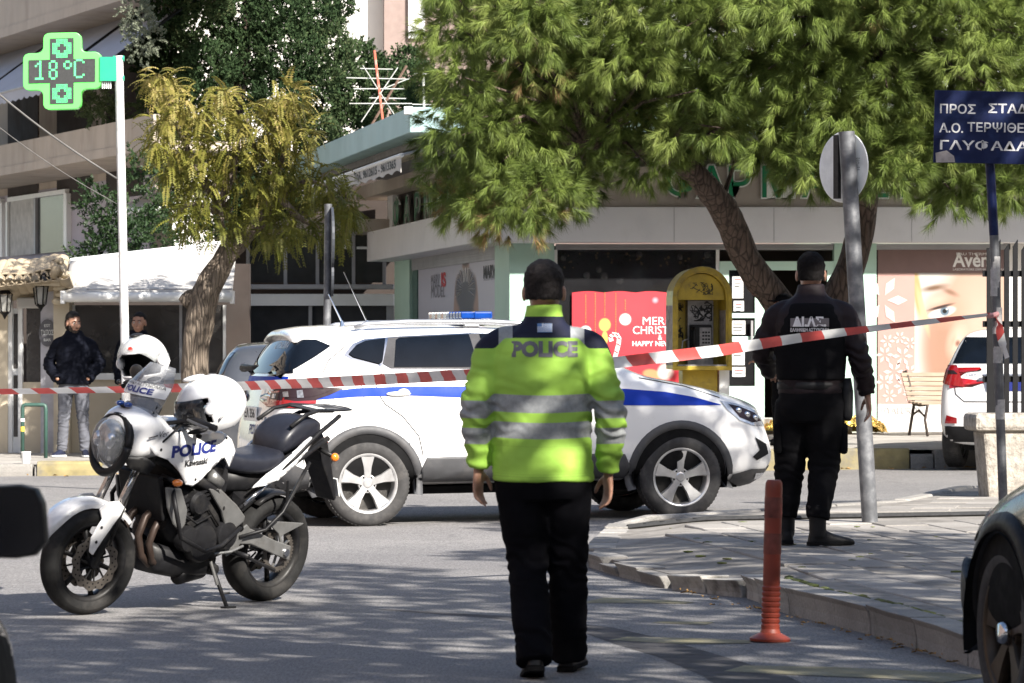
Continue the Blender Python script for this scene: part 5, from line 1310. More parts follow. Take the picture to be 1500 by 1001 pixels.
C.patch('windscreen', [(.46, -.55), (.46, .55), (1.0, .62), (1.0, -.62)], CARGL, .006, 'T')
for s in (-1, 1):
    MB().ell((.62, s * 1.0, 1.24), (.07, .11, .075), 14, 9).build('wing_mirror', WHITEP, pc, smooth=True)
for ax in (-1.323, 1.323):
    for s in (-1, 1): make_wheel(pc, (ax, s * .795, .345), s, steer=R(-2) if ax > 0 else 0)
# under-body so that daylight does not show through
MB().bb((-1.9, -.6, .24), (1.9, .6, .3)).build('underbody', RIMD, pc)

# ---------------------------------------------------------------- other cars
def scaled(rings, sx, sy, sz): return [[(x * sx, y * sy, z * sz) for x, y, z in r] for r in rings]
def plain_car(name, label, loc, rz, paint, sx, sy, sz, rimm=None, R_=.31, sub=2):
    e = empty(name, loc, rz, label, 'car'); ax = 1.323 * sx
    c = Car(e, scaled(QASH, sx, sy, sz), paint, sub, (-ax, ax), R_ * 1.14, R_)
    def s2(poly): return [(x * sx, z * sz) for x, z in poly]
    c.both('side_window', s2([(-1.40, 1.36), (-1.26, 1.47), (-.39, 1.52), (-.36, 1.24), (-1.15, 1.25)]), CARGL, .006, .08)
    c.both('side_window', s2([(-.30, 1.24), (-.32, 1.52), (.1, 1.51), (.3, 1.46), (.68, 1.22), (.5, 1.22)]), CARGL, .006, .08)
    c.patch('rear_window', [(-.58 * sy, 1.50 * sz), (.58 * sy, 1.50 * sz), (.70 * sy, 1.2 * sz), (-.70 * sy, 1.2 * sz)], CARGL, .006, 'B', .08)
    c.patch('windscreen', [(.46 * sx, -.55 * sy), (.46 * sx, .55 * sy), (1.02 * sx, .64 * sy), (1.02 * sx, -.64 * sy)], CARGL, .006, 'T', .08)
    c.both('headlamp', s2([(1.69, .965), (2.04, .875), (2.12, .745), (1.85, .80)]), CLENS, .008, .06)
    for q in (-.33, .80): c.line('panel_gap', s2([(q, 1.2), (q + .01, .9), (q, .5)]), .008, SEAM, .003, 'R'); c.line('panel_gap', s2([(q, 1.2), (q + .01, .9), (q, .5)]), .008, SEAM, .003, 'L')
    for a in (-ax, ax):
        for q in (-1, 1): make_wheel(e, (a, q * .79 * sy, R_), q, R_, R_ * .68, .2, 5, rimm, 'plain' if rimm is None else 'five')
    MB().bb((-1.8 * sx, -.6 * sy, .2), (1.8 * sx, .6 * sy, .3)).build('underbody', RIMD, e)
    return e, c
gcar, gc = plain_car('grey_car', 'dark grey hatchback parked behind the police car', (-1.28, 37.2, gz(-1.2, 37)), R(4), mat_paint('silver_paint', (.07, .075, .085), metal=.4, rough=.3), .86, .95, .925)
# white hatchback at the right, seen from behind
hd = R(72)
wloc = Vector((4.78, 40.2, gz(5, 40) + .03)) + Matrix.Rotation(hd, 3, 'Z') @ Vector((1.9, -.72, 0))
wcar, wc = plain_car('white_hatchback', 'white hatchback seen from behind beside the fence and bench', wloc, hd, mat_paint('white_hatch_paint', (.74, .74, .74)), .93, .93, .965, R_=.31, sub=3)
for q in (-1, 1):
    s_ = .93
    wc.patch('tail_lamp', [(q * .60, 1.14), (q * .50, .90), (q * .70, .92), (q * .74, .98), (q * .71, 1.14)], REDL, .012, 'B', .04)
    wc.patch('tail_lamp', [(-1.75, 1.10), (-1.80, .94), (-1.95, .9), (-1.93, 1.12)], REDL, .012, 'R' if q < 0 else 'L', .04)
    wc.patch('lamp_strip', [(q * .63, 1.08), (q * .58, 1.04), (q * .70, 1.04), (q * .70, 1.08)], DLENS, .015, 'B', .04)
    wc.patch('bumper_reflector', [(q * .58, .50), (q * .58, .56), (q * .70, .59), (q * .72, .50)], REDL, .012, 'B', .04)
wc.patch('lower_bumper', [(-.72, .30), (-.72, .47), (.72, .47), (.72, .30)], BLKP, .010, 'B', .06)
wc.line('panel_gap', [(-.66, 1.12), (-.60, .82), (-.5, .74), (.5, .74), (.6, .82), (.66, 1.12)], .012, SEAM, .004, 'B')
wpp = wc.hit((-4, 0, .93), (1, 0, 0))[0]
MB().box((wpp.x - .012, 0, .92), (.02, .5, .12)).build('number_plate', BINK, wcar); MB().box((wpp.x - .02, .0, 1.03), (.04, .6, .03)).build('boot_handle', CHROME, wcar, bevel=.008)
text('lettering', 'YARIS', .05, lambda u, v: (lambda h: h[0] + h[1] * .006)(wc.hit((-4, .43 - u, 1.03 + v), (1, 0, 0))), CHROME, wcar)
# black off-roader close on the right, facing away
bh = R(101.3); bw = Vector((1.965, 13.9, 0))
bl = bw - (Matrix.Rotation(bh, 3, 'Z') @ Vector((1.323 * .88, .79 * .95, 0)))
bcar, bc = plain_car('black_car', 'black car with bronze wheel rim cut off by the right edge of the picture', (bl.x, bl.y, 0), bh, mat_paint('black_paint', (.004, .004, .005), rough=.25, coat=.35, damt=.1), .88, .95, .84, M('bronze_rim', (.06, .044, .03), .45, metal=.6, var=.2, scale=9), .335, 3)
bc.arches(BLKP, .385, .46, .22, .02)
bc.both('bumper_corner', [(1.55, .30), (1.57, .52), (1.8, .58), (1.9, .5), (1.9, .3)], BLKP, .02, .05, .03)
MB().lathe([(.0, -.105), (.035, -.105), (.045, -.09), (.05, -.06)], (1.323 * .88, .79 * .95 + .01, .335), 'y', 20).xf(Matrix.Translation((0, 2 * (.79 * .95 + .01), 0)) @ Matrix.Diagonal((1, -1, 1, 1))).build('hub_cap', CHROME, bcar, smooth=True)
# dark car at the left edge: its door mirror and front wing reach into the picture
dcar, dc = plain_car('dark_car', 'dark car at lower left with its door mirror in the picture', (-2.19, 8.18, 0), R(90), mat_paint('dark_grey_paint', (.03, .031, .035), rough=.2), .95, .98, .74, None, .3, 3)
dm_ = empty('door_mirror', (0, 0, 0)); dm_.parent = dcar
mx = .62
def mir(sc, xo):
    return [(xo, y * sc - .955, z * sc + 1.0) for y, z in ((-.115, -.05), (-.108, .045), (-.09, .082), (-.05, .092), (.07, .085), (.12, .07), (.135, .0), (.12, -.075), (.05, -.085), (-.04, -.088), (-.09, -.08))]
MB().loft([mir(.97, mx - .03), mir(1.0, mx - .01), mir(.97, mx + .05), mir(.75, mx + .1), mir(.3, mx + .13)]).build('mirror_housing', BLKP, dm_, smooth=True, auto=50)
MB().loft([mir(.9, mx - .032), mir(.9, mx - .026)]).build('mirror_glass', glass_dark('mirror_glass', (.01, .01, .012), .1), dm_)
MB().tube([(mx + .05, -.88, .95), (mx + .05, -.86, .86)], .03, 8).build('mirror_arm', BLKP, dm_)
# ================================================================ police motorcycle
BWH = mat_paint('white_fairing', (.76, .76, .76), rough=.25)
BBLK = M('motor_black', (.009, .009, .010), .45, var=.3, scale=18, spec=.22, dirt=(.05, .047, .042), dscale=6, damt=.5)
SEATM = M('seat_vinyl', (.013, .014, .020), .42, var=.15, scale=20, bump=.15, bscale=500, bdist=.001, spec=.35)
SILV = M('silver_casting', (.22, .22, .215), .4, metal=.65, var=.15, scale=10, dirt=(.1, .09, .08), dscale=7, damt=.5)
EXH = M('burnt_exhaust', (.04, .026, .02), .5, metal=.4, var=.35, scale=9, dirt=(.05, .04, .035), dscale=8, damt=.6)
AMBER = M('amber_lens', (.75, .20, .02), .15, coat=1., var=.15, scale=30)
BTYRE = M('motor_tyre', (.012, .012, .012), .8, spec=.2, var=.2, scale=15, bump=.2, bscale=120, dirt=(.06, .055, .05), dscale=8, damt=.4)
DISC = M('steel_disc', (.13, .115, .10), .4, metal=.7, var=.2, scale=30)
LAMPG = M('headlamp_glass', (.30, .30, .29), .05, metal=.8, var=.8, scale=22, coat=1.)
def thin_glass(name, col, alpha):
    m, nt, n, l, b = new_mat(name)
    f = nnoise(n, l, coord(n, l), 12, 5)
    l.new(nramp(n, l, f, [(.3, [c * .8 for c in col]), (.7, col)]), b.inputs['Base Color'])
    l.new(nramp(n, l, f, [(.3, alpha * .8), (.7, min(1, alpha * 1.25))]), b.inputs['Alpha']); setp(b, Roughness=.06); MATS[name] = m; return m
SCREEN = thin_glass('screen_plastic', (.30, .31, .33), .42)
bF, bR_ = Vector((-2.30, 19.4, 0)), Vector((-1.41, 20.5, 0)); bf = (bF - bR_).normalized(); LEAN = 9.
bo_ = (bF + bR_) / 2
bk = empty('police_motorcycle', (bo_.x, bo_.y, gz(bo_.x, bo_.y)), 0, 'white police motorcycle leaning on its side stand in the road', 'motorcycle', rot=(-R(LEAN), 0, math.atan2(bf.y, bf.x)))
bk.scale = (.975, .975, .975)
def sect(secs, n=20, sq=.75):
    """rings from (x, half width, z low, z high[, squareness]) sections"""
    rings = []
    for q in secs:
        x, hw, z0, z1 = q[:4]; e = q[4] if len(q) > 4 else sq; ring = []
        for j in range(n):
            a = 2 * math.pi * j / n; c_, s_ = math.cos(a), math.sin(a)
            ring.append((x, hw * math.copysign(abs(c_) ** e, c_), (z0 + z1) / 2 + (z1 - z0) / 2 * math.copysign(abs(s_) ** e, s_)))
        rings.append(ring)
    return MB().loft(rings)
def bplate(name, poly, y, t, mat, both=True, bev=.006, yb=None):
    for s in ((1, -1) if both else (1,)):
        MB().prism(poly, s * y, s * (y + t)).build(name, mat, bk, bevel=bev)
def curved(name, poly, yf, mat, t=.008, step=.03, both=True):
    """thin moulded panel: outline in the side plane, sideways position from yf(x, z)"""
    for s in ((1, -1) if both else (1,)):
        bm = bmesh.new(); bm.faces.new([bm.verts.new((p[0], p[1], 0)) for p in poly]); bmesh.ops.triangulate(bm, faces=bm.faces[:])
        for ax in (0, 1):
            lo = min(p[ax] for p in poly); hi = max(p[ax] for p in poly); q = lo + step * .5
            while q < hi:
                bmesh.ops.bisect_plane(bm, geom=bm.verts[:] + bm.edges[:] + bm.faces[:], plane_co=(q if ax == 0 else 0, q if ax else 0, 0), plane_no=(1, 0, 0) if ax == 0 else (0, 1, 0)); q += step
        for v in bm.verts: v.co = Vector((v.co.x, s * yf(v.co.x, v.co.y), v.co.y))
        me = bpy.data.meshes.new(name); bmesh.ops.recalc_face_normals(bm, faces=bm.faces); bm.to_mesh(me); bm.free(); me.materials.append(mat)
        me.polygons.foreach_set('use_smooth', [True] * len(me.polygons))
        o = bpy.data.objects.new(name, me); link(o, bk); md = o.modifiers.new('t', 'SOLIDIFY'); md.thickness = t; md.offset = 0
def bike_wheel(loc, R_, w, rim, rz, discs, drive=False):
    e = empty('wheel', loc); e.parent = bk; e.rotation_euler = (0, 0, rz); h = w / 2
    prof = [(rim, -h * .7), (rim + .012, -h * .85), (rim + .04, -h), (R_ - .035, -h * .97), (R_ - .014, -h * .74), (R_ - .003, -h * .38), (R_, 0), (R_ - .003, h * .38), (R_ - .014, h * .74), (R_ - .035, h * .97), (rim + .04, h), (rim + .012, h * .85), (rim, h * .7)]
    MB().lathe(prof, axis='y', n=64, caps=False).build('tyre', BTYRE, e, smooth=True)
    MB().lathe([(rim + .008, -h * .72), (rim - .004, -h * .74), (rim - .02, -h * .6), (rim - .026, -.01), (rim - .026, .01), (rim - .02, h * .6), (rim - .004, h * .74), (rim + .008, h * .72)], axis='y', n=64, caps=False).build('rim', BBLK, e, smooth=True)
    for k in range(6):
        a = 2 * math.pi * k / 6 + .3; c_, s_ = math.cos(a), math.sin(a)
        MB().tube([(c_ * .03, 0, s_ * .03), (c_ * .11, 0, s_ * .11), (c_ * (rim - .02), 0, s_ * (rim - .02))], [.022, .014, .017], 6).build('spoke', BBLK, e, smooth=True)
    MB().lathe([(.001, -.07), (.03, -.07), (.04, -.03), (.04, .03), (.03, .07), (.001, .07)], axis='y', n=20).build('hub', BBLK, e, smooth=True, auto=40)
    for y in discs:
        r0, r1 = (.10, .15) if not drive else (.085, .108)
        d = MB(); N = 72
        for yy in (y - .002, y + .002):
            d.v += [Vector(((r1 + .006 * math.sin(j * 2 * math.pi / N * 12)) * math.cos(2 * math.pi * j / N), yy, (r1 + .006 * math.sin(j * 2 * math.pi / N * 12)) * math.sin(2 * math.pi * j / N))) for j in range(N)] + [Vector((r0 * math.cos(2 * math.pi * j / N), yy, r0 * math.sin(2 * math.pi * j / N))) for j in range(N)]
        for b0 in (0, 2 * N):
            for j in range(N): d.f.append((b0 + j, b0 + (j + 1) % N, b0 + N + (j + 1) % N, b0 + N + j))
        for j in range(N): d.f.append((j, (j + 1) % N, 2 * N + (j + 1) % N, 2 * N + j)); d.f.append((N + j, N + (j + 1) % N, 3 * N + (j + 1) % N, 3 * N + j))
        d.build('brake_disc', DISC, e)
        hd_ = MB()
        for k in range(40):
            a = 2 * math.pi * k / 40; rr = lerp(r0, r1, .3 + .4 * (k % 2)); hd_.lathe([(.0, -.0032), (.0055, -.0032), (.0055, .0032), (0, .0032)], (rr * math.cos(a), y, rr * math.sin(a)), 'y', 6)
        tag(hd_.build('disc_holes', RIMD, e), kind='stuff')
        for k in range(10):
            a = 2 * math.pi * k / 10; MB().tube([(.04 * math.cos(a), y * .8, .04 * math.sin(a)), (r0 * 1.03 * math.cos(a + .25), y, r0 * 1.03 * math.sin(a + .25))], .006, 5).build('disc_arm', BBLK, e)
    return e
STEER = R(-9)
bike_wheel((.71, 0, .30), .298, .122, .218, STEER, (.065, -.065))
bike_wheel((-.71, 0, .312), .312, .165, .222, 0, (-.075,))
sp_ = MB().lathe([(.095, .095), (.118, .095), (.118, .101), (.095, .101)], (-.71, 0, .312), 'y', 44, caps=False)
for k in range(40):
    a = 2 * math.pi * k / 40; sp_.box((-.71 + .121 * math.cos(a), .098, .312 + .121 * math.sin(a)), (.01, .005, .009), Matrix.Rotation(-a, 3, 'Y'))
sp_.build('sprocket', DISC, bk)
for k in range(5):
    a = 2 * math.pi * k / 5; MB().tube([(-.71 + .03 * math.cos(a), .095, .312 + .03 * math.sin(a)), (-.71 + .098 * math.cos(a), .098, .312 + .098 * math.sin(a))], .012, 5, flat=.3).build('sprocket_arm', SILV, bk)
MB().tube([(-.70, .098, .425), (-.3, .098, .46)], .008, 6, flat=1.4).tube([(-.70, .098, .198), (-.3, .098, .34)], .008, 6, flat=1.4).build('chain', BBLK, bk)
# front fork turned with the wheel
fk = empty('fork', (.40, 0, .88)); fk.parent = bk; fk.rotation_euler = (0, 0, STEER)
def FK(x, y, z): return (x - .40, y, z - .88)
for s in (1, -1):
    MB().tube([FK(.705, s * .095, .29), FK(.655, s * .098, .42), FK(.60, s * .098, .55)], [.026, .03, .031], 14).build('fork_slider', BBLK, fk, smooth=True)
    MB().tube([FK(.61, s * .098, .53), FK(.43, s * .098, .93)], .0225, 16).build('fork_tube', M('fork_chrome', (.50, .48, .46), .18, metal=.95, var=.08), fk, smooth=True)
    MB().tube([FK(.47, s * .098, .84), FK(.455, s * .098, .875)], .033, 14).build('fork_clamp', BBLK, fk)
    MB().box(FK(.66, s * .085, .38), (.05, .03, .10), Matrix.Rotation(.4, 3, 'Y')).build('brake_caliper', BBLK, fk, bevel=.012)
    # fender side leaf
    MB().prism([FK(x, 0, z)[::2] for x, z in ((.545, .60), (.60, .645), (.68, .64), (.725, .60), (.70, .545), (.73, .50), (.76, .44), (.762, .365), (.735, .345), (.71, .385), (.665, .45), (.60, .54))], s * .118, s * .130).build('fender_side', BWH, fk, bevel=.006)
    for x, z in ((.70, .50), (.725, .42)): MB().ell(FK(x, s * .132, z), (.009, .004, .009), 8, 5).build('fender_screw', BBLK, fk)
MB().box(FK(.462, 0, .86), (.07, .23, .035)).build('triple_clamp', BBLK, fk, bevel=.01)
fd = []; axl = Vector(FK(.71, 0, .30))
for k in range(15):
    a = R(18 + 8.2 * k); hw = lerp(.035, .082, sstep(0, 4, k)) + .045 * sstep(7, 12, k); rr = .318 + .012 * math.sin(k / 14 * math.pi)
    fd.append([axl + Vector((math.cos(a) * (rr + dr), y, math.sin(a) * (rr + dr))) for y, dr in ((-hw, -.03), (-hw, -.006), (-hw * .75, .012), (0, .02), (hw * .75, .012), (hw, -.006), (hw, -.03), (hw * .7, .002), (0, .008), (-hw * .7, .002))])
MB().loft(fd).build('front_fender', BWH, fk, smooth=True, auto=50)
# handlebar
MB().tube([FK(.22, .40, 1.10), FK(.26, .27, 1.12), FK(.36, .10, 1.07), FK(.37, 0, 1.06), FK(.36, -.10, 1.07), FK(.26, -.27, 1.12), FK(.22, -.40, 1.10)], .012, 8).build('handlebar', BBLK, fk, smooth=True)
for s in (1, -1):
    MB().tube([FK(.262, s * .27, 1.12), FK(.216, s * .41, 1.098)], .019, 10).build('grip', BBLK, fk); MB().tube([FK(.30, s * .26, 1.12), FK(.31, s * .34, 1.115), FK(.285, s * .43, 1.10)], .008, 6).build('lever', SILV, fk)
    if s < 0: MB().tube([FK(.27, s * .25, 1.13), FK(.27, s * .25, 1.20), FK(.24, s * .31, 1.27)], .007, 6).build('mirror_stalk', BBLK, fk)
    if s < 0: MB().ell(FK(.24, s * .33, 1.29), (.02, .065, .045), 12, 8).build('mirror', BBLK, fk, smooth=True)
    MB().box(FK(.27, s * .22, 1.12), (.05, .05, .05)).build('switch_block', BBLK, fk, bevel=.01)
# nose cowl, headlamp, screen
sect([(.30, .16, .90, 1.07), (.36, .185, .875, 1.12), (.44, .185, .865, 1.155), (.52, .165, .85, 1.165), (.58, .142, .86, 1.145), (.615, .12, .875, 1.115), (.625, .09, .90, 1.08)], 26, .8).build('nose_cowl', BWH, bk, smooth=True, sub=1)
tl = Matrix.Rotation(R(14), 3, 'Y')
hl = MB().ell((.638, 0, .945), (.098, .112, .15), 24, 16, tl); hl.build('headlamp_lens', thin_glass('lamp_lens', (.75, .76, .76), .22), bk, smooth=True); MB().ell((.618, 0, .945), (.085, .105, .142), 20, 14, tl).build('lamp_bowl', LAMPG, bk, smooth=True)
ringp = [(.632 + .0, .128 * math.cos(a) * (1 + .03 * math.sin(a)), .945 + .155 * math.sin(a)) for a in [2 * math.pi * k / 40 for k in range(41)]]
MB().tube([(x - .25 * (z - .945), y, z) for x, y, z in ringp], .024, 8).build('headlamp_surround', BBLK, bk, smooth=True)
for y in (.045, -.045):
    MB().ell((.675, y, .97), (.045, .034, .05), 14, 9).build('reflector_bowl', CHROME, bk, smooth=True)
for k in range(-2, 3): MB().tube([(.725 - .06 * abs(k) / 2, k * .03, .87), (.715 - .05 * abs(k) / 2, k * .034, 1.02)], .0025, 4).build('lens_rib', CHROME, bk)
curved('lower_cowl', [(.64, .90), (.60, .83), (.50, .80), (.46, .86), (.52, .90)], lambda x, z: .09 + .10 * clamp((.66 - x) / .2), BBLK)
for s in (1, -1): MB().ell((.565, s * .03, 1.165), (.03, .02, .016), 10, 7).build('blue_strobe', BLUEL, bk, smooth=True)
MB().ell((.555, 0, 1.155), (.035, .025, .012), 10, 6).build('strobe_mount', BBLK, bk)
sc_ = MB(); nu, nv = 12, 12; so_ = []
def scr(u, v):
    """windscreen: u across -1..1, v up 0..1"""
    hw = lerp(.150, .165, clamp(v * 2)) * (1 - .45 * max(0, (v - .45) / .55) ** 2); x = lerp(.545, .375, v) + .015 * math.sin(v * 3.1); z = lerp(1.115, 1.395, v)
    return Vector((x - .085 * u * u, hw * u, z - .02 * u * u * v))
sc_.v = [scr(-1 + 2 * i / nu, j / nv) for j in range(nv + 1) for i in range(nu + 1)]
sc_.f = [(j * (nu + 1) + i, j * (nu + 1) + i + 1, (j + 1) * (nu + 1) + i + 1, (j + 1) * (nu + 1) + i) for j in range(nv) for i in range(nu)]
o = sc_.build('windscreen', SCREEN, bk, smooth=True); md = o.modifiers.new('t', 'SOLIDIFY'); md.thickness = .004
lbm = MB(); nn = 14
lbm.v = [scr(-1.0 + 2.0 * i / nn, q) + Vector((.006, 0, .004)) for q in (.36, .42, .48, .54, .60) for i in range(nn + 1)]; lbm.f = [(j * (nn + 1) + i, j * (nn + 1) + i + 1, (j + 1) * (nn + 1) + i + 1, (j + 1) * (nn + 1) + i) for j in range(4) for i in range(nn)]
lbo = lbm.build('screen_label', PLATE, bk, smooth=True)
def scl(u, v, vc): return scr(u / .16, vc + v / .33) + Vector((.010, 0, .007))
text('lettering', 'ΕΛΛΗΝΙΚΗ ΑΣΤΥΝΟΜΙΑ', .028, lambda u, v: scl(-u if False else u, v, .555), INK, lbo, width=.29)
text('lettering', 'POLICE', .05, lambda u, v: scl(u, v, .445), BINK, lbo, bold=.002, width=.2)
for s in (-1, 1):
    for v in (.08, .2): MB().ell(scr(s * .9, v) + Vector((.006, 0, 0)), (.006, .006, .006), 6, 4).build('screen_screw', BBLK, bk)
MB().box((.40, 0, 1.15), (.06, .2, .06), Matrix.Rotation(-.5, 3, 'Y')).build('dashboard', BBLK, bk, bevel=.012)
# tank and side fairing
sect([(.34, .12, .90, 1.05), (.26, .165, .86, 1.085), (.14, .185, .85, 1.095), (.02, .178, .85, 1.085), (-.08, .145, .85, 1.045), (-.15, .105, .85, .965), (-.18, .07, .86, .92)], 22, .72).build('fuel_tank', BWH, bk, smooth=True, sub=1)
MB().lathe([(0, 1.112), (.045, 1.112), (.05, 1.09)], (.1, 0, 0), 'z', 18).build('filler_cap', BBLK, bk)
def yfair(x, z): return .188 + .034 * math.exp(-((x - .16) / .22) ** 2) - .35 * max(0, z - 1.0) - .10 * max(0, -.02 - x) - .25 * max(0, x - .36) - .10 * max(0, .86 - z)
curved('side_fairing', [(.50, .955), (.46, 1.06), (.40, 1.085), (.34, 1.035), (.24, 1.055), (.10, 1.06), (-.03, 1.03), (-.12, .985), (-.165, .92), (-.125, .83), (-.06, .895), (.0, .865), (.06, .825), (.13, .765), (.185, .735), (.235, .75), (.30, .825), (.38, .885), (.46, .91)], yfair, BWH, .012)
def fair_pt(u, v, x0, z0, tilt=.0): x = x0 - u; z = z0 + v + tilt * u; return Vector((x, yfair(x, z) + .0085, z))
text('lettering', 'POLICE', .088, lambda u, v: fair_pt(u, v, .205, .943, .10), BINK, bk, bold=.004, width=.33)
text('lettering', 'Kawasaki', .048, lambda u, v: fair_pt(u, v, .185, .872, .10), INK, bk, bold=.002, width=.17)
text('lettering', 'Versys', .05, lambda u, v: Vector((.40 - u, .187, 1.03 + v + .12 * u)), INK, bk, shear=.25, width=.13)
MB().tube([(.53, .178, 1.005), (.475, .19, 1.02)], .004, 5).build('stripe_decal', INK, bk)
for x, z in ((.17, .775), (.43, .94), (.36, 1.06), (-.06, 1.0)): MB().ell((x, yfair(x, z) + .007, z), (.009, .004, .009), 8, 5).build('fairing_screw', BBLK, bk)
MB().tube([(.14, .185, 1.055), (.07, .185, 1.05)], .006, 6).build('tank_slot', GRYI, bk)
# seats, tail, rack
sect([(-.10, .075, .82, .925), (-.17, .115, .79, .915), (-.30, .148, .765, .885), (-.45, .165, .755, .878), (-.58, .165, .775, .895), (-.655, .15, .81, .925)], 20, .62).build('rider_seat', SEATM, bk, smooth=True, sub=1)
sect([(-.60, .10, .87, .945), (-.635, .138, .86, 1.005), (-.70, .145, .88, 1.065), (-.80, .138, .92, 1.095), (-.90, .122, .955, 1.088), (-.97, .09, .985, 1.06), (-.99, .05, 1.0, 1.04)], 20, .62).build('pillion_seat', SEATM, bk, smooth=True, sub=1)
curved('side_panel', [(-.36, .70), (-.46, .712), (-.56, .745), (-.68, .82), (-.78, .905), (-.825, .965), (-.80, .985), (-.74, .955), (-.66, .895), (-.56, .83), (-.46, .775)], lambda x, z: .158 + .012 * math.sin((x + .36) * -6), BWH, .012)
sect([(-.2, .10, .66, .80), (-.40, .11, .66, .78), (-.62, .10, .74, .86), (-.85, .09, .82, .96), (-1.02, .07, .89, .99), (-1.06, .04, .92, .96)], 14, .6).build('tail_unit', BBLK, bk, smooth=True)
for s in (1, -1):
    MB().tube([(-.30, s * .115, .56), (-.42, s * .12, .645), (-.56, s * .125, .735), (-.72, s * .135, .83), (-.98, s * .14, .97)], .016, 8).build('subframe_tube', CHROME if False else BBLK, bk, smooth=True)
    MB().tube([(-.34, s * .128, .60), (-.54, s * .132, .722)], .0135, 8).build('bright_strut', CHROME, bk, smooth=True)
    MB().tube([(-.58, s * .165, .80), (-.70, s * .172, .885), (-.86, s * .165, 1.0), (-1.02, s * .14, 1.075), (-1.10, s * .1, 1.09)], .013, 8).build('grab_rail', BBLK, bk, smooth=True)
    MB().tube([(-.66, s * .13, 1.04), (-.78, s * .125, 1.105), (-.9, s * .11, 1.125), (-1.05, s * .09, 1.12)], .012, 8).build('rack_rail', BBLK, bk, smooth=True)
    MB().tube([(-.30, s * .16, .42), (-.48, s * .19, .46), (-.60, s * .20, .56), (-.80, s * .18, .84)], .011, 8).build('pannier_stay', BBLK, bk, smooth=True)
    MB().tube([(-.64, s * .19, .58), (-.62, s * .19, .74)], .009, 6).build('pannier_stay', BBLK, bk)
    MB().ell((-1.0, s * .19, .865), (.028, .022, .026), 12, 8).build('turn_signal', AMBER, bk, smooth=True); MB().tube([(-1.0, s * .18, .868), (-.98, s * .06, .90)], .014, 8).build('signal_stem', BBLK, bk, smooth=True)
    MB().ell((.335, s * .245, .765), (.034, .026, .021), 12, 8).build('turn_signal', AMBER, bk, smooth=True); MB().tube([(.33, s * .22, .768), (.33, s * .12, .78)], .015, 8).build('signal_stem', BBLK, bk, smooth=True)
rk = [(-.86, .085), (-.95, .11), (-1.12, .115), (-1.22, .09), (-1.26, .0)]
rko = rk + [(x, -y) for x, y in reversed(rk[:-1])]
rm_ = MB().prism(rko, 1.118, 1.128, 'xy').build('rack_plate', BBLK, bk, bevel=.004)
for x0, y0, a, b in ((-.98, 0, .035, .06), (-1.07, .06, .05, .018), (-1.07, -.06, .05, .018), (-1.17, 0, .02, .05)):
    MB().prism([(x0 - a, y0 - b), (x0 + a, y0 - b), (x0 + a, y0 + b), (x0 - a, y0 + b)], 1.1285, 1.1295, 'xy').build('rack_slot', PLATE if a == .035 else SILV, bk)
MB().prism([(-.98, .93), (-1.05, .95), (-1.12, .78), (-1.19, .60), (-1.175, .58), (-1.10, .70), (-1.02, .82)], -.075, .075).build('rear_mudguard', BBLK, bk, bevel=.008)
MB().box((-1.20, 0, .66), (.01, .14, .11), Matrix.Rotation(.35, 3, 'Y')).build('number_plate', PLATE, bk)
MB().ell((-1.06, 0, .93), (.03, .07, .03), 12, 8).build('tail_lamp', REDL, bk, smooth=True)
# engine and frame
sect([(.26, .13, .46, .72), (.20, .155, .40, .74), (.05, .165, .30, .74), (-.12, .165, .27, .70), (-.24, .14, .30, .62), (-.30, .10, .36, .56)], 14, .5).build('engine_block', BBLK, bk, smooth=True, auto=40)
sect([(.33, .05, .30, .40), (.28, .12, .22, .40), (.08, .14, .185, .36), (-.12, .13, .19, .34), (-.22, .08, .24, .32)], 14, .6).build('belly_pan', BBLK, bk, smooth=True)
for x, z, r in ((.02, .405, .115), (-.17, .44, .085), (.13, .43, .075)):
    for s in (1, -1): MB().lathe([(0, s * .205), (r * .55, s * .203), (r * .9, s * .195), (r, s * .175), (r, s * .14)], (x, 0, z), 'y', 26).build('crankcase_cover', BBLK, bk, smooth=True, auto=30)
for k in range(5): MB().box((.10, 0, .56 + k * .028), (.24, .36, .012), Matrix.Rotation(.35, 3, 'Y')).build('cooling_fin', BBLK, bk)
MB().box((.345, 0, .66), (.04, .32, .26), Matrix.Rotation(.3, 3, 'Y')).build('radiator', BBLK, bk, bevel=.01)
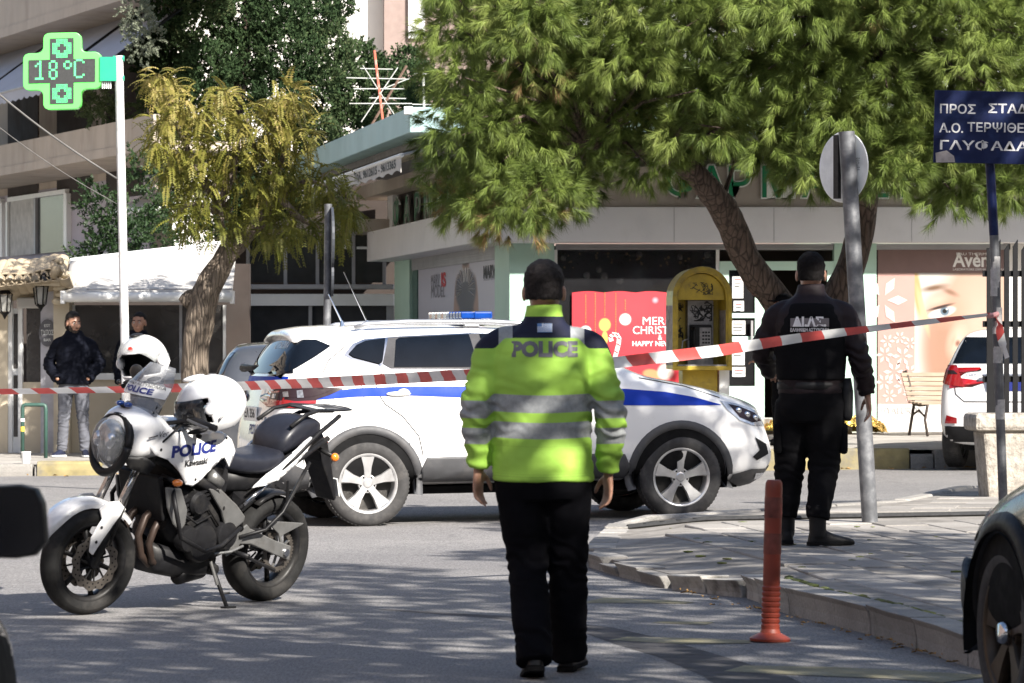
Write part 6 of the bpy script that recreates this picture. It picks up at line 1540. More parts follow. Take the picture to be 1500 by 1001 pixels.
for s in (1, -1):
    MB().lathe([(0, s * .21), (.055, s * .21), (.068, s * .19), (.07, s * .12)], (.09, 0, .63), 'y', 20).build('intake_cover', BBLK, bk, smooth=True, auto=30)
    MB().tube([(.42, s * .07, .90), (.20, s * .16, .80), (-.05, s * .165, .70), (-.26, s * .15, .56), (-.32, s * .14, .46)], [.026, .03, .032, .03, .026], 10).build('frame_tube', SILV if False else BBLK, bk, smooth=True)
    MB().tube([(.01, s * .175, .79), (-.07, s * .178, .735)], .036, 14).build('throttle_duct', SILV, bk, smooth=True)
    MB().tube([(.31, s * .18, .74), (.33, s * .25, .62), (.28, s * .265, .46), (.08, s * .265, .375), (-.06, s * .255, .40), (-.26, s * .2, .48)], .0135, 8).build('crash_bar', BBLK, bk, smooth=True)
    MB().tube([(.27, s * .05, .60), (.36, s * .055, .54), (.405, s * .06, .44), (.37, s * .06, .33), (.26, s * .055, .25), (.05, s * .05, .215)], .022, 10).build('exhaust_header', EXH, bk, smooth=True)
    MB().tube([(.28, s * .10, .56), (.33, s * .105, .48), (.355, s * .1, .40), (.31, s * .09, .30), (.16, s * .08, .23)], .02, 10).build('exhaust_header', EXH, bk, smooth=True)
    # swing arm, foot pegs
    MB().loft([[(x, s * (y0 + .02 * a), z + .5 * hh * b) for a, b in ((-1, -1), (1, -1), (1, 1), (-1, 1))] for x, y0, z, hh in ((-.30, .115, .435, .12), (-.42, .13, .415, .085), (-.62, .135, .345, .08), (-.76, .13, .305, .085))]).build('swing_arm', SILV, bk, bevel=.006)
    MB().lathe([(0, s * .165), (.022, s * .165), (.022, s * .1)], (-.715, 0, .312), 'y', 12).build('axle_nut', CHROME, bk)
    MB().prism([(-.55, .50), (-.86, .475), (-.845, .465), (-.70, .415), (-.68, .40), (-.735, .325), (-.70, .325), (-.655, .42), (-.58, .47)], s * .125, s * .14).build('chain_guard', SILV, bk, bevel=.004)
    MB().tube([(-.27, s * .14, .335), (-.28, s * .27, .33)], .015, 10).build('foot_peg', BBLK, bk, smooth=True); MB().prism([(-.19, .40), (-.36, .49), (-.385, .47), (-.30, .35), (-.22, .31)], s * .145, s * .158).build('foot_peg_bracket', SILV, bk, bevel=.004)
    MB().prism([(.375, .735), (.255, .725), (.185, .60), (.19, .52), (.225, .48), (.28, .52), (.345, .62)], s * .185, s * .205).build('radiator_guard', SILV, bk, bevel=.012)
    MB().prism([(.03, .715), (-.055, .72), (-.22, .615), (-.30, .545), (-.295, .515), (-.20, .46), (-.155, .475), (-.10, .58)], s * .172, s * .195).build('frame_cover', SILV, bk, bevel=.01)
    MB().ell((-.11, s * .197, .60), (.008, .005, .012), 8, 5).build('cover_screw', BBLK, bk)
MB().lathe([(.03, -.14), (.036, -.12), (.036, .12), (.03, .14)], (-.16, 0, .235), 'y', 16).build('muffler', BBLK, bk, smooth=True)
MB().tube([(-.15, .03, .21), (.10, .10, .2)], .045, 12).build('exhaust_box', BBLK, bk, smooth=True)
sect([(-.30, .08, .62, .70), (-.36, .09, .52, .72), (-.5, .085, .62, .72)], 10, .6).build('battery_box', BBLK, bk)
sect([(.22, .13, .70, .88), (0, .15, .68, .87), (-.2, .12, .64, .83)], 12, .6).build('airbox', BBLK, bk)
MB().tube([(-.52, .03, .62), (-.40, -.07, .45)], .028, 10).build('shock_absorber', SILV, bk)
hg = []
for k in range(10):
    a = R(70 + 11 * k); hg.append([Vector((-.71 + math.cos(a) * rr, y, .312 + math.sin(a) * rr)) for rr, y in ((.325, -.085), (.335, -.06), (.34, 0), (.335, .06), (.325, .085), (.33, .0))])
MB().loft(hg[-5:] if False else hg[:0] + [[Vector((q.x * -1 - 1.42, q.y, q.z)) for q in r] for r in hg[:6]]).build('tyre_hugger', BBLK, bk, smooth=True)
# side stand reaching the ground
MB().tube([(-.13, .12, .285), (-.145, .185, .17), (-.15, .268, .048)], [.014, .012, .011], 8).build('side_stand', BBLK, bk, smooth=True)
MB().box((-.155, .275, .049), (.075, .05, .01), Matrix.Rotation(-R(9) * -1, 3, 'X')).build('stand_foot', BBLK, bk); MB().tube([(-.147, .222, .115), (-.185, .245, .125)], .006, 6).build('stand_tang', BBLK, bk); MB().tube([(-.10, .15, .29), (-.135, .19, .16)], .009, 8).build('stand_spring', SILV, bk)
MB().tube([(-.10, .17, .335), (-.22, .185, .345), (-.33, .17, .37)], .008, 6).build('gear_lever', SILV, bk)
# cables
for pts in ([(.30, .2, 1.11), (.38, .15, 1.0), (.40, .1, .85)], [(.31, .22, 1.10), (.42, .2, 1.0), (.45, .08, .88), (.58, .1, .6), (.66, .1, .4)], [(.2, .12, .78), (.05, .17, .66), (-.1, .18, .5)], [(.24, .19, .60), (.1, .2, .52), (-.02, .19, .56)]):
    MB().tube(pts, .006, 6).build('cable', BBLK, bk, smooth=True)
# ---------------------------------------------------------------- two helmets left on the bike
HELW = mat_paint('white_helmet_shell', (.78, .78, .78), rough=.18, damt=0.)
VIS = thin_glass('visor_plastic', (.05, .052, .056), .7)
def helmet(name, label, loc, rot, visor_up):
    e = empty(name, loc, 0, label, 'helmet', rot=rot)     # faces +x
    def shell(r, cut, nm, mat, inset=0.):
        mb = MB(); nu, nv = 88, 60
        def pt(i, j):
            a = 2 * math.pi * i / nu; t = math.pi * .80 * j / nv
            x = math.sin(t) * math.cos(a); y = math.sin(t) * math.sin(a); z = math.cos(t)
            k = r
            px_ = x * .150 * k; py_ = y * .123 * k; pz_ = z * .135 * k
            if z < 0: px_ *= 1 + .10 * (-z) * (1 if x > 0 else -.3); py_ *= 1 - .06 * z * z
            return Vector((px_, py_, pz_))
        P_ = [[pt(i, j) for i in range(nu)] for j in range(nv + 1)]
        idx = {}
        for j in range(nv):
            for i in range(nu):
                q = [P_[j][i], P_[j][(i + 1) % nu], P_[j + 1][(i + 1) % nu], P_[j + 1][i]]; c = sum(q, Vector()) / 4
                if cut(c): continue
                f = []
                for (jj, ii) in ((j, i), (j, (i + 1) % nu), (j + 1, (i + 1) % nu), (j + 1, i)):
                    if (jj, ii) not in idx: idx[(jj, ii)] = len(mb.v); mb.v.append(P_[jj][ii])
                    f.append(idx[(jj, ii)])
                mb.f.append(tuple(f))
        o = mb.build(nm, mat, e, smooth=True); md = o.modifiers.new('t', 'SOLIDIFY'); md.thickness = .008; md.offset = -1; return o
    face = lambda c: c.x > .03 and -.062 < c.z < .052 and abs(c.y) < .116
    shell(1.0, face, 'helmet_shell', HELW); shell(.90, lambda c: face(c) or c.z < -.09, 'helmet_lining', BBLK)
    up = R(-48) if visor_up else 0.
    vm = MB(); n_ = 20
    for j in range(7):
        for i in range(n_ + 1):
            a = R(-68 + 136 * i / n_); z = lerp(-.062, .055, j / 6); k = math.sqrt(max(.1, 1 - (z / .137) ** 2)) * 1.035
            p = Vector((math.cos(a) * .150 * k, math.sin(a) * .123 * k, z)); vm.v.append(Matrix.Rotation(up, 3, 'Y') @ p)
    vm.f = [(j * (n_ + 1) + i, j * (n_ + 1) + i + 1, (j + 1) * (n_ + 1) + i + 1, (j + 1) * (n_ + 1) + i) for j in range(6) for i in range(n_)]
    o = vm.build('visor', VIS if not visor_up else thin_glass('clear_visor', (.6, .62, .62), .35), e, smooth=True); md = o.modifiers.new('t', 'SOLIDIFY'); md.thickness = .003
    for s in (1, -1):
        MB().lathe([(0, s * .128), (.022, s * .127), (.026, s * .119), (.026, s * .10)], (.03, 0, .0), 'y', 18).build('visor_pivot', HELW, e, smooth=True)
    MB().tube([(.095, y, -.10 + .01 * math.cos(y * 30)) for y in [-.085 + .17 * k / 8 for k in range(9)]], .012, 8).build('chin_trim', BBLK, e, smooth=True)
    MB().ell((.155, 0, -.085), (.014, .05, .014), 12, 7).build('chin_vent', BBLK, e, smooth=True); MB().ell((.045, 0, .137), (.05, .03, .012), 12, 6).build('top_vent', HELW if not visor_up else BLKP, e, smooth=True)
    for s in (1, -1):
        MB().ell((.10, s * .098, -.083), (.045, .012, .012), 10, 6, Matrix.Rotation(-s * .5, 3, 'Z')).build('side_vent', BLKP, e, smooth=True)
        MB().tube([(-.12, s * .08, .02), (-.05, s * .118, -.01), (.0, s * .121, -.05)], .006, 6).build('shell_ridge', HELW, e, smooth=True)
    return e
h1 = helmet('motorcycle_helmet', 'white helmet with raised visor perched on the far mirror behind windscreen', P(210, 530, 20.15), (R(4), R(6), R(250)), True)
MB().ell((.128, 0, .075), (.006, .016, .014), 8, 5).build('red_sticker', M('red_sticker', (.6, .03, .02), .4), h1); MB().ell((.03, .0, .133), (.02, .012, .006), 5, 3).build('blue_badge', BINK, h1)
h2 = helmet('motorcycle_helmet', 'white helmet with closed dark visor lying on the fuel tank', P(309, 594, 19.62), (R(-4), R(14), R(198)), False)
h1.scale = (1.1,) * 3; h2.scale = (1.3, 1.22, 1.22)
# ================================================================ street furniture and small things
GALV = M('galvanised_steel', (.12, .125, .135), .55, metal=.4, var=.35, scale=9, dirt=(.3, .3, .3), dscale=9, damt=.5)  # the paler patches are dappled light put into the steel colour
def lean_pole(px0, py0, px1, py1, d, r, name, mat, parent, base, n=14):
    a, b = P(px0, py0, d) - base, P(px1, py1, d) - base
    return MB().tube([a, a.lerp(b, .33), a.lerp(b, .66), b], r, n).build(name, mat, parent, smooth=True, auto=40)
# round sign seen from behind
b = P(1275, 773, 26.2); rsn = empty('round_sign', b, 0, 'round traffic sign seen from behind on leaning grey pole beside officer', 'sign')
lean_pole(1240, 193, 1275, 776, 26.2, .058, 'pole', GALV, rsn, b)
MB().lathe([(0, 3.0), (.05, 3.0)], (0, 0, 0)).mesh('x')
rot = Matrix.Rotation(R(-52), 4, 'Z')
cdisc = P(1236, 245, 26.33) - b
MB().lathe([(0, -.004), (.252, -.004), (.258, .0), (.252, .006), (0, .006)], (0, 0, 0), 'y', 48).xf(Matrix.Translation(cdisc) @ rot).build('sign_disc', M('sign_back', (.78, .80, .78), .55, var=.06, scale=4, dirt=(.4, .42, .4), dscale=6, damt=.4), rsn, smooth=True, auto=30)
MB().box((0, -.02, 0), (.05, .03, .46)).xf(Matrix.Translation(cdisc + Vector((-.035, -.02, 0))) @ rot).build('channel', DARKM, rsn)
for k in range(7):
    q = cdisc + rot.to_3x3() @ Vector((.13, -.0065, .055 - k * .016))
    text('fine_print', ['KATAΣKEYH', 'ΣHMANΣH', 'TYΠOΣ AK', 'ΔHMOΣ', 'KATHΓOPIA', 'MEMBPANH', 'ETOΣ'][k], .016, lambda u, v, q=q: q + rot.to_3x3() @ Vector((u, 0, v)), INK, rsn)
# blue direction sign
SIGNB = M('sign_blue', (.003, .009, .05), .5, var=.2, scale=5, spec=.25, dirt=(.02, .04, .12), dscale=9, damt=.6)  # lighter blue blotches: dappled light put into the plate colour
b = P(1472, 823, 22.0); b.z = pz(b.x, b.y); bs = empty('blue_sign', b, 0, 'dark blue direction sign with white Greek lettering on thin pole', 'sign')
lean_pole(1450, 238, 1456, 345, 22.0, .0285, 'pole_top', SIGNB, bs, b); lean_pole(1456, 345, 1473, 835, 22.0, .028, 'pole', GALV, bs, b)
for px, py, h in ((1458, 405, .12), (1461, 470, .08), (1462, 520, .05), (1465, 600, .06)): 
    q = P(px, py, 22.0) - b; MB().tube([q - Vector((0, 0, h)), q + Vector((0, 0, h))], .0292, 14, caps=False).build('worn_sticker', M('worn_paper', (.42, .41, .40), .8, var=.25, scale=40), bs, smooth=True)
sc0 = P(1452, 187, 21.95); srot = Matrix.Rotation(R(1.2), 3, 'Y')
def sgn(u, v, off=0.): return sc0 - b + srot @ Vector((u, off, v))
s22 = FPX / 21.95
MB().box((0, 0, 0), (168 / s22, .012, 106 / s22), None).xf(Matrix.Translation(sc0 - b) @ srot.to_4x4()).build('sign_plate', SIGNB, bs, bevel=.003)
def stx(s, px0, py, px1, h=.075):
    q = [(px0 + px1) / 2 - 1452, -(py - 187)]
    text('lettering', s, h, lambda u, v: sgn(u + q[0] / s22, v + q[1] / s22, -.008), M('reflective_white', (.55, .55, .56), .5, var=.15, scale=30), bs, bold=.0012, width=(px1 - px0) / s22)
stx('ΠΡΟΣ', 1376, 162, 1428); stx('ΣΤΑΔΙΟ', 1447, 160, 1525); stx('Α.Ο.', 1376, 190, 1411); stx('ΤΕΡΨΙΘΕΑΣ', 1417, 188, 1526); stx('ΓΛΥΦΑΔΑΣ', 1377, 215, 1524)
MB().add([sgn(*[(x - 1452) / s22, -(y - 187) / s22], -.0085) for x, y in ((1371, 226), (1387, 222), (1398, 230), (1400, 239), (1372, 240))], [(0, 1, 2, 3, 4)]).build('torn_sticker', M('torn_sticker', (.34, .31, .30), .8, var=.2, scale=30), bs)
# orange flexible bollard
ORG = M('worn_orange_plastic', (.24, .037, .018), .5, var=.2, scale=9, dirt=(.10, .03, .02), dscale=6, damt=.8, sx=(1, 1, .5))
bx_, by_ = gp(1128, 940); bo2 = empty('orange_bollard', (bx_, by_, gz(bx_, by_) + .004), 0, 'orange flexible bollard standing in the gutter by kerb', 'bollard', rot=(0, R(1.4), 0))
MB().lathe([(.0, 0), (.098, 0), (.1, .012), (.085, .022), (.05, .04), (.044, .06)], n=28).build('base', ORG, bo2, smooth=True, auto=40)
pr = [(.044, .05)]
for k in range(8): pr += [(.045, .065 + k * .026), (.046, .078 + k * .026), (.041, .083 + k * .026), (.041, .087 + k * .026)]
MB().lathe(pr + [(.042, .28)], n=28, caps=False).build('flexible_rings', ORG, bo2, smooth=True, auto=30)
MB().lathe([(.042, .28), (.042, .74), (.040, .765), (.032, .778), (0, .78)], n=28, caps=False).build('post', ORG, bo2, smooth=True, auto=40)
DIRB = M('grimy_reflective_band', (.17, .04, .028), .6, var=.5, scale=14)
for z in (.47, .645): MB().lathe([(.0428, z - .05), (.0433, z - .048), (.0433, z + .048), (.0428, z + .05)], n=28, caps=False).build('reflective_band', DIRB, bo2, smooth=True)
# pharmacy cross on its pole
GRN = M('cross_green', (.10, .62, .10), .4, var=.05, scale=4, coat=.3); GRN2 = M('bracket_green', (.02, .36, .20), .4, var=.05)
GRN.node_tree.nodes['Principled BSDF'].inputs['Emission Color'].default_value = (.12, .7, .12, 1); GRN.node_tree.nodes['Principled BSDF'].inputs['Emission Strength'].default_value = .16
LED = emis('led_green', (.10, .75, .26), .42); PANEL = M('led_panel_black', (.02, .021, .021), .5, var=.3, scale=40)
DX = 37.6; SX = FPX / DX
b = P(186, 640, DX); b.z = gz(b.x, b.y); px_ = empty('pharmacy_cross', b, 0, 'lit green pharmacy cross showing 18 degrees on a white pole', 'sign')
lean_pole(174, 82, 187, 700, DX, .045, 'pole', M('white_pole_paint', (.60, .60, .60), .6, var=.12, scale=5, dirt=(.3, .28, .25), dscale=9, damt=.7), px_, b)
cc = P(92, 105, DX) - b; TW = .06
def crs(u, v, off=0.): return cc + Vector((u / SX, off + .0009 * u, (v - .06 * u * 0 + .035 * u) / SX))
def cross_outline(L, W, r):
    pts = []
    cs = [(W, L), (W, W), (L, W), (L, -W), (W, -W), (W, -L), (-W, -L), (-W, -W), (-L, -W), (-L, W), (-W, W), (-W, L)]
    inner = {1, 4, 7, 10}
    n_ = len(cs)
    for i, c in enumerate(cs):
        a = Vector(cs[i - 1]) - Vector(c); d = Vector(cs[(i + 1) % n_]) - Vector(c); a.normalize(); d.normalize(); c = Vector(c)
        for k in range(6):
            t = k / 5; p0, p1, p2 = c + a * r, c, c + d * r
            pts.append((1 - t) ** 2 * p0 + 2 * t * (1 - t) * p1 + t * t * p2)
    return pts
ol = cross_outline(56, 27, 10)
MB().loft([[crs(p.x, p.y, -.07) for p in ol], [crs(p.x, p.y, .07) for p in ol]]).build('cross_case', GRN, px_, bevel=.006)
il = cross_outline(48, 17, 1)
MB().loft([[crs(p.x, p.y, -.078) for p in il], [crs(p.x, p.y, -.06) for p in il]]).build('display', PANEL, px_)
dots = MB()
def dot(u, v, s=.95):
    dots.quad(crs(u - s / 2, v - s / 2, -.081), crs(u + s / 2, v - s / 2, -.081), crs(u + s / 2, v + s / 2, -.081), crs(u - s / 2, v + s / 2, -.081))
FONT = {'1': ['0010', '0110', '1010', '0010', '0010', '0010', '0010', '0010', '1111'], '8': ['0110', '1001', '1001', '1001', '0110', '1001', '1001', '1001', '0110'], 'o': ['0110', '1001', '1001', '0110'], 'C': ['01110', '10001', '10000', '10000', '10000', '10000', '10000', '10001', '01110']}
for ch, u0, top in (('1', -38, 15), ('8', -18, 15), ('o', 3, 14), ('C', 18, 16)):
    for r_, row in enumerate(FONT[ch]):
        for c_, q in enumerate(row):
            if q == '1':
                for du in (0, 1.55):
                    for dv in (0, 1.55): dot(u0 + c_ * 3.1 + du, top - r_ * 3.1 - dv, 1.25)
for v0 in (33, -33):
    for i in range(-7, 8):
        for j in range(-7, 8):
            if (abs(i) > 4 and abs(j) > 4) or abs(i) + abs(j) > 11: continue
            if (abs(i) <= 1 and abs(j) <= 3) or (abs(j) <= 1 and abs(i) <= 3): continue
            dot(i * 1.85, v0 + j * 1.85, 1.2)
tag(dots.build('led_dots', LED, px_, fix=False), kind='stuff')
MB().bb(tuple(P(147, 119, DX) - b + Vector((0, -.04, 0))), tuple(P(171, 84, DX) - b + Vector((0, .04, 0)))).build('bracket_box', GRN2, px_)
for py in (86, 115): MB().tube([P(166, py, DX) - b, P(182, py, DX) - b], .03, 8).build('pole_clamp', GRN2, px_)
for k in range(5): MB().tube([P(150 + k * 3, 120, DX) - b, P(150 + k * 3, 130, DX) - b], .008, 5).build('cable_tail', WHITEF, px_)
# sign pole seen edge-on beside the car roof
b = P(481, 650, 36.5); b.z = gz(b.x, b.y); es = empty('edge_on_sign', b, 0, 'thin grey post with round sign seen edge-on behind police car', 'sign')
lean_pole(481, 299, 477, 690, 36.5, .038, 'pole', GALV, es, b)
rot = Matrix.Rotation(R(-84), 4, 'Z')
for py, rr in ((352, .33), (405, .2)):
    MB().lathe([(0, -.012), (rr, -.012), (rr, .012), (0, .012)], (0, 0, 0), 'y', 32).xf(Matrix.Translation(P(486, py, 36.5) - b) @ rot).build('sign_disc', M('dark_sign_edge', (.05, .055, .065), .5, metal=.3), es)
# overhead cables
for a, c, r_ in (((-60, 88), (173, 263), .010), ((-60, 140), (173, 300), .004)):
    p, q = P(*a, 36), P(*c, DX)
    tag(MB().tube([p.lerp(q, k / 12) + Vector((0, 0, -.25 * math.sin(math.pi * k / 12))) * .25 for k in range(13)], r_, 6).build('overhead_cable', M('cable_grey', (.13, .125, .12), .8), smooth=True), 'thick grey overhead cable running down to the white pole' if r_ > .008 else 'thin overhead wire below the thick cable at left', 'cable', 'overhead cables')
# steel hoop and paper cup on the far pavement
b = P(50, 668, 44.4); b.z = fz(b.x, b.y); hp = empty('steel_hoop', b, 0, 'dark green steel hoop barrier on the pavement beside the bearded man', 'barrier')
GST = M('dark_green_steel', (.03, .075, .06), .5, var=.2, scale=9)
k44 = 44.4 / FPX
MB().tube([(-17 * k44, 0, -.02), (-17 * k44, 0, .60), (-16 * k44, 0, .635), (-13 * k44, 0, .645), (13 * k44, 0, .645), (16 * k44, 0, .635), (17 * k44, 0, .60), (17 * k44, 0, -.02)], .024, 8).build('hoop', GST, hp, smooth=True)
MB().tube([(-17 * k44, 0, .32), (-17 * k44, 0, .38)], .026, 8).build('yellow_band', M('yellow_tape', (.6, .42, .05), .5), hp); MB().tube([(-17 * k44, 0, .44), (-17 * k44, 0, .48)], .026, 8).build('white_band', WHITEF, hp)
b = P(38, 694, 42.6); b.z = fz(b.x, b.y); cp = empty('paper_cup', b, 0, 'small white paper cup standing on the far kerb at left', 'cup')
MB().lathe([(0, 0), (.045, 0), (.058, .13), (.062, .132), (.06, .14), (0, .14)], n=16).build('cup', WHITEF, cp, smooth=True, auto=40)
# ---------------------------------------------------------------- yellow phone booth
YEL = M('phone_yellow', (.37, .26, .018), .5, var=.2, scale=6, dirt=(.12, .09, .03), dscale=5, damt=.85, coat=.2)
k43 = 43. / FPX; b = P(1022, 600, 43.0); b.z = fz(b.x, b.y)
pb_ = empty('phone_booth', b, R(8), 'battered yellow arched phone booth covered in graffiti by the pharmacy', 'phone booth')
zb = lambda py: HC + (YH - py) * k43 - b.z
W2 = .34; zt_, zs_, zl_ = zb(393), zb(436), zb(541)
def arch(w, top, spring, low, n=14): return [(-w, low)] + [(-w * math.cos(math.pi * k / n), spring + (top - spring) * math.sin(math.pi * k / n)) for k in range(n + 1)] + [(w, low)]
oa, ia = arch(W2, zt_, zs_, zl_), arch(W2 - .055, zt_ - .06, zs_, zl_ + .05)
def framef(name, y0, y1, o_, i_, mt):
    mb = MB(); n_ = len(o_)
    for y in (y0, y1): mb.v += [Vector((p[0], y, p[1])) for p in o_] + [Vector((p[0], y, p[1])) for p in i_]
    for k in range(n_):
        q = (k + 1) % n_
        mb.f += [(k, q, n_ + q, n_ + k), (2 * n_ + k, 3 * n_ + k, 3 * n_ + q, 2 * n_ + q), (k, 2 * n_ + k, 2 * n_ + q, q), (n_ + k, n_ + q, 3 * n_ + q, 3 * n_ + k)]
    return mb.build(name, mt, pb_, bevel=.008)
framef('shell', -.28, .22, oa, ia, YEL); framef('front_rim', -.30, -.278, arch(W2 + .015, zt_ + .015, zs_, zl_ - .012), arch(W2 - .035, zt_ - .04, zs_, zl_ + .04), YEL)
MB().prism(arch(W2 - .02, zt_ - .02, zs_, zl_ + .01), .2, .215).build('back_panel', YEL, pb_)
MB().prism([(-W2 + .06, zs_), (-W2 + .06, zs_ - .03), (W2 - .06, zs_ - .03), (W2 - .06, zs_)], -.2, .2).build('hood_shelf', YEL, pb_) 
MB().prism(arch(W2 - .06, zt_ - .07, zs_ + .0, zs_ - .0), -.2, -.19).build('hood_panel', YEL, pb_)
STEEL = M('scuffed_steel', (.22, .21, .21), .5, metal=.4, var=.25, scale=14, dirt=(.1, .1, .1), dscale=9, damt=.6)
MB().bb((-.11, .06, zb(540)), (.2, .2, zb(440))).build('phone_panel', STEEL, pb_, bevel=.006)
MB().bb((-.09, -.01, zb(510)), (.17, .06, zb(476))).build('phone_unit', BLKP, pb_, bevel=.012); MB().bb((.02, -.02, zb(507)), (.16, -.008, zb(480))).build('keypad_plate', STEEL, pb_, bevel=.004)
for i in range(3):
    for j in range(4): MB().bb((.05 + i * .034, -.026, zb(486 + j * 5) - .02), (.075 + i * .034, -.02, zb(486 + j * 5))).build('key', BLKP, pb_)
MB().tube([(-.06, -.03, zb(482)), (-.055, -.06, zb(484)), (-.055, -.06, zb(504)), (-.06, -.03, zb(506))], [.026, .02, .02, .028], 10).build('handset', BLKP, pb_, smooth=True)
MB().tube([(-.06, -.03, zb(507)), (-.1, -.05, zb(520)), (-.16, -.06, zb(525)), (-.2, -.03, zb(516)), (-.18, .0, zb(500)), (-.1, .02, zb(496))], .008, 6).build('handset_cord', GREYMET, pb_, smooth=True)
for s, mt in ((-1, BINK), (1, GRYI)):
    MB().bb((s * (W2 - .058), -.24, zb(520)), (s * (W2 - .052), .1, zb(455))).build('advert_panel', M('faded_advert_%d' % (s + 1), (.16, .16, .20) if s < 0 else (.28, .25, .24), .5, var=.5, scale=14), pb_)
    MB().bb((s * (W2 + .001), -.26, zb(535)), (s * (W2 + .008), .18, zb(448))).build('outer_advert', M('torn_advert', (.30, .26, .24), .7, var=.5, scale=16, dirt=(.1, .1, .16), dscale=8, damt=.8), pb_)
MB().bb((-.2, -.1, -.05), (.22, .16, zl_ - .012)).build('pedestal', YEL, pb_, bevel=.01); MB().bb((-.26, -.24, -.06), (.28, .22, .03)).build('foot', CEM, pb_)
MB().bb((W2 - .1, -.1, .0), (W2 + .02, .2, zl_)).build('side_post', WHITEF, pb_)
MB().box((0, -.21, zl_ + .04), (2 * W2 - .1, .16, .03)).build('shelf', STEEL, pb_)
random.seed(3)
def graffiti(x0, x1, z0, z1, y, n, r):
    for _ in range(n):
        p = Vector((random.uniform(x0, x1), y, random.uniform(z0, z1))); pts = [p.copy()]
        for k in range(random.randint(4, 8)):
            p = p + Vector((random.uniform(-.05, .06), 0, random.uniform(-.05, .05))); p.x = clamp(p.x, x0, x1); p.z = clamp(p.z, z0, z1); pts.append(p.copy())
        MB().tube(pts, r, 4, flat=1.).build('graffiti_stroke', INK, pb_)
graffiti(-.22, .2, zs_ + .02, zt_ - .1, -.192, 26, .006); graffiti(-.14, .14, zs_ + .03, zs_ + .17, -.193, 12, .011); graffiti(-.08, .18, zb(470), zb(442), .056, 14, .007); graffiti(-.26, -.14, zb(500), zb(445), .197, 10, .006)
graffiti(-.3, .3, zt_ - .06, zt_ - .02, -.302, 0, .004)
text('graffiti', 'SLATT', .10, lambda u, v: Vector((.05 + u, .054, zb(452) + v)), INK, pb_, shear=.3); text('graffiti', 'LIKE', .09, lambda u, v: Vector((.02 + u, -.193, zt_ - .13 + v)), INK, pb_, shear=.2)
text('graffiti', 'SS', .09, lambda u, v: Vector((-.2 + u, .196, zb(448) + v)), INK, pb_)
# ---------------------------------------------------------------- bench
BW = M('weathered_bench_wood', (.25, .195, .145), .8, var=.25, scale=5, sx=(.3, 1, 1), dirt=(.18, .14, .10), dscale=6, damt=.6); IRON = M('rusty_iron', (.045, .032, .026), .7, var=.3, scale=16)
b = P(1338, 645, 46.3); b.z = fz(b.x, b.y); bn = empty('park_bench', b, R(22), 'weathered slatted park bench with iron legs below the skin care poster', 'bench')
for k in range(6):
    t = k / 5; MB().box((.86, .04 + .16 * t, .47 + .30 * t), (1.86, .02, .055), Matrix.Rotation(R(-24), 3, 'X')).build('back_slat', BW, bn, bevel=.005)
for k in range(4): MB().box((.86, -.02 - .095 * k, .425 - .006 * k), (1.86, .08, .022)).build('seat_slat', BW, bn, bevel=.005)
for x in (.02, .86, 1.7):
    MB().tube([(x, .24, .82), (x, .17, .70), (x, .06, .48), (x, .02, .40), (x, .08, .22), (x, .15, 0.)], .022, 6).build('leg', IRON, bn, smooth=True)
    MB().tube([(x, .04, .40), (x, -.14, .385), (x, -.34, .40), (x, -.33, .37), (x, -.27, .2), (x, -.34, 0.)], .02, 6).build('leg', IRON, bn, smooth=True)
    MB().tube([(x, .06, .26), (x, -.1, .32), (x, -.28, .24)], .014, 6).build('stretcher', IRON, bn, smooth=True)
# ---------------------------------------------------------------- gold foil blanket on the pavement
FOIL = M('gold_foil', (.62, .43, .10), .28, metal=.95, var=.25, scale=12, bump=.5, bscale=28, bdist=.03)
b = P(1215, 640, 47.0); b.z = fz(b.x, b.y); fo = MB(); nu, nv = 60, 30
for j in range(nv + 1):
    for i in range(nu + 1):
        x = lerp(-.95, .72, i / nu); y = lerp(-.32, .42, j / nv); r_ = clamp(1 - (y / .4) ** 2) * clamp(1 - ((x + .1) / .9) ** 4)
        h = .24 * r_ * (.8 + .3 * math.sin(x * 4)) + .07 * fbm((x, y, 0), 5, 4) * (.3 + r_) + .05 * abs(fbm((x * 2, y, 3), 9, 3))
        fo.v.append(Vector((x + .03 * fbm((x, y, 9), 7), y, max(.004, h))))
fo.f = [(j * (nu + 1) + i, j * (nu + 1) + i + 1, (j + 1) * (nu + 1) + i + 1, (j + 1) * (nu + 1) + i) for j in range(nv) for i in range(nu)]
ft = empty('foil_blanket', b, 0, 'crumpled gold foil blanket lying on the pavement behind the officer', 'blanket'); fo.build('foil_sheet', FOIL, ft, smooth=False, fix=False)
# ---------------------------------------------------------------- low wall with black railing
OLDW = M('stained_whitewash', (.40, .365, .315), .9, var=.25, scale=3, fine=.35, fscale=30, bump=.9, bscale=25, bdist=.02, dirt=(.07, .06, .05), dscale=15, damt=1.0)
lw = empty('low_wall', (3.90, 30.2, pz(3.74, 30.2) - .13), R(5), 'stained whitewashed low wall with stone cap at the right edge', 'wall')
MB().loft([[(lerp(.06, .0, z / .7), y, z) if e == 0 else (4, y, z) for e, y in ((0, 0), (1, 0), (1, .4), (0, .4))] for z in (-.1, .68)]).build('wall_body', OLDW, lw, bevel=.02)
for k in range(4): MB().box((.45 + k * .98 - .04, .2, .75), (.97, .5, .15)).build('cap_stone', OLDW, lw, bevel=.04)
rl = empty('iron_railing', (3.93, 30.4, pz(3.74, 30.2) + .69), R(5), 'black iron railing with flat pointed bars on top of the low wall', 'railing')
for k in range(50):
    x = .03 + k * .073; w_ = .042 if k else .07; h_ = 1.42 + (.03 if k % 2 else 0)
    MB().prism([(x, 0), (x + w_, 0), (x + w_, h_), (x + w_ * .0 + .002, h_ - .06)] if k else [(x, 0), (x + w_, 0), (x + w_, h_ - .04), (x, h_ - .04)], -.012, .012).build('bar', BLACKM, rl)
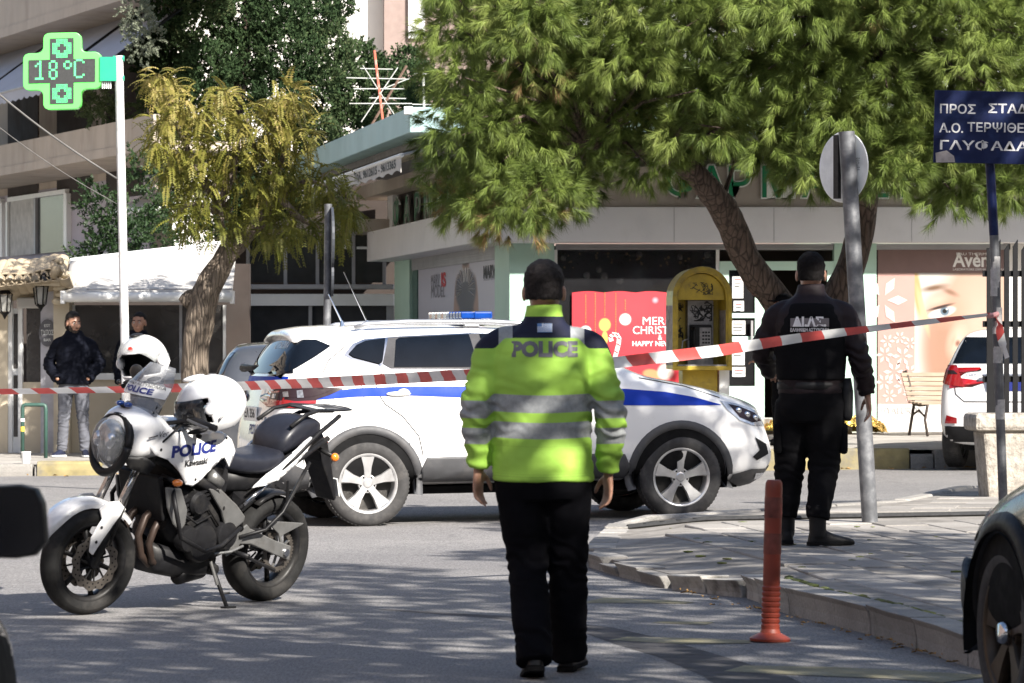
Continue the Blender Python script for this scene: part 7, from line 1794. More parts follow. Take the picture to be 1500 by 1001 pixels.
for z in (.26, .72, 1.14): MB().bb((0, .013, z), (3.72, .03, z + .05)).build('rail', BLACKM, rl)
# ---------------------------------------------------------------- police tape
def mat_tape():
    m, nt, n, l, bs_ = new_mat('barrier_tape')
    a = n.new('ShaderNodeAttribute'); a.attribute_name = 'along'; v = n.new('ShaderNodeAttribute'); v.attribute_name = 'across'
    f = nmath(n, l, 'FRACT', nmath(n, l, 'ADD', nmath(n, l, 'MULTIPLY', a.outputs['Fac'], 1 / .31), nmath(n, l, 'MULTIPLY', v.outputs['Fac'], .13)))
    k = nmath(n, l, 'GREATER_THAN', f, .5)
    no = nnoise(n, l, coord(n, l), 8)
    c = nmix(n, l, k, nramp(n, l, no, [(.3, (.52, .07, .065)), (.7, (.60, .10, .09))]), nramp(n, l, no, [(.3, (.60, .60, .59)), (.7, (.74, .74, .73))]))
    l.new(c, bs_.inputs['Base Color']); setp(bs_, Roughness=.35)
    tr = n.new('ShaderNodeBsdfTranslucent'); l.new(c, tr.inputs[0]); mx = n.new('ShaderNodeMixShader'); mx.inputs[0].default_value = .25
    l.new(bs_.outputs[0], mx.inputs[1]); l.new(tr.outputs[0], mx.inputs[2]); l.new(mx.outputs[0], n['Material Output'].inputs[0]); return m
TAPE = mat_tape()
def tape_mesh(pts, wd, twist, name, parent):
    fine = []
    for (a, b_), (ta, tb) in zip(zip(pts[:-1], pts[1:]), zip(twist[:-1], twist[1:])):
        n_ = max(4, int((b_ - a).length / .08))
        for k in range(n_): fine.append((a.lerp(b_, k / n_), lerp(ta, tb, sstep(0, 1, k / n_))))
    fine.append((pts[-1], twist[-1])); mb = MB(); al_, ac = [], []; s = 0.; prev = None
    for i, (p, t) in enumerate(fine):
        if prev is not None: s += (p - prev).length
        prev = p; d = (fine[min(i + 1, len(fine) - 1)][0] - fine[max(i - 1, 0)][0]).normalized(); up = Vector((0, 0, 1)); up = (up - d * up.dot(d)).normalized(); sd_ = d.cross(up)
        t2 = t + .12 * math.sin(s * 2.3); w_ = up * math.cos(t2) + sd_ * math.sin(t2)
        for q in (-.5, -.17, .17, .5): mb.v.append(p + w_ * wd * q + sd_ * .004 * math.cos(q * 6 + s * 3)); al_.append(s); ac.append(q)
    mb.f = [(i * 4 + j, i * 4 + j + 1, i * 4 + 5 + j, i * 4 + 4 + j) for i in range(len(fine) - 1) for j in range(3)]
    o = mb.build(name, TAPE, parent, smooth=True, fix=False)
    for nm, vals in (('along', al_), ('across', ac)):
        a = o.data.attributes.new(nm, 'FLOAT', 'POINT'); a.data.foreach_set('value', vals)
    return o
tpe = empty('barrier_tape', (0, 0, 0), 0, 'red and white police barrier tape stretched across the whole street', 'tape')
tape_mesh([P(-60, 575, 26), P(170, 571, 25.5), P(350, 566, 24.5), P(520, 558, 23), P(690, 549, 21.6), P(905, 531, 20.9), P(1050, 514, 21.2), P(1180, 494, 21.6), P(1330, 475, 21.9), P(1449, 461, 21.95)], .068, [.85, .8, .5, .15, .1, -.1, .2, .5, .9, 1.25], 'tape', tpe)
tape_mesh([P(1456, 459, 21.96), P(1464, 478, 21.93), P(1469, 505, 21.95), P(1475, 525, 21.93)], .05, [1.2, .6, .4, .3], 'loose_end', tpe)
MB().tube([P(1448, 463, 21.97), P(1455, 462, 21.94), P(1461, 460, 21.97)], .016, 8).build('knot', M('tape_knot', (.6, .3, .3), .5), tpe)
# ================================================================ people
def spline(pts, k=6):
    out = []
    for i in range(len(pts) - 1):
        p0 = pts[max(i - 1, 0)]; p1 = pts[i]; p2 = pts[i + 1]; p3 = pts[min(i + 2, len(pts) - 1)]
        for s in range(k):
            t = s / k
            out.append([.5 * (2 * b + (c - a) * t + (2 * a - 5 * b + 4 * c - d) * t * t + (3 * b - a - 3 * c + d) * t ** 3) for a, b, c, d in zip(p0, p1, p2, p3)])
    out.append(list(pts[-1])); return out
def limb(mb, pts, n=16, k=5, ends=True, flat=1.):
    """smooth tapering limb through (x, y, z, r) points"""
    q = spline(pts, k); mb.tube([p[:3] for p in q], [max(.003, p[3]) for p in q], n, flat=flat)
    if ends:
        for p in (q[0], q[-1]): mb.ell(p[:3], (p[3] * .98,) * 3, 12, 8)
def trunk(mb, rows, n=28, k=4, sq=.82):
    """torso through (z, half width, half depth, cx, cy) rows"""
    rings = []
    for z, hw, hd, cx, cy in spline(rows, k):
        ring = []
        for j in range(n):
            a = 2 * math.pi * j / n; c, s = math.cos(a), math.sin(a)
            ring.append((cx + hw * math.copysign(abs(c) ** sq, c), cy + hd * math.copysign(abs(s) ** sq, s), z))
        rings.append(ring)
    mb.loft(rings)
def vox(mb, size, name, mat, parent, smooth=3, disp=None, attrs=None):
    o = mb.build(name, mat, parent); r = o.modifiers.new('r', 'REMESH'); r.mode = 'VOXEL'; r.voxel_size = size
    me = evaluated(o); o.modifiers.clear(); o.data = me
    if not me.materials: me.materials.append(mat)
    bm = bmesh.new(); bm.from_mesh(me)
    for _ in range(smooth): bmesh.ops.smooth_vert(bm, verts=bm.verts, factor=.5, use_axis_x=True, use_axis_y=True, use_axis_z=True)
    if disp:
        bm.normal_update(); mv = [(v, v.normal * disp(v.co)) for v in bm.verts]
        for v, d in mv: v.co += d
    bm.to_mesh(me); bm.free(); me.polygons.foreach_set('use_smooth', [True] * len(me.polygons))
    for nm, fn in (attrs or {}).items():
        a = me.attributes.new(nm, 'FLOAT', 'POINT'); a.data.foreach_set('value', [fn(v.co) for v in me.vertices])
    return o
def bvh_of(o):
    bm = bmesh.new(); bm.from_mesh(o.data); t = BVHTree.FromBMesh(bm); bm.free(); return t
def hand(mb, w, d, s, nrm, sc=1., curl=1.):
    """palm, four fingers of different length and a thumb; d = down the hand, s = towards the index side, nrm = palm side"""
    w, d, s, nrm = Vector(w), Vector(d).normalized(), Vector(s), Vector(nrm)
    s = (s - d * s.dot(d)).normalized(); nn = d.cross(s).normalized(); nn = nn if nn.dot(nrm) > 0 else -nn
    rings = []
    for t, hw, th in ((-.02, .026, .021), (.01, .031, .02), (.045, .040, .0165), (.08, .041, .0145), (.098, .038, .012)):
        c = w + d * t * sc; rings.append([c + s * (hw * sc * math.cos(a)) + nn * (th * sc * math.sin(a)) for a in [2 * math.pi * j / 14 for j in range(14)]])
    mb.loft(rings)
    for k, (off, ln) in enumerate(((-.031, .060), (-.0105, .074), (.0105, .080), (.031, .070))):
        b = w + d * .088 * sc + s * off * sc; pts = [b]; ang = [.25, .62, 1.0]; p = b
        for j, fr in enumerate((.45, .32, .25)):
            a = ang[j] * curl * (1 + .12 * (1 - k)); p = p + (d * math.cos(a) + nn * math.sin(a) + s * off * 2.2).normalized() * ln * fr * sc; pts.append(p)
        mb.tube(pts, [.0093 * sc, .0088 * sc, .0082 * sc, .0065 * sc], 9); mb.ell(pts[-1], (.0066 * sc,) * 3, 8, 6)
    b = w + d * .02 * sc + s * .026 * sc; p1 = b + (d * .55 + s * .65 + nn * .35).normalized() * .038 * sc; p2 = p1 + (d * .85 + s * .22 + nn * .4).normalized() * .03 * sc; p3 = p2 + (d * .95 + nn * .35).normalized() * .022 * sc
    mb.tube([b, p1, p2, p3], [.015 * sc, .012 * sc, .0105 * sc, .008 * sc], 9); mb.ell(p3, (.0082 * sc,) * 3, 8, 6)
def head(mb, c, yaw=0., sc=1., tilt=0.):
    """skull, jaw, ears, nose, brow and lips about centre c, facing +y turned by yaw"""
    r = Matrix.Rotation(yaw, 3, 'Z') @ Matrix.Rotation(tilt, 3, 'X'); c = Vector(c)
    def e(p, rad): mb.ell(c + r @ (Vector(p) * sc), tuple(q * sc for q in rad), 16, 12, r)
    e((0, -.012, .03), (.077, .097, .092)); e((0, .028, -.03), (.061, .068, .085)); e((0, .045, -.085), (.036, .04, .03)); e((0, .02, .0), (.068, .075, .08))
    for s in (-1, 1): e((s * .079, -.008, -.012), (.011, .021, .033)); e((s * .035, .072, -.03), (.026, .02, .024)); e((s * .03, .083, .018), (.028, .012, .009))
    e((0, .098, -.022), (.0115, .015, .024)); e((0, .105, -.036), (.0165, .014, .011)); e((0, .092, -.066), (.024, .010, .006)); e((0, .088, -.076), (.021, .011, .007))
    return lambda p: c + r @ (Vector(p) * sc)
def face_bits(hp, parent, sc=1., eye=(.03, .02, .015), brow=True, hair=None):
    for s in (-1, 1):
        MB().ell(hp((s * .032, .088, .002)), (.012 * sc,) * 3, 10, 7).build('eye', M('eye_white', (.6, .57, .54), .3), parent, smooth=True)
        MB().ell(hp((s * .032, .0965, .002)), (.0065 * sc,) * 3, 8, 6).build('iris', M('dark_iris', eye, .2), parent, smooth=True)
        if brow: MB().tube([hp((s * .014, .098, .022)), hp((s * .032, .1, .028)), hp((s * .052, .09, .022))], [.004, .0055, .003], 6).build('eyebrow', hair, parent, smooth=True)
def mat_skin(name, a, b_):
    m, nt, n, l, b = new_mat(name); v = coord(n, l)
    c = nramp(n, l, nnoise(n, l, v, 25, 5), [(.3, a), (.7, b_)]); l.new(c, b.inputs['Base Color']); setp(b, Roughness=.5)
    b.inputs['Subsurface Weight'].default_value = .08; b.inputs['Subsurface Radius'].default_value = (.01, .004, .002)
    nbump(n, l, b, nnoise(n, l, v, 260, 3), .15, .002); MATS[name] = m; return m
SKIN = mat_skin('skin', (.30, .155, .10), (.42, .235, .165))
HAIRD = M('dark_hair', (.012, .010, .009), .7, spec=.2, var=.4, scale=60, bump=.7, bscale=160, bdist=.006, sx=(1, 1, .3))
def cloth(name, col, rough=.85, var=.2, scale=7, weave=350., wr=.25, spec=.25):
    m, nt, n, l, b = new_mat(name); v = coord(n, l)
    f = nnoise(n, l, v, scale, 5); l.new(nramp(n, l, f, [(.3, [c * (1 - var) for c in col]), (.7, [min(1, c * (1 + var)) for c in col])]), b.inputs['Base Color'])
    setp(b, Roughness=rough); b.inputs['Specular IOR Level'].default_value = spec; 
    h = nmath(n, l, 'ADD', nmath(n, l, 'MULTIPLY', nnoise(n, l, v, weave, 2), .25), nnoise(n, l, coord(n, l, 'Object', (1, 1, 1.8)), 14, 4)); nbump(n, l, b, h, wr, .012)
    MATS[name] = m; return m
def folds(amp, f=9., elbow=None):
    def d(p):
        a = amp * (noise.noise(Vector((p.x * f, p.y * f, p.z * f * 1.3))) + .5 * noise.noise(Vector((p.x * f * 1.6 + 4, p.y * f * 1.6, p.z * f * 3.2))))
        for (c, r, k) in (elbow or []):
            w_ = math.exp(-((p - c).length / r) ** 2)
            if w_ > .02: a += k * w_ * math.sin((p.z + .35 * p.x + .06 * noise.noise(p * 12)) * 95)
        return a
    return d
SHOE = M('black_shoe_leather', (.007, .007, .008), .45, var=.2, scale=20, spec=.5)
def shoe(parent, ank, yaw, sc=1., pitch=0., mat=SHOE, sole=None, boot=False, name='shoe'):
    """shoe with heel and sole; ank = ankle point above the ground, toe along +y turned by yaw"""
    r = Matrix.Rotation(yaw, 4, 'Z') @ Matrix.Rotation(pitch, 4, 'X'); c = Vector(ank)
    mb = MB(); rings = []
    for y, hw, zt in ((-.085, .022, .055), (-.075, .033, .08), (-.04, .038, .095), (.02, .04, .088), (.07, .044, .066), (.12, .048, .052), (.165, .043, .042), (.195, .022, .03)):
        rings.append([(hw * math.copysign(abs(math.cos(a)) ** .7, math.cos(a)) * sc, y * sc, (.018 + (zt - .018) * max(0, math.sin(a)) ** .8 if math.sin(a) > 0 else .016 + .006 * math.sin(a)) * sc) for a in [2 * math.pi * j / 18 for j in range(18)]])
    mb.loft(rings)
    if boot: mb.tube([(0, -.03 * sc, .05), (0, -.03 * sc, .15), (0, -.035 * sc, .25)], [.05 * sc, .052 * sc, .06 * sc], 16)
    else: mb.tube([(0, -.03 * sc, .05), (0, -.03 * sc, .11)], [.042 * sc, .044 * sc], 14)
    off = Matrix.Translation(Vector((c.x, c.y, c.z))); mb.xf(off @ r); o = vox(mb, .007, name, mat, parent, 2)
    sl = MB(); out = [(.034, -.088), (.042, -.04), (.043, .02), (.05, .09), (.05, .14), (.035, .185), (0, .203)]; full = out + [(-x, y) for x, y in reversed(out[:-1])] + []
    sl.prism([(x * sc, y * sc) for x, y in full], 0, .02, 'xy'); sl.prism([(x * sc, y * sc) for x, y in ((.036, -.09), (.041, -.03), (-.041, -.03), (-.036, -.09))], -.006, .001, 'xy'); sl.xf(off @ r @ Matrix.Translation((0, 0, .001))); sl.build('sole', sole or RIMD, o, bevel=.004)
    return o
def person(label, loc, rz, J, mats, S=1., jk=None, head_yaw=0., head_tilt=0., hair='short', voxb=.0065, shoes=None, hands=True, jdisp=.006, jattr=None, tdisp=.006, torso=None, collar=True, face=False, beard=False, jvox=.009):
    e = empty('person', loc, rz, label, 'person'); e.scale = (S, S, S)
    V_ = Vector
    # --- body: one continuous figure
    b = MB(); hp = head(b, J['head'], head_yaw, 1.08, head_tilt)
    hc = V_(J['head']); limb(b, [(J['neck'][0], J['neck'][1] - .01, J['neck'][2] - .05, .075), (*J['neck'], .062), (hc.x, hc.y - .02, hc.z - .06, .058)], 16)
    trunk(b, [(z, hw * .86, hd * .84, cx, cy) for z, hw, hd, cx, cy in (torso[0] if torso else [(.90, .165, .11, 0, 0), (1.05, .155, .105, 0, 0), (1.25, .17, .115, 0, 0), (1.42, .16, .10, 0, 0), (1.50, .085, .07, 0, 0)])])
    for q in 'LR':
        sh, el, wr = V_(J['sh' + q]), V_(J['el' + q]), V_(J['wr' + q])
        limb(b, [(*sh, .05), (*sh.lerp(el, .5), .045), (*el, .038), (*el.lerp(wr, .4), .037), (*wr, .026)], 14)
        if hands and ('hd' + q) in J: d, s, nn = J['hd' + q]; hand(b, wr + (wr - el).normalized() * .012, d, s, nn)
        hpq, kn, an = V_(J['hip' + q]), V_(J['kn' + q]), V_(J['an' + q]); limb(b, [(*hpq, .075), (*hpq.lerp(kn, .5), .066), (*kn, .05), (*kn.lerp(an, .4), .05), (*an, .036)], 14)
    vox(b, voxb, 'body', mats['skin'], e, 2)
    # --- trousers
    t = MB(); trunk(t, J.get('pelvis', [(.99, .168, .115, 0, 0), (.93, .178, .125, 0, 0), (.84, .182, .13, 0, 0), (.78, .15, .12, 0, 0)]), sq=.85)
    for q in 'LR':
        hpq, kn, an = V_(J['hip' + q]), V_(J['kn' + q]), V_(J['an' + q]); rr = J.get('legr', (.105, .092, .078, .078, .076))
        lo = an + V_((0, -.012, J.get('hem', -.03)))
        limb(t, [(*hpq, rr[0]), (*hpq.lerp(kn, .5), rr[1]), (*kn, rr[2]), (*kn.lerp(lo, .5), rr[3]), (*lo, rr[4])], 18, ends=False)
    ek = [(V_(J['kn' + q]), .14, .006) for q in 'LR'] + [(V_(J['an' + q]) + V_((0, 0, .06)), .10, .007) for q in 'LR']
    vox(t, .009, 'trousers', mats['trousers'], e, 4, folds(tdisp, 7., ek))
    # --- jacket
    k = MB(); trunk(k, torso[1])
    for q in 'LR':
        sh, el, wr = V_(J['sh' + q]), V_(J['el' + q]), V_(J['wr' + q]); rr = J.get('armr', (.070, .074, .068, .062, .05))
        limb(k, [(sh.x * .45, sh.y, sh.z + .045, rr[0] * .75), (*sh, rr[0]), (*sh.lerp(el, .5), rr[1]), (*el, rr[2]), (*el.lerp(wr, .5), rr[3]), (*wr, rr[4])], 18, ends=False)
    ej = [(V_(J['el' + q]), .17, .0085) for q in 'LR'] + [(V_(J['wr' + q]) + V_((0, 0, .06)), .09, .005) for q in 'LR']
    jo = vox(k, jvox, 'jacket', mats['jacket'], e, 4, folds(jdisp, 8., ej), jattr)
    # --- hair
    if hair:
        h = MB(); r = Matrix.Rotation(head_yaw, 3, 'Z') @ Matrix.Rotation(head_tilt, 3, 'X')
        def he(p, rad): h.ell(hp(p), rad, 18, 12, r)
        if hair == 'short':
            he((0, -.018, .042), (.089, .108, .095)); he((0, -.045, -.005), (.083, .076, .092))
        elif hair == 'swept':
            he((0, -.016, .048), (.093, .116, .098)); he((0, -.06, -.01), (.088, .07, .096)); he((0, -.085, -.05), (.07, .045, .06))
        hm = vox(h, .008, 'hair', mats.get('hair', HAIRD), e, 2, lambda p: .005 * noise.noise(p * 60))
        bm = bmesh.new(); bm.from_mesh(hm.data); inv = r.transposed(); cen = V_(J['head'])
        cutv = [v for v in bm.verts if (lambda q: q.y > .035 + .55 * max(0, q.z - .05) * 1.1 + (.03 if q.z > .07 else 0) or (q.z < -.045 and hair == 'short') or (q.z < .035 and q.y > -.015))(inv @ (v.co - cen))]
        bmesh.ops.delete(bm, geom=cutv, context='VERTS'); bm.to_mesh(hm.data); bm.free()
    if face: face_bits(hp, e, hair=mats.get('hair', HAIRD))
    if beard:
        q = MB(); r = Matrix.Rotation(head_yaw, 3, 'Z')
        for p, rad in (((0, .058, -.095), (.045, .042, .032)), ((.048, .035, -.06), (.022, .04, .045)), ((-.048, .035, -.06), (.022, .04, .045)), ((0, .098, -.054), (.028, .008, .006))): q.ell(hp(p), rad, 14, 9, r)
        vox(q, .007, 'beard', M('beard', (.035, .024, .018), .8, var=.4, scale=60, bump=.6, bscale=150), e, 2)
    for q in 'LR':
        if shoes: yaw, pitch, mt, sl, bt = shoes[q]; an = V_(J['an' + q]) + Matrix.Rotation(yaw, 3, 'Z') @ V_((0, .03, 0)); shoe(e, (an.x, an.y, max(0, an.z - .09)), yaw, 1.03, pitch, mt, sl, bt, 'boot' if bt else 'shoe')
    return e, jo, hp
# ---------------------------------------------------------------- officer in the high-visibility jacket
def mat_hivis():
    m, nt, n, l, b = new_mat('hi_vis_jacket'); v = coord(n, l)
    f = nnoise(n, l, v, 5, 4); c = nramp(n, l, f, [(.3, (.30, .53, .07)), (.7, (.36, .61, .09))])
    def attr(nm): a = n.new('ShaderNodeAttribute'); a.attribute_name = nm; return a.outputs['Fac']
    bz, yk, tp = attr('bz'), attr('yk'), attr('tape')
    def inside(x, lo, hi): return nmath(n, l, 'MULTIPLY', nmath(n, l, 'GREATER_THAN', x, lo), nmath(n, l, 'LESS_THAN', x, hi))
    band = nmath(n, l, 'MAXIMUM', inside(bz, 1.146, 1.222), inside(bz, 1.034, 1.104))
    grey = nramp(n, l, nnoise(n, l, v, 60), [(.3, (.26, .275, .28)), (.7, (.34, .355, .36))])
    edge = nmath(n, l, 'MAXIMUM', inside(bz, .868, .871), nmath(n, l, 'MAXIMUM', inside(bz, 1.0, 1.0015), inside(bz, .88, .8815)))
    c = nmix(n, l, nmath(n, l, 'MULTIPLY', edge, .35), c, (.13, .24, .03))
    c = nmix(n, l, band, c, grey); c = nmix(n, l, nmath(n, l, 'GREATER_THAN', yk, 0.), c, (.008, .010, .028)); c = nmix(n, l, nmath(n, l, 'MULTIPLY', nmath(n, l, 'GREATER_THAN', yk, 0.), nmath(n, l, 'GREATER_THAN', tp, 0.)), c, grey)
    l.new(c, b.inputs['Base Color']); setp(b, Roughness=.7); b.inputs['Specular IOR Level'].default_value = .3
    h = nmath(n, l, 'ADD', nmath(n, l, 'MULTIPLY', nnoise(n, l, v, 420, 2), .2), nnoise(n, l, coord(n, l, 'Object', (1, 1, 1.6)), 11, 4)); nbump(n, l, b, h, .3, .012)
    return m
def sleeve(p): return sstep(.20, .245, abs(p.x))
oj = {'bz': lambda p: p.z + .034 * sleeve(p) + .006 * math.cos(p.x * 9),
      'yk': lambda p: min(p.z - (1.463 - .045 * sstep(.15, .21, abs(p.x)) - (.07 * sstep(.19, .24, p.x) if p.y > -.03 else 0)), 1.556 - p.z + .1 * max(0, abs(p.x) - .09)),
      'tape': lambda p: .030 - abs(abs(p.x) - .155)}
NAVYT = cloth('navy_black_trousers', (.005, .005, .0065), .9, wr=.2, spec=.06)
oJ = dict(head=(.012, .03, 1.668), neck=(.01, .0, 1.53), shL=(-.205, 0, 1.425), elL=(-.283, -.045, 1.165), wrL=(-.272, .03, .905), shR=(.215, 0, 1.42), elR=(.300, -.03, 1.15), wrR=(.292, .07, .885),
    hdL=((-.05, .05, -1), (.45, .8, 0), (.8, -.5, 0)), hdR=((.0, .1, -1), (-.35, .85, 0), (-.85, -.45, 0)),
    hipL=(-.095, 0, .88), knL=(-.06, .02, .48), anL=(-.03, -.19, .115), hipR=(.105, 0, .88), knR=(.118, .10, .50), anR=(.118, .20, .10), hem=-.045, legr=(.118, .104, .088, .084, .080),
    pelvis=[(.99, .19, .135, .01, 0), (.92, .205, .145, .01, 0), (.83, .205, .15, .01, 0), (.76, .16, .13, .01, 0)])
ot = ([(.85, .20, .13, 0, 0), (1.0, .19, .13, 0, 0), (1.25, .20, .14, 0, 0), (1.42, .18, .12, 0, 0), (1.51, .09, .08, 0, 0)],
      [(.842, .214, .152, .008, 0), (.86, .219, .158, .008, 0), (1.0, .213, .155, .005, 0), (1.16, .217, .156, 0, 0), (1.32, .228, .157, 0, 0), (1.42, .205, .14, .0, 0), (1.48, .155, .115, .005, 0), (1.53, .098, .088, .01, .005), (1.57, .082, .082, .012, .01), (1.607, .080, .080, .012, .012)])
off1, oj_o, _ = person('person from behind in yellow high visibility police jacket walking up the road', (P(793, 990, 15.8).x, 15.8, 0), 0, oJ, dict(skin=SKIN, trousers=NAVYT, jacket=mat_hivis(), hair=M('greying_hair', (.012, .010, .010), .7, var=.6, scale=70, spec=.15, bump=.7, bscale=180, bdist=.005)), 1.0, head_yaw=R(-3), shoes={'L': (R(4), R(-14), SHOE, None, False), 'R': (R(-14), R(2), SHOE, None, False)}, torso=ot, jattr=oj, jdisp=.006, jvox=.0075)
jb = bvh_of(oj_o)
def on_back(u, v, x0, z0, off=.003, t=jb):
    h = t.ray_cast(Vector((x0 + u, -2, z0 + v)), Vector((0, 1, 0))); return (h[0] if h[0] is not None else Vector((x0 + u, -.13, z0 + v))) + Vector((0, -off, 0))
REFL = M('grey_reflective_print', (.12, .115, .135), .5, var=.1, scale=40)
def grid_text(name, s, size, x0, z0, mat, parent, width, bold=0., t=jb, off=.003):
    vs, fs = text_verts(s, size, bold); bm = bmesh.new(); q = [bm.verts.new(v) for v in vs]
    for f in fs:
        try: bm.faces.new([q[i] for i in f])
        except ValueError: pass
    xa = min(v.co.x for v in bm.verts); xb = max(v.co.x for v in bm.verts); kk = width / (xb - xa)
    for v in bm.verts: v.co.x *= kk
    x = -width / 2
    while x < width / 2: bmesh.ops.bisect_plane(bm, geom=bm.verts[:] + bm.edges[:] + bm.faces[:], plane_co=(x, 0, 0), plane_no=(1, 0, 0)); x += .012
    for v in bm.verts: v.co = on_back(v.co.x, v.co.y, x0, z0, off, t)
    me = bpy.data.meshes.new(name); bm.to_mesh(me); bm.free(); me.materials.append(mat); o = bpy.data.objects.new(name, me); link(o, parent); return o
grid_text('lettering', 'POLICE', .086, .012, 1.412, REFL, off1, .285, .005)
def back_patch(name, x0, z0, w, h, mat, parent, t=jb, off=.003):
    mb = MB(); n_ = 8; mb.v = [on_back(lerp(-w / 2, w / 2, i / n_), lerp(-h / 2, h / 2, j / 4), x0, z0, off, t) for j in range(5) for i in range(n_ + 1)]
    mb.f = [(j * (n_ + 1) + i, j * (n_ + 1) + i + 1, (j + 1) * (n_ + 1) + i + 1, (j + 1) * (n_ + 1) + i) for j in range(4) for i in range(n_)]
    return mb.build(name, mat, parent, fix=False)
FLW = M('flag_white', (.6, .62, .66), .7); FLB = M('flag_blue', (.10, .20, .42), .7)
back_patch('flag_patch', .014, 1.507, .064, .038, FLW, off1)
for k in range(5): back_patch('flag_stripe', .014 + (.012 if k > 2 else 0), 1.489 + k * .0085 - 0, .062 - (.024 if k > 2 else 0), .004, FLB, off1, off=.0045)
back_patch('flag_canton', -.008, 1.519, .020, .014, FLB, off1, off=.0046)
# ---------------------------------------------------------------- officer in black by the pole
BLKV = cloth('black_tactical_cloth', (.006, .006, .007), .9, wr=.3, spec=.08); PLUM = cloth('dark_plum_softshell', (.014, .009, .011), .65, wr=.3, spec=.2)
dJ = dict(head=(.0, .04, 1.672), neck=(.0, .01, 1.54), shL=(-.205, .02, 1.425), elL=(-.30, .06, 1.20), wrL=(-.25, .26, 1.06), shR=(.205, 0, 1.425), elR=(.295, -.04, 1.165), wrR=(.345, .05, .935),
    hdR=((.12, .1, -1), (-.2, .9, 0), (-.9, -.3, 0)), hdL=((.3, 1, -.1), (.9, -.3, 0), (0, 0, -1)),
    hipL=(-.10, .02, .89), knL=(-.13, .09, .50), anL=(-.15, .13, .10), hipR=(.09, -.01, .89), knR=(.08, .02, .50), anR=(.04, -.08, .10), hem=.07, legr=(.125, .115, .097, .085, .07),
    pelvis=[(1.0, .185, .135, .0, 0), (.93, .2, .145, .0, 0), (.83, .2, .15, .0, 0), (.76, .16, .13, .0, 0)])
dt = ([(.85, .20, .13, 0, 0), (1.0, .185, .13, 0, 0), (1.25, .20, .14, 0, 0), (1.42, .18, .12, 0, 0), (1.51, .09, .08, 0, 0)],
      [(.93, .20, .145, 0, 0), (1.0, .20, .15, 0, 0), (1.16, .212, .158, 0, 0), (1.32, .225, .16, 0, 0), (1.43, .21, .145, 0, 0), (1.50, .15, .115, 0, .01), (1.545, .10, .092, 0, .02), (1.585, .088, .086, 0, .025), (1.61, .085, .083, 0, .03)])
db = P(1188, 803, 23.4); db.z = pz(db.x, db.y)
off2, dj_o, _ = person('person from behind in black police uniform and boots beside the grey pole', db, R(-4), dJ, dict(skin=SKIN, trousers=BLKV, jacket=PLUM, hair=M('shaved_black_hair', (.007, .006, .006), .8, var=.3, scale=90, spec=.1)), 1.045, shoes={'L': (R(10), 0, BLKP, None, True), 'R': (R(-72), 0, BLKP, None, True)}, torso=dt, jdisp=.007)
vm_ = MB(); trunk(vm_, [(1.02, .21, .165, 0, 0), (1.10, .215, .172, 0, 0), (1.25, .222, .178, 0, 0), (1.38, .205, .176, 0, 0), (1.45, .17, .16, 0, 0), (1.49, .14, .135, 0, 0)])
vest = vox(vm_, .011, 'vest', BLKV, off2, 3, folds(.004, 9.)); db_t = bvh_of(vest)
back_patch('name_panel', -.01, 1.372, .235, .052, M('grey_name_panel', (.16, .14, .145), .6), off2, db_t, .008)
grid_text('lettering', 'ΔΙ.ΑΣ.', .074, -.01, 1.372, M('white_thread', (.75, .73, .73), .7), off2, .205, .0035, db_t, .011); grid_text('lettering', 'ΕΛΛΗΝΙΚΗ ΑΣΤΥΝΟΜΙΑ', .030, -.01, 1.325, MATS['white_thread'], off2, .235, .0005, db_t, .011)
MB().ell((.288, -.055, 1.245), (.012, .028, .035), 12, 8).build('sleeve_badge', M('sleeve_badge', (.30, .30, .30), .6, var=.6, scale=60), off2, smooth=True)
MB().tube([(.215, -.03, 1.03), (.222, -.04, .95), (.225, -.05, .80), (.22, -.05, .77)], [.03, .036, .03, .02], 12, flat=.6).build('holster', BLKP, off2, smooth=True); MB().lathe([(.203, -.022), (.208, -.02), (.208, .02), (.203, .022)], (0, 0, .985), 'z', 40, caps=False).xf(Matrix.Diagonal((1, .75, 1, 1))).build('belt', BLKP, off2, smooth=True)
for s in (-1, 1): MB().box((s * .205 + (.0 if s < 0 else -.005), .03, .66), (.05, .15, .19)).build('cargo_pocket', BLKV, off2, bevel=.02)
# ---------------------------------------------------------------- bearded man in black hooded jacket
HOOD = cloth('black_hooded_jacket', (.006, .007, .012), .9, wr=.2, spec=.08); JEAN = cloth('grey_jeans', (.115, .12, .14), .9, var=.25, scale=5, wr=.3)
mJ = dict(head=(.0, .03, 1.668), neck=(.0, .0, 1.53), shL=(-.195, 0, 1.405), elL=(-.315, -.06, 1.16), wrL=(-.19, .10, .97), shR=(.195, 0, 1.405), elR=(.315, -.06, 1.16), wrR=(.19, .10, .97),
    hipL=(-.095, 0, .88), knL=(-.12, .03, .48), anL=(-.145, .03, .09), hipR=(.095, 0, .88), knR=(.12, .03, .48), anR=(.15, .0, .09), hem=-.02, legr=(.10, .092, .074, .068, .066), armr=(.074, .08, .078, .075, .07))
mt2 = ([(.85, .18, .12, 0, 0), (1.0, .175, .12, 0, 0), (1.25, .19, .13, 0, 0), (1.42, .17, .11, 0, 0), (1.51, .09, .08, 0, 0)],
       [(.90, .21, .16, 0, 0), (.93, .215, .165, 0, 0), (1.1, .215, .165, 0, 0), (1.3, .22, .16, 0, 0), (1.42, .20, .14, 0, 0), (1.49, .15, .125, 0, -.01), (1.54, .115, .115, 0, -.02), (1.575, .105, .105, 0, -.025)])
mb_ = P(108, 671, 44.8); mb_.z = fz(mb_.x, mb_.y)
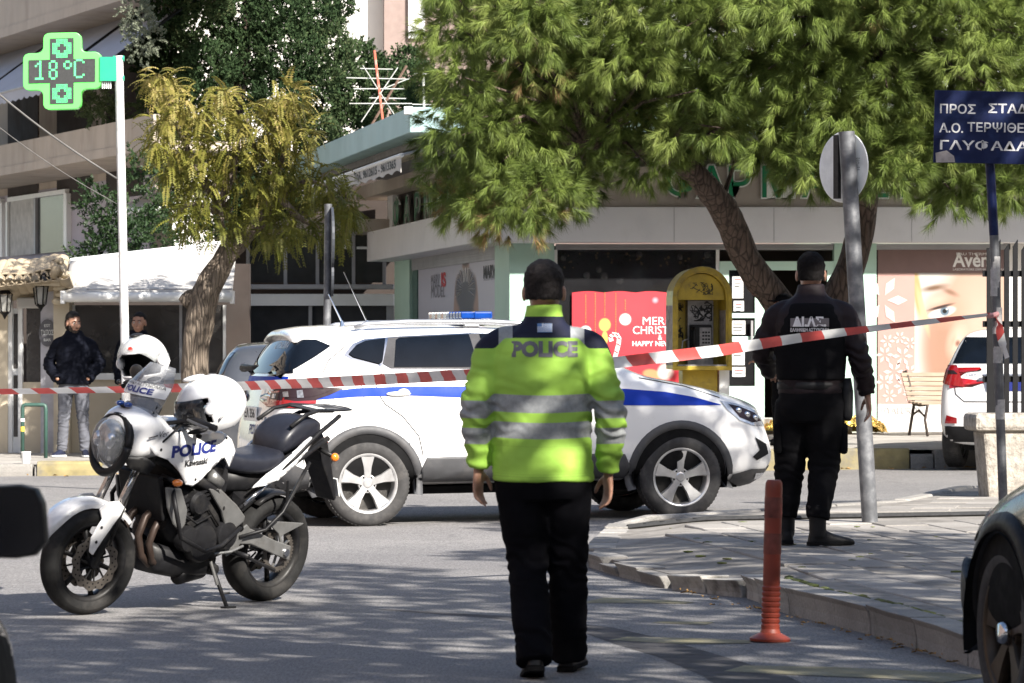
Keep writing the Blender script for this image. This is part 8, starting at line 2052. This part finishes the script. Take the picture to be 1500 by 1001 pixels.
NAVS = M('navy_trainer', (.012, .016, .04), .6, var=.2)
person('bearded person in black hooded jacket and grey jeans with hands in pockets', mb_, R(180), mJ, dict(skin=SKIN, trousers=JEAN, jacket=HOOD), .985, head_yaw=R(32), head_tilt=R(-6), hair='swept', shoes={'L': (R(12), 0, NAVS, WHITEF, False), 'R': (R(-22), 0, NAVS, WHITEF, False)}, torso=mt2, hands=False, jdisp=.01, face=True, beard=True)
# ---------------------------------------------------------------- second man behind the white pole
sJ = dict(mJ); sJ.update(elL=(-.25, -.03, 1.15), wrL=(-.24, .05, .90), elR=(.25, -.03, 1.15), wrR=(.24, .05, .90), hdL=((0, .1, -1), (-.3, .9, 0), (.9, .2, 0)), hdR=((0, .1, -1), (.3, .9, 0), (-.9, .2, 0)))
sb_ = P(203, 668, 45.3); sb_.z = fz(sb_.x, sb_.y)
person('dark haired person in black coat half hidden behind the white pole', sb_, R(196), sJ, dict(skin=SKIN, trousers=NAVYT, jacket=HOOD), .985, head_yaw=R(-28), hair='short', shoes={'L': (R(8), 0, SHOE, None, False), 'R': (R(-8), 0, SHOE, None, False)}, torso=mt2, jdisp=.008, face=True)
# ---------------------------------------------------------------- capped person beyond the black-clad officer
cJ = dict(sJ); cb_ = P(1150, 650, 42.6); cb_.z = fz(cb_.x, cb_.y)
cJ.update(wrR=(.16, .26, 1.0), elR=(.26, .02, 1.13), hdR=((-.2, 1, .1), (-.8, -.2, .2), (-.2, 0, -1)))
off3, _, hp3 = person('person in black with a dark peaked cap mostly hidden by the officer', cb_, R(118), cJ, dict(skin=SKIN, trousers=NAVYT, jacket=BLKV), .985, head_yaw=R(0), hair='short', shoes={'L': (R(8), 0, SHOE, None, False), 'R': (R(-8), 0, SHOE, None, False)}, torso=mt2, jdisp=.008, face=True)
cpm = MB(); cpm.ell(hp3((0, -.01, .055)), (.088, .108, .075), 18, 12); c_ = hp3((0, .13, .045)); cpm.ell(c_, (.06, .075, .012), 14, 8)
vox(cpm, .008, 'peaked_cap', BLKV, off3, 2)
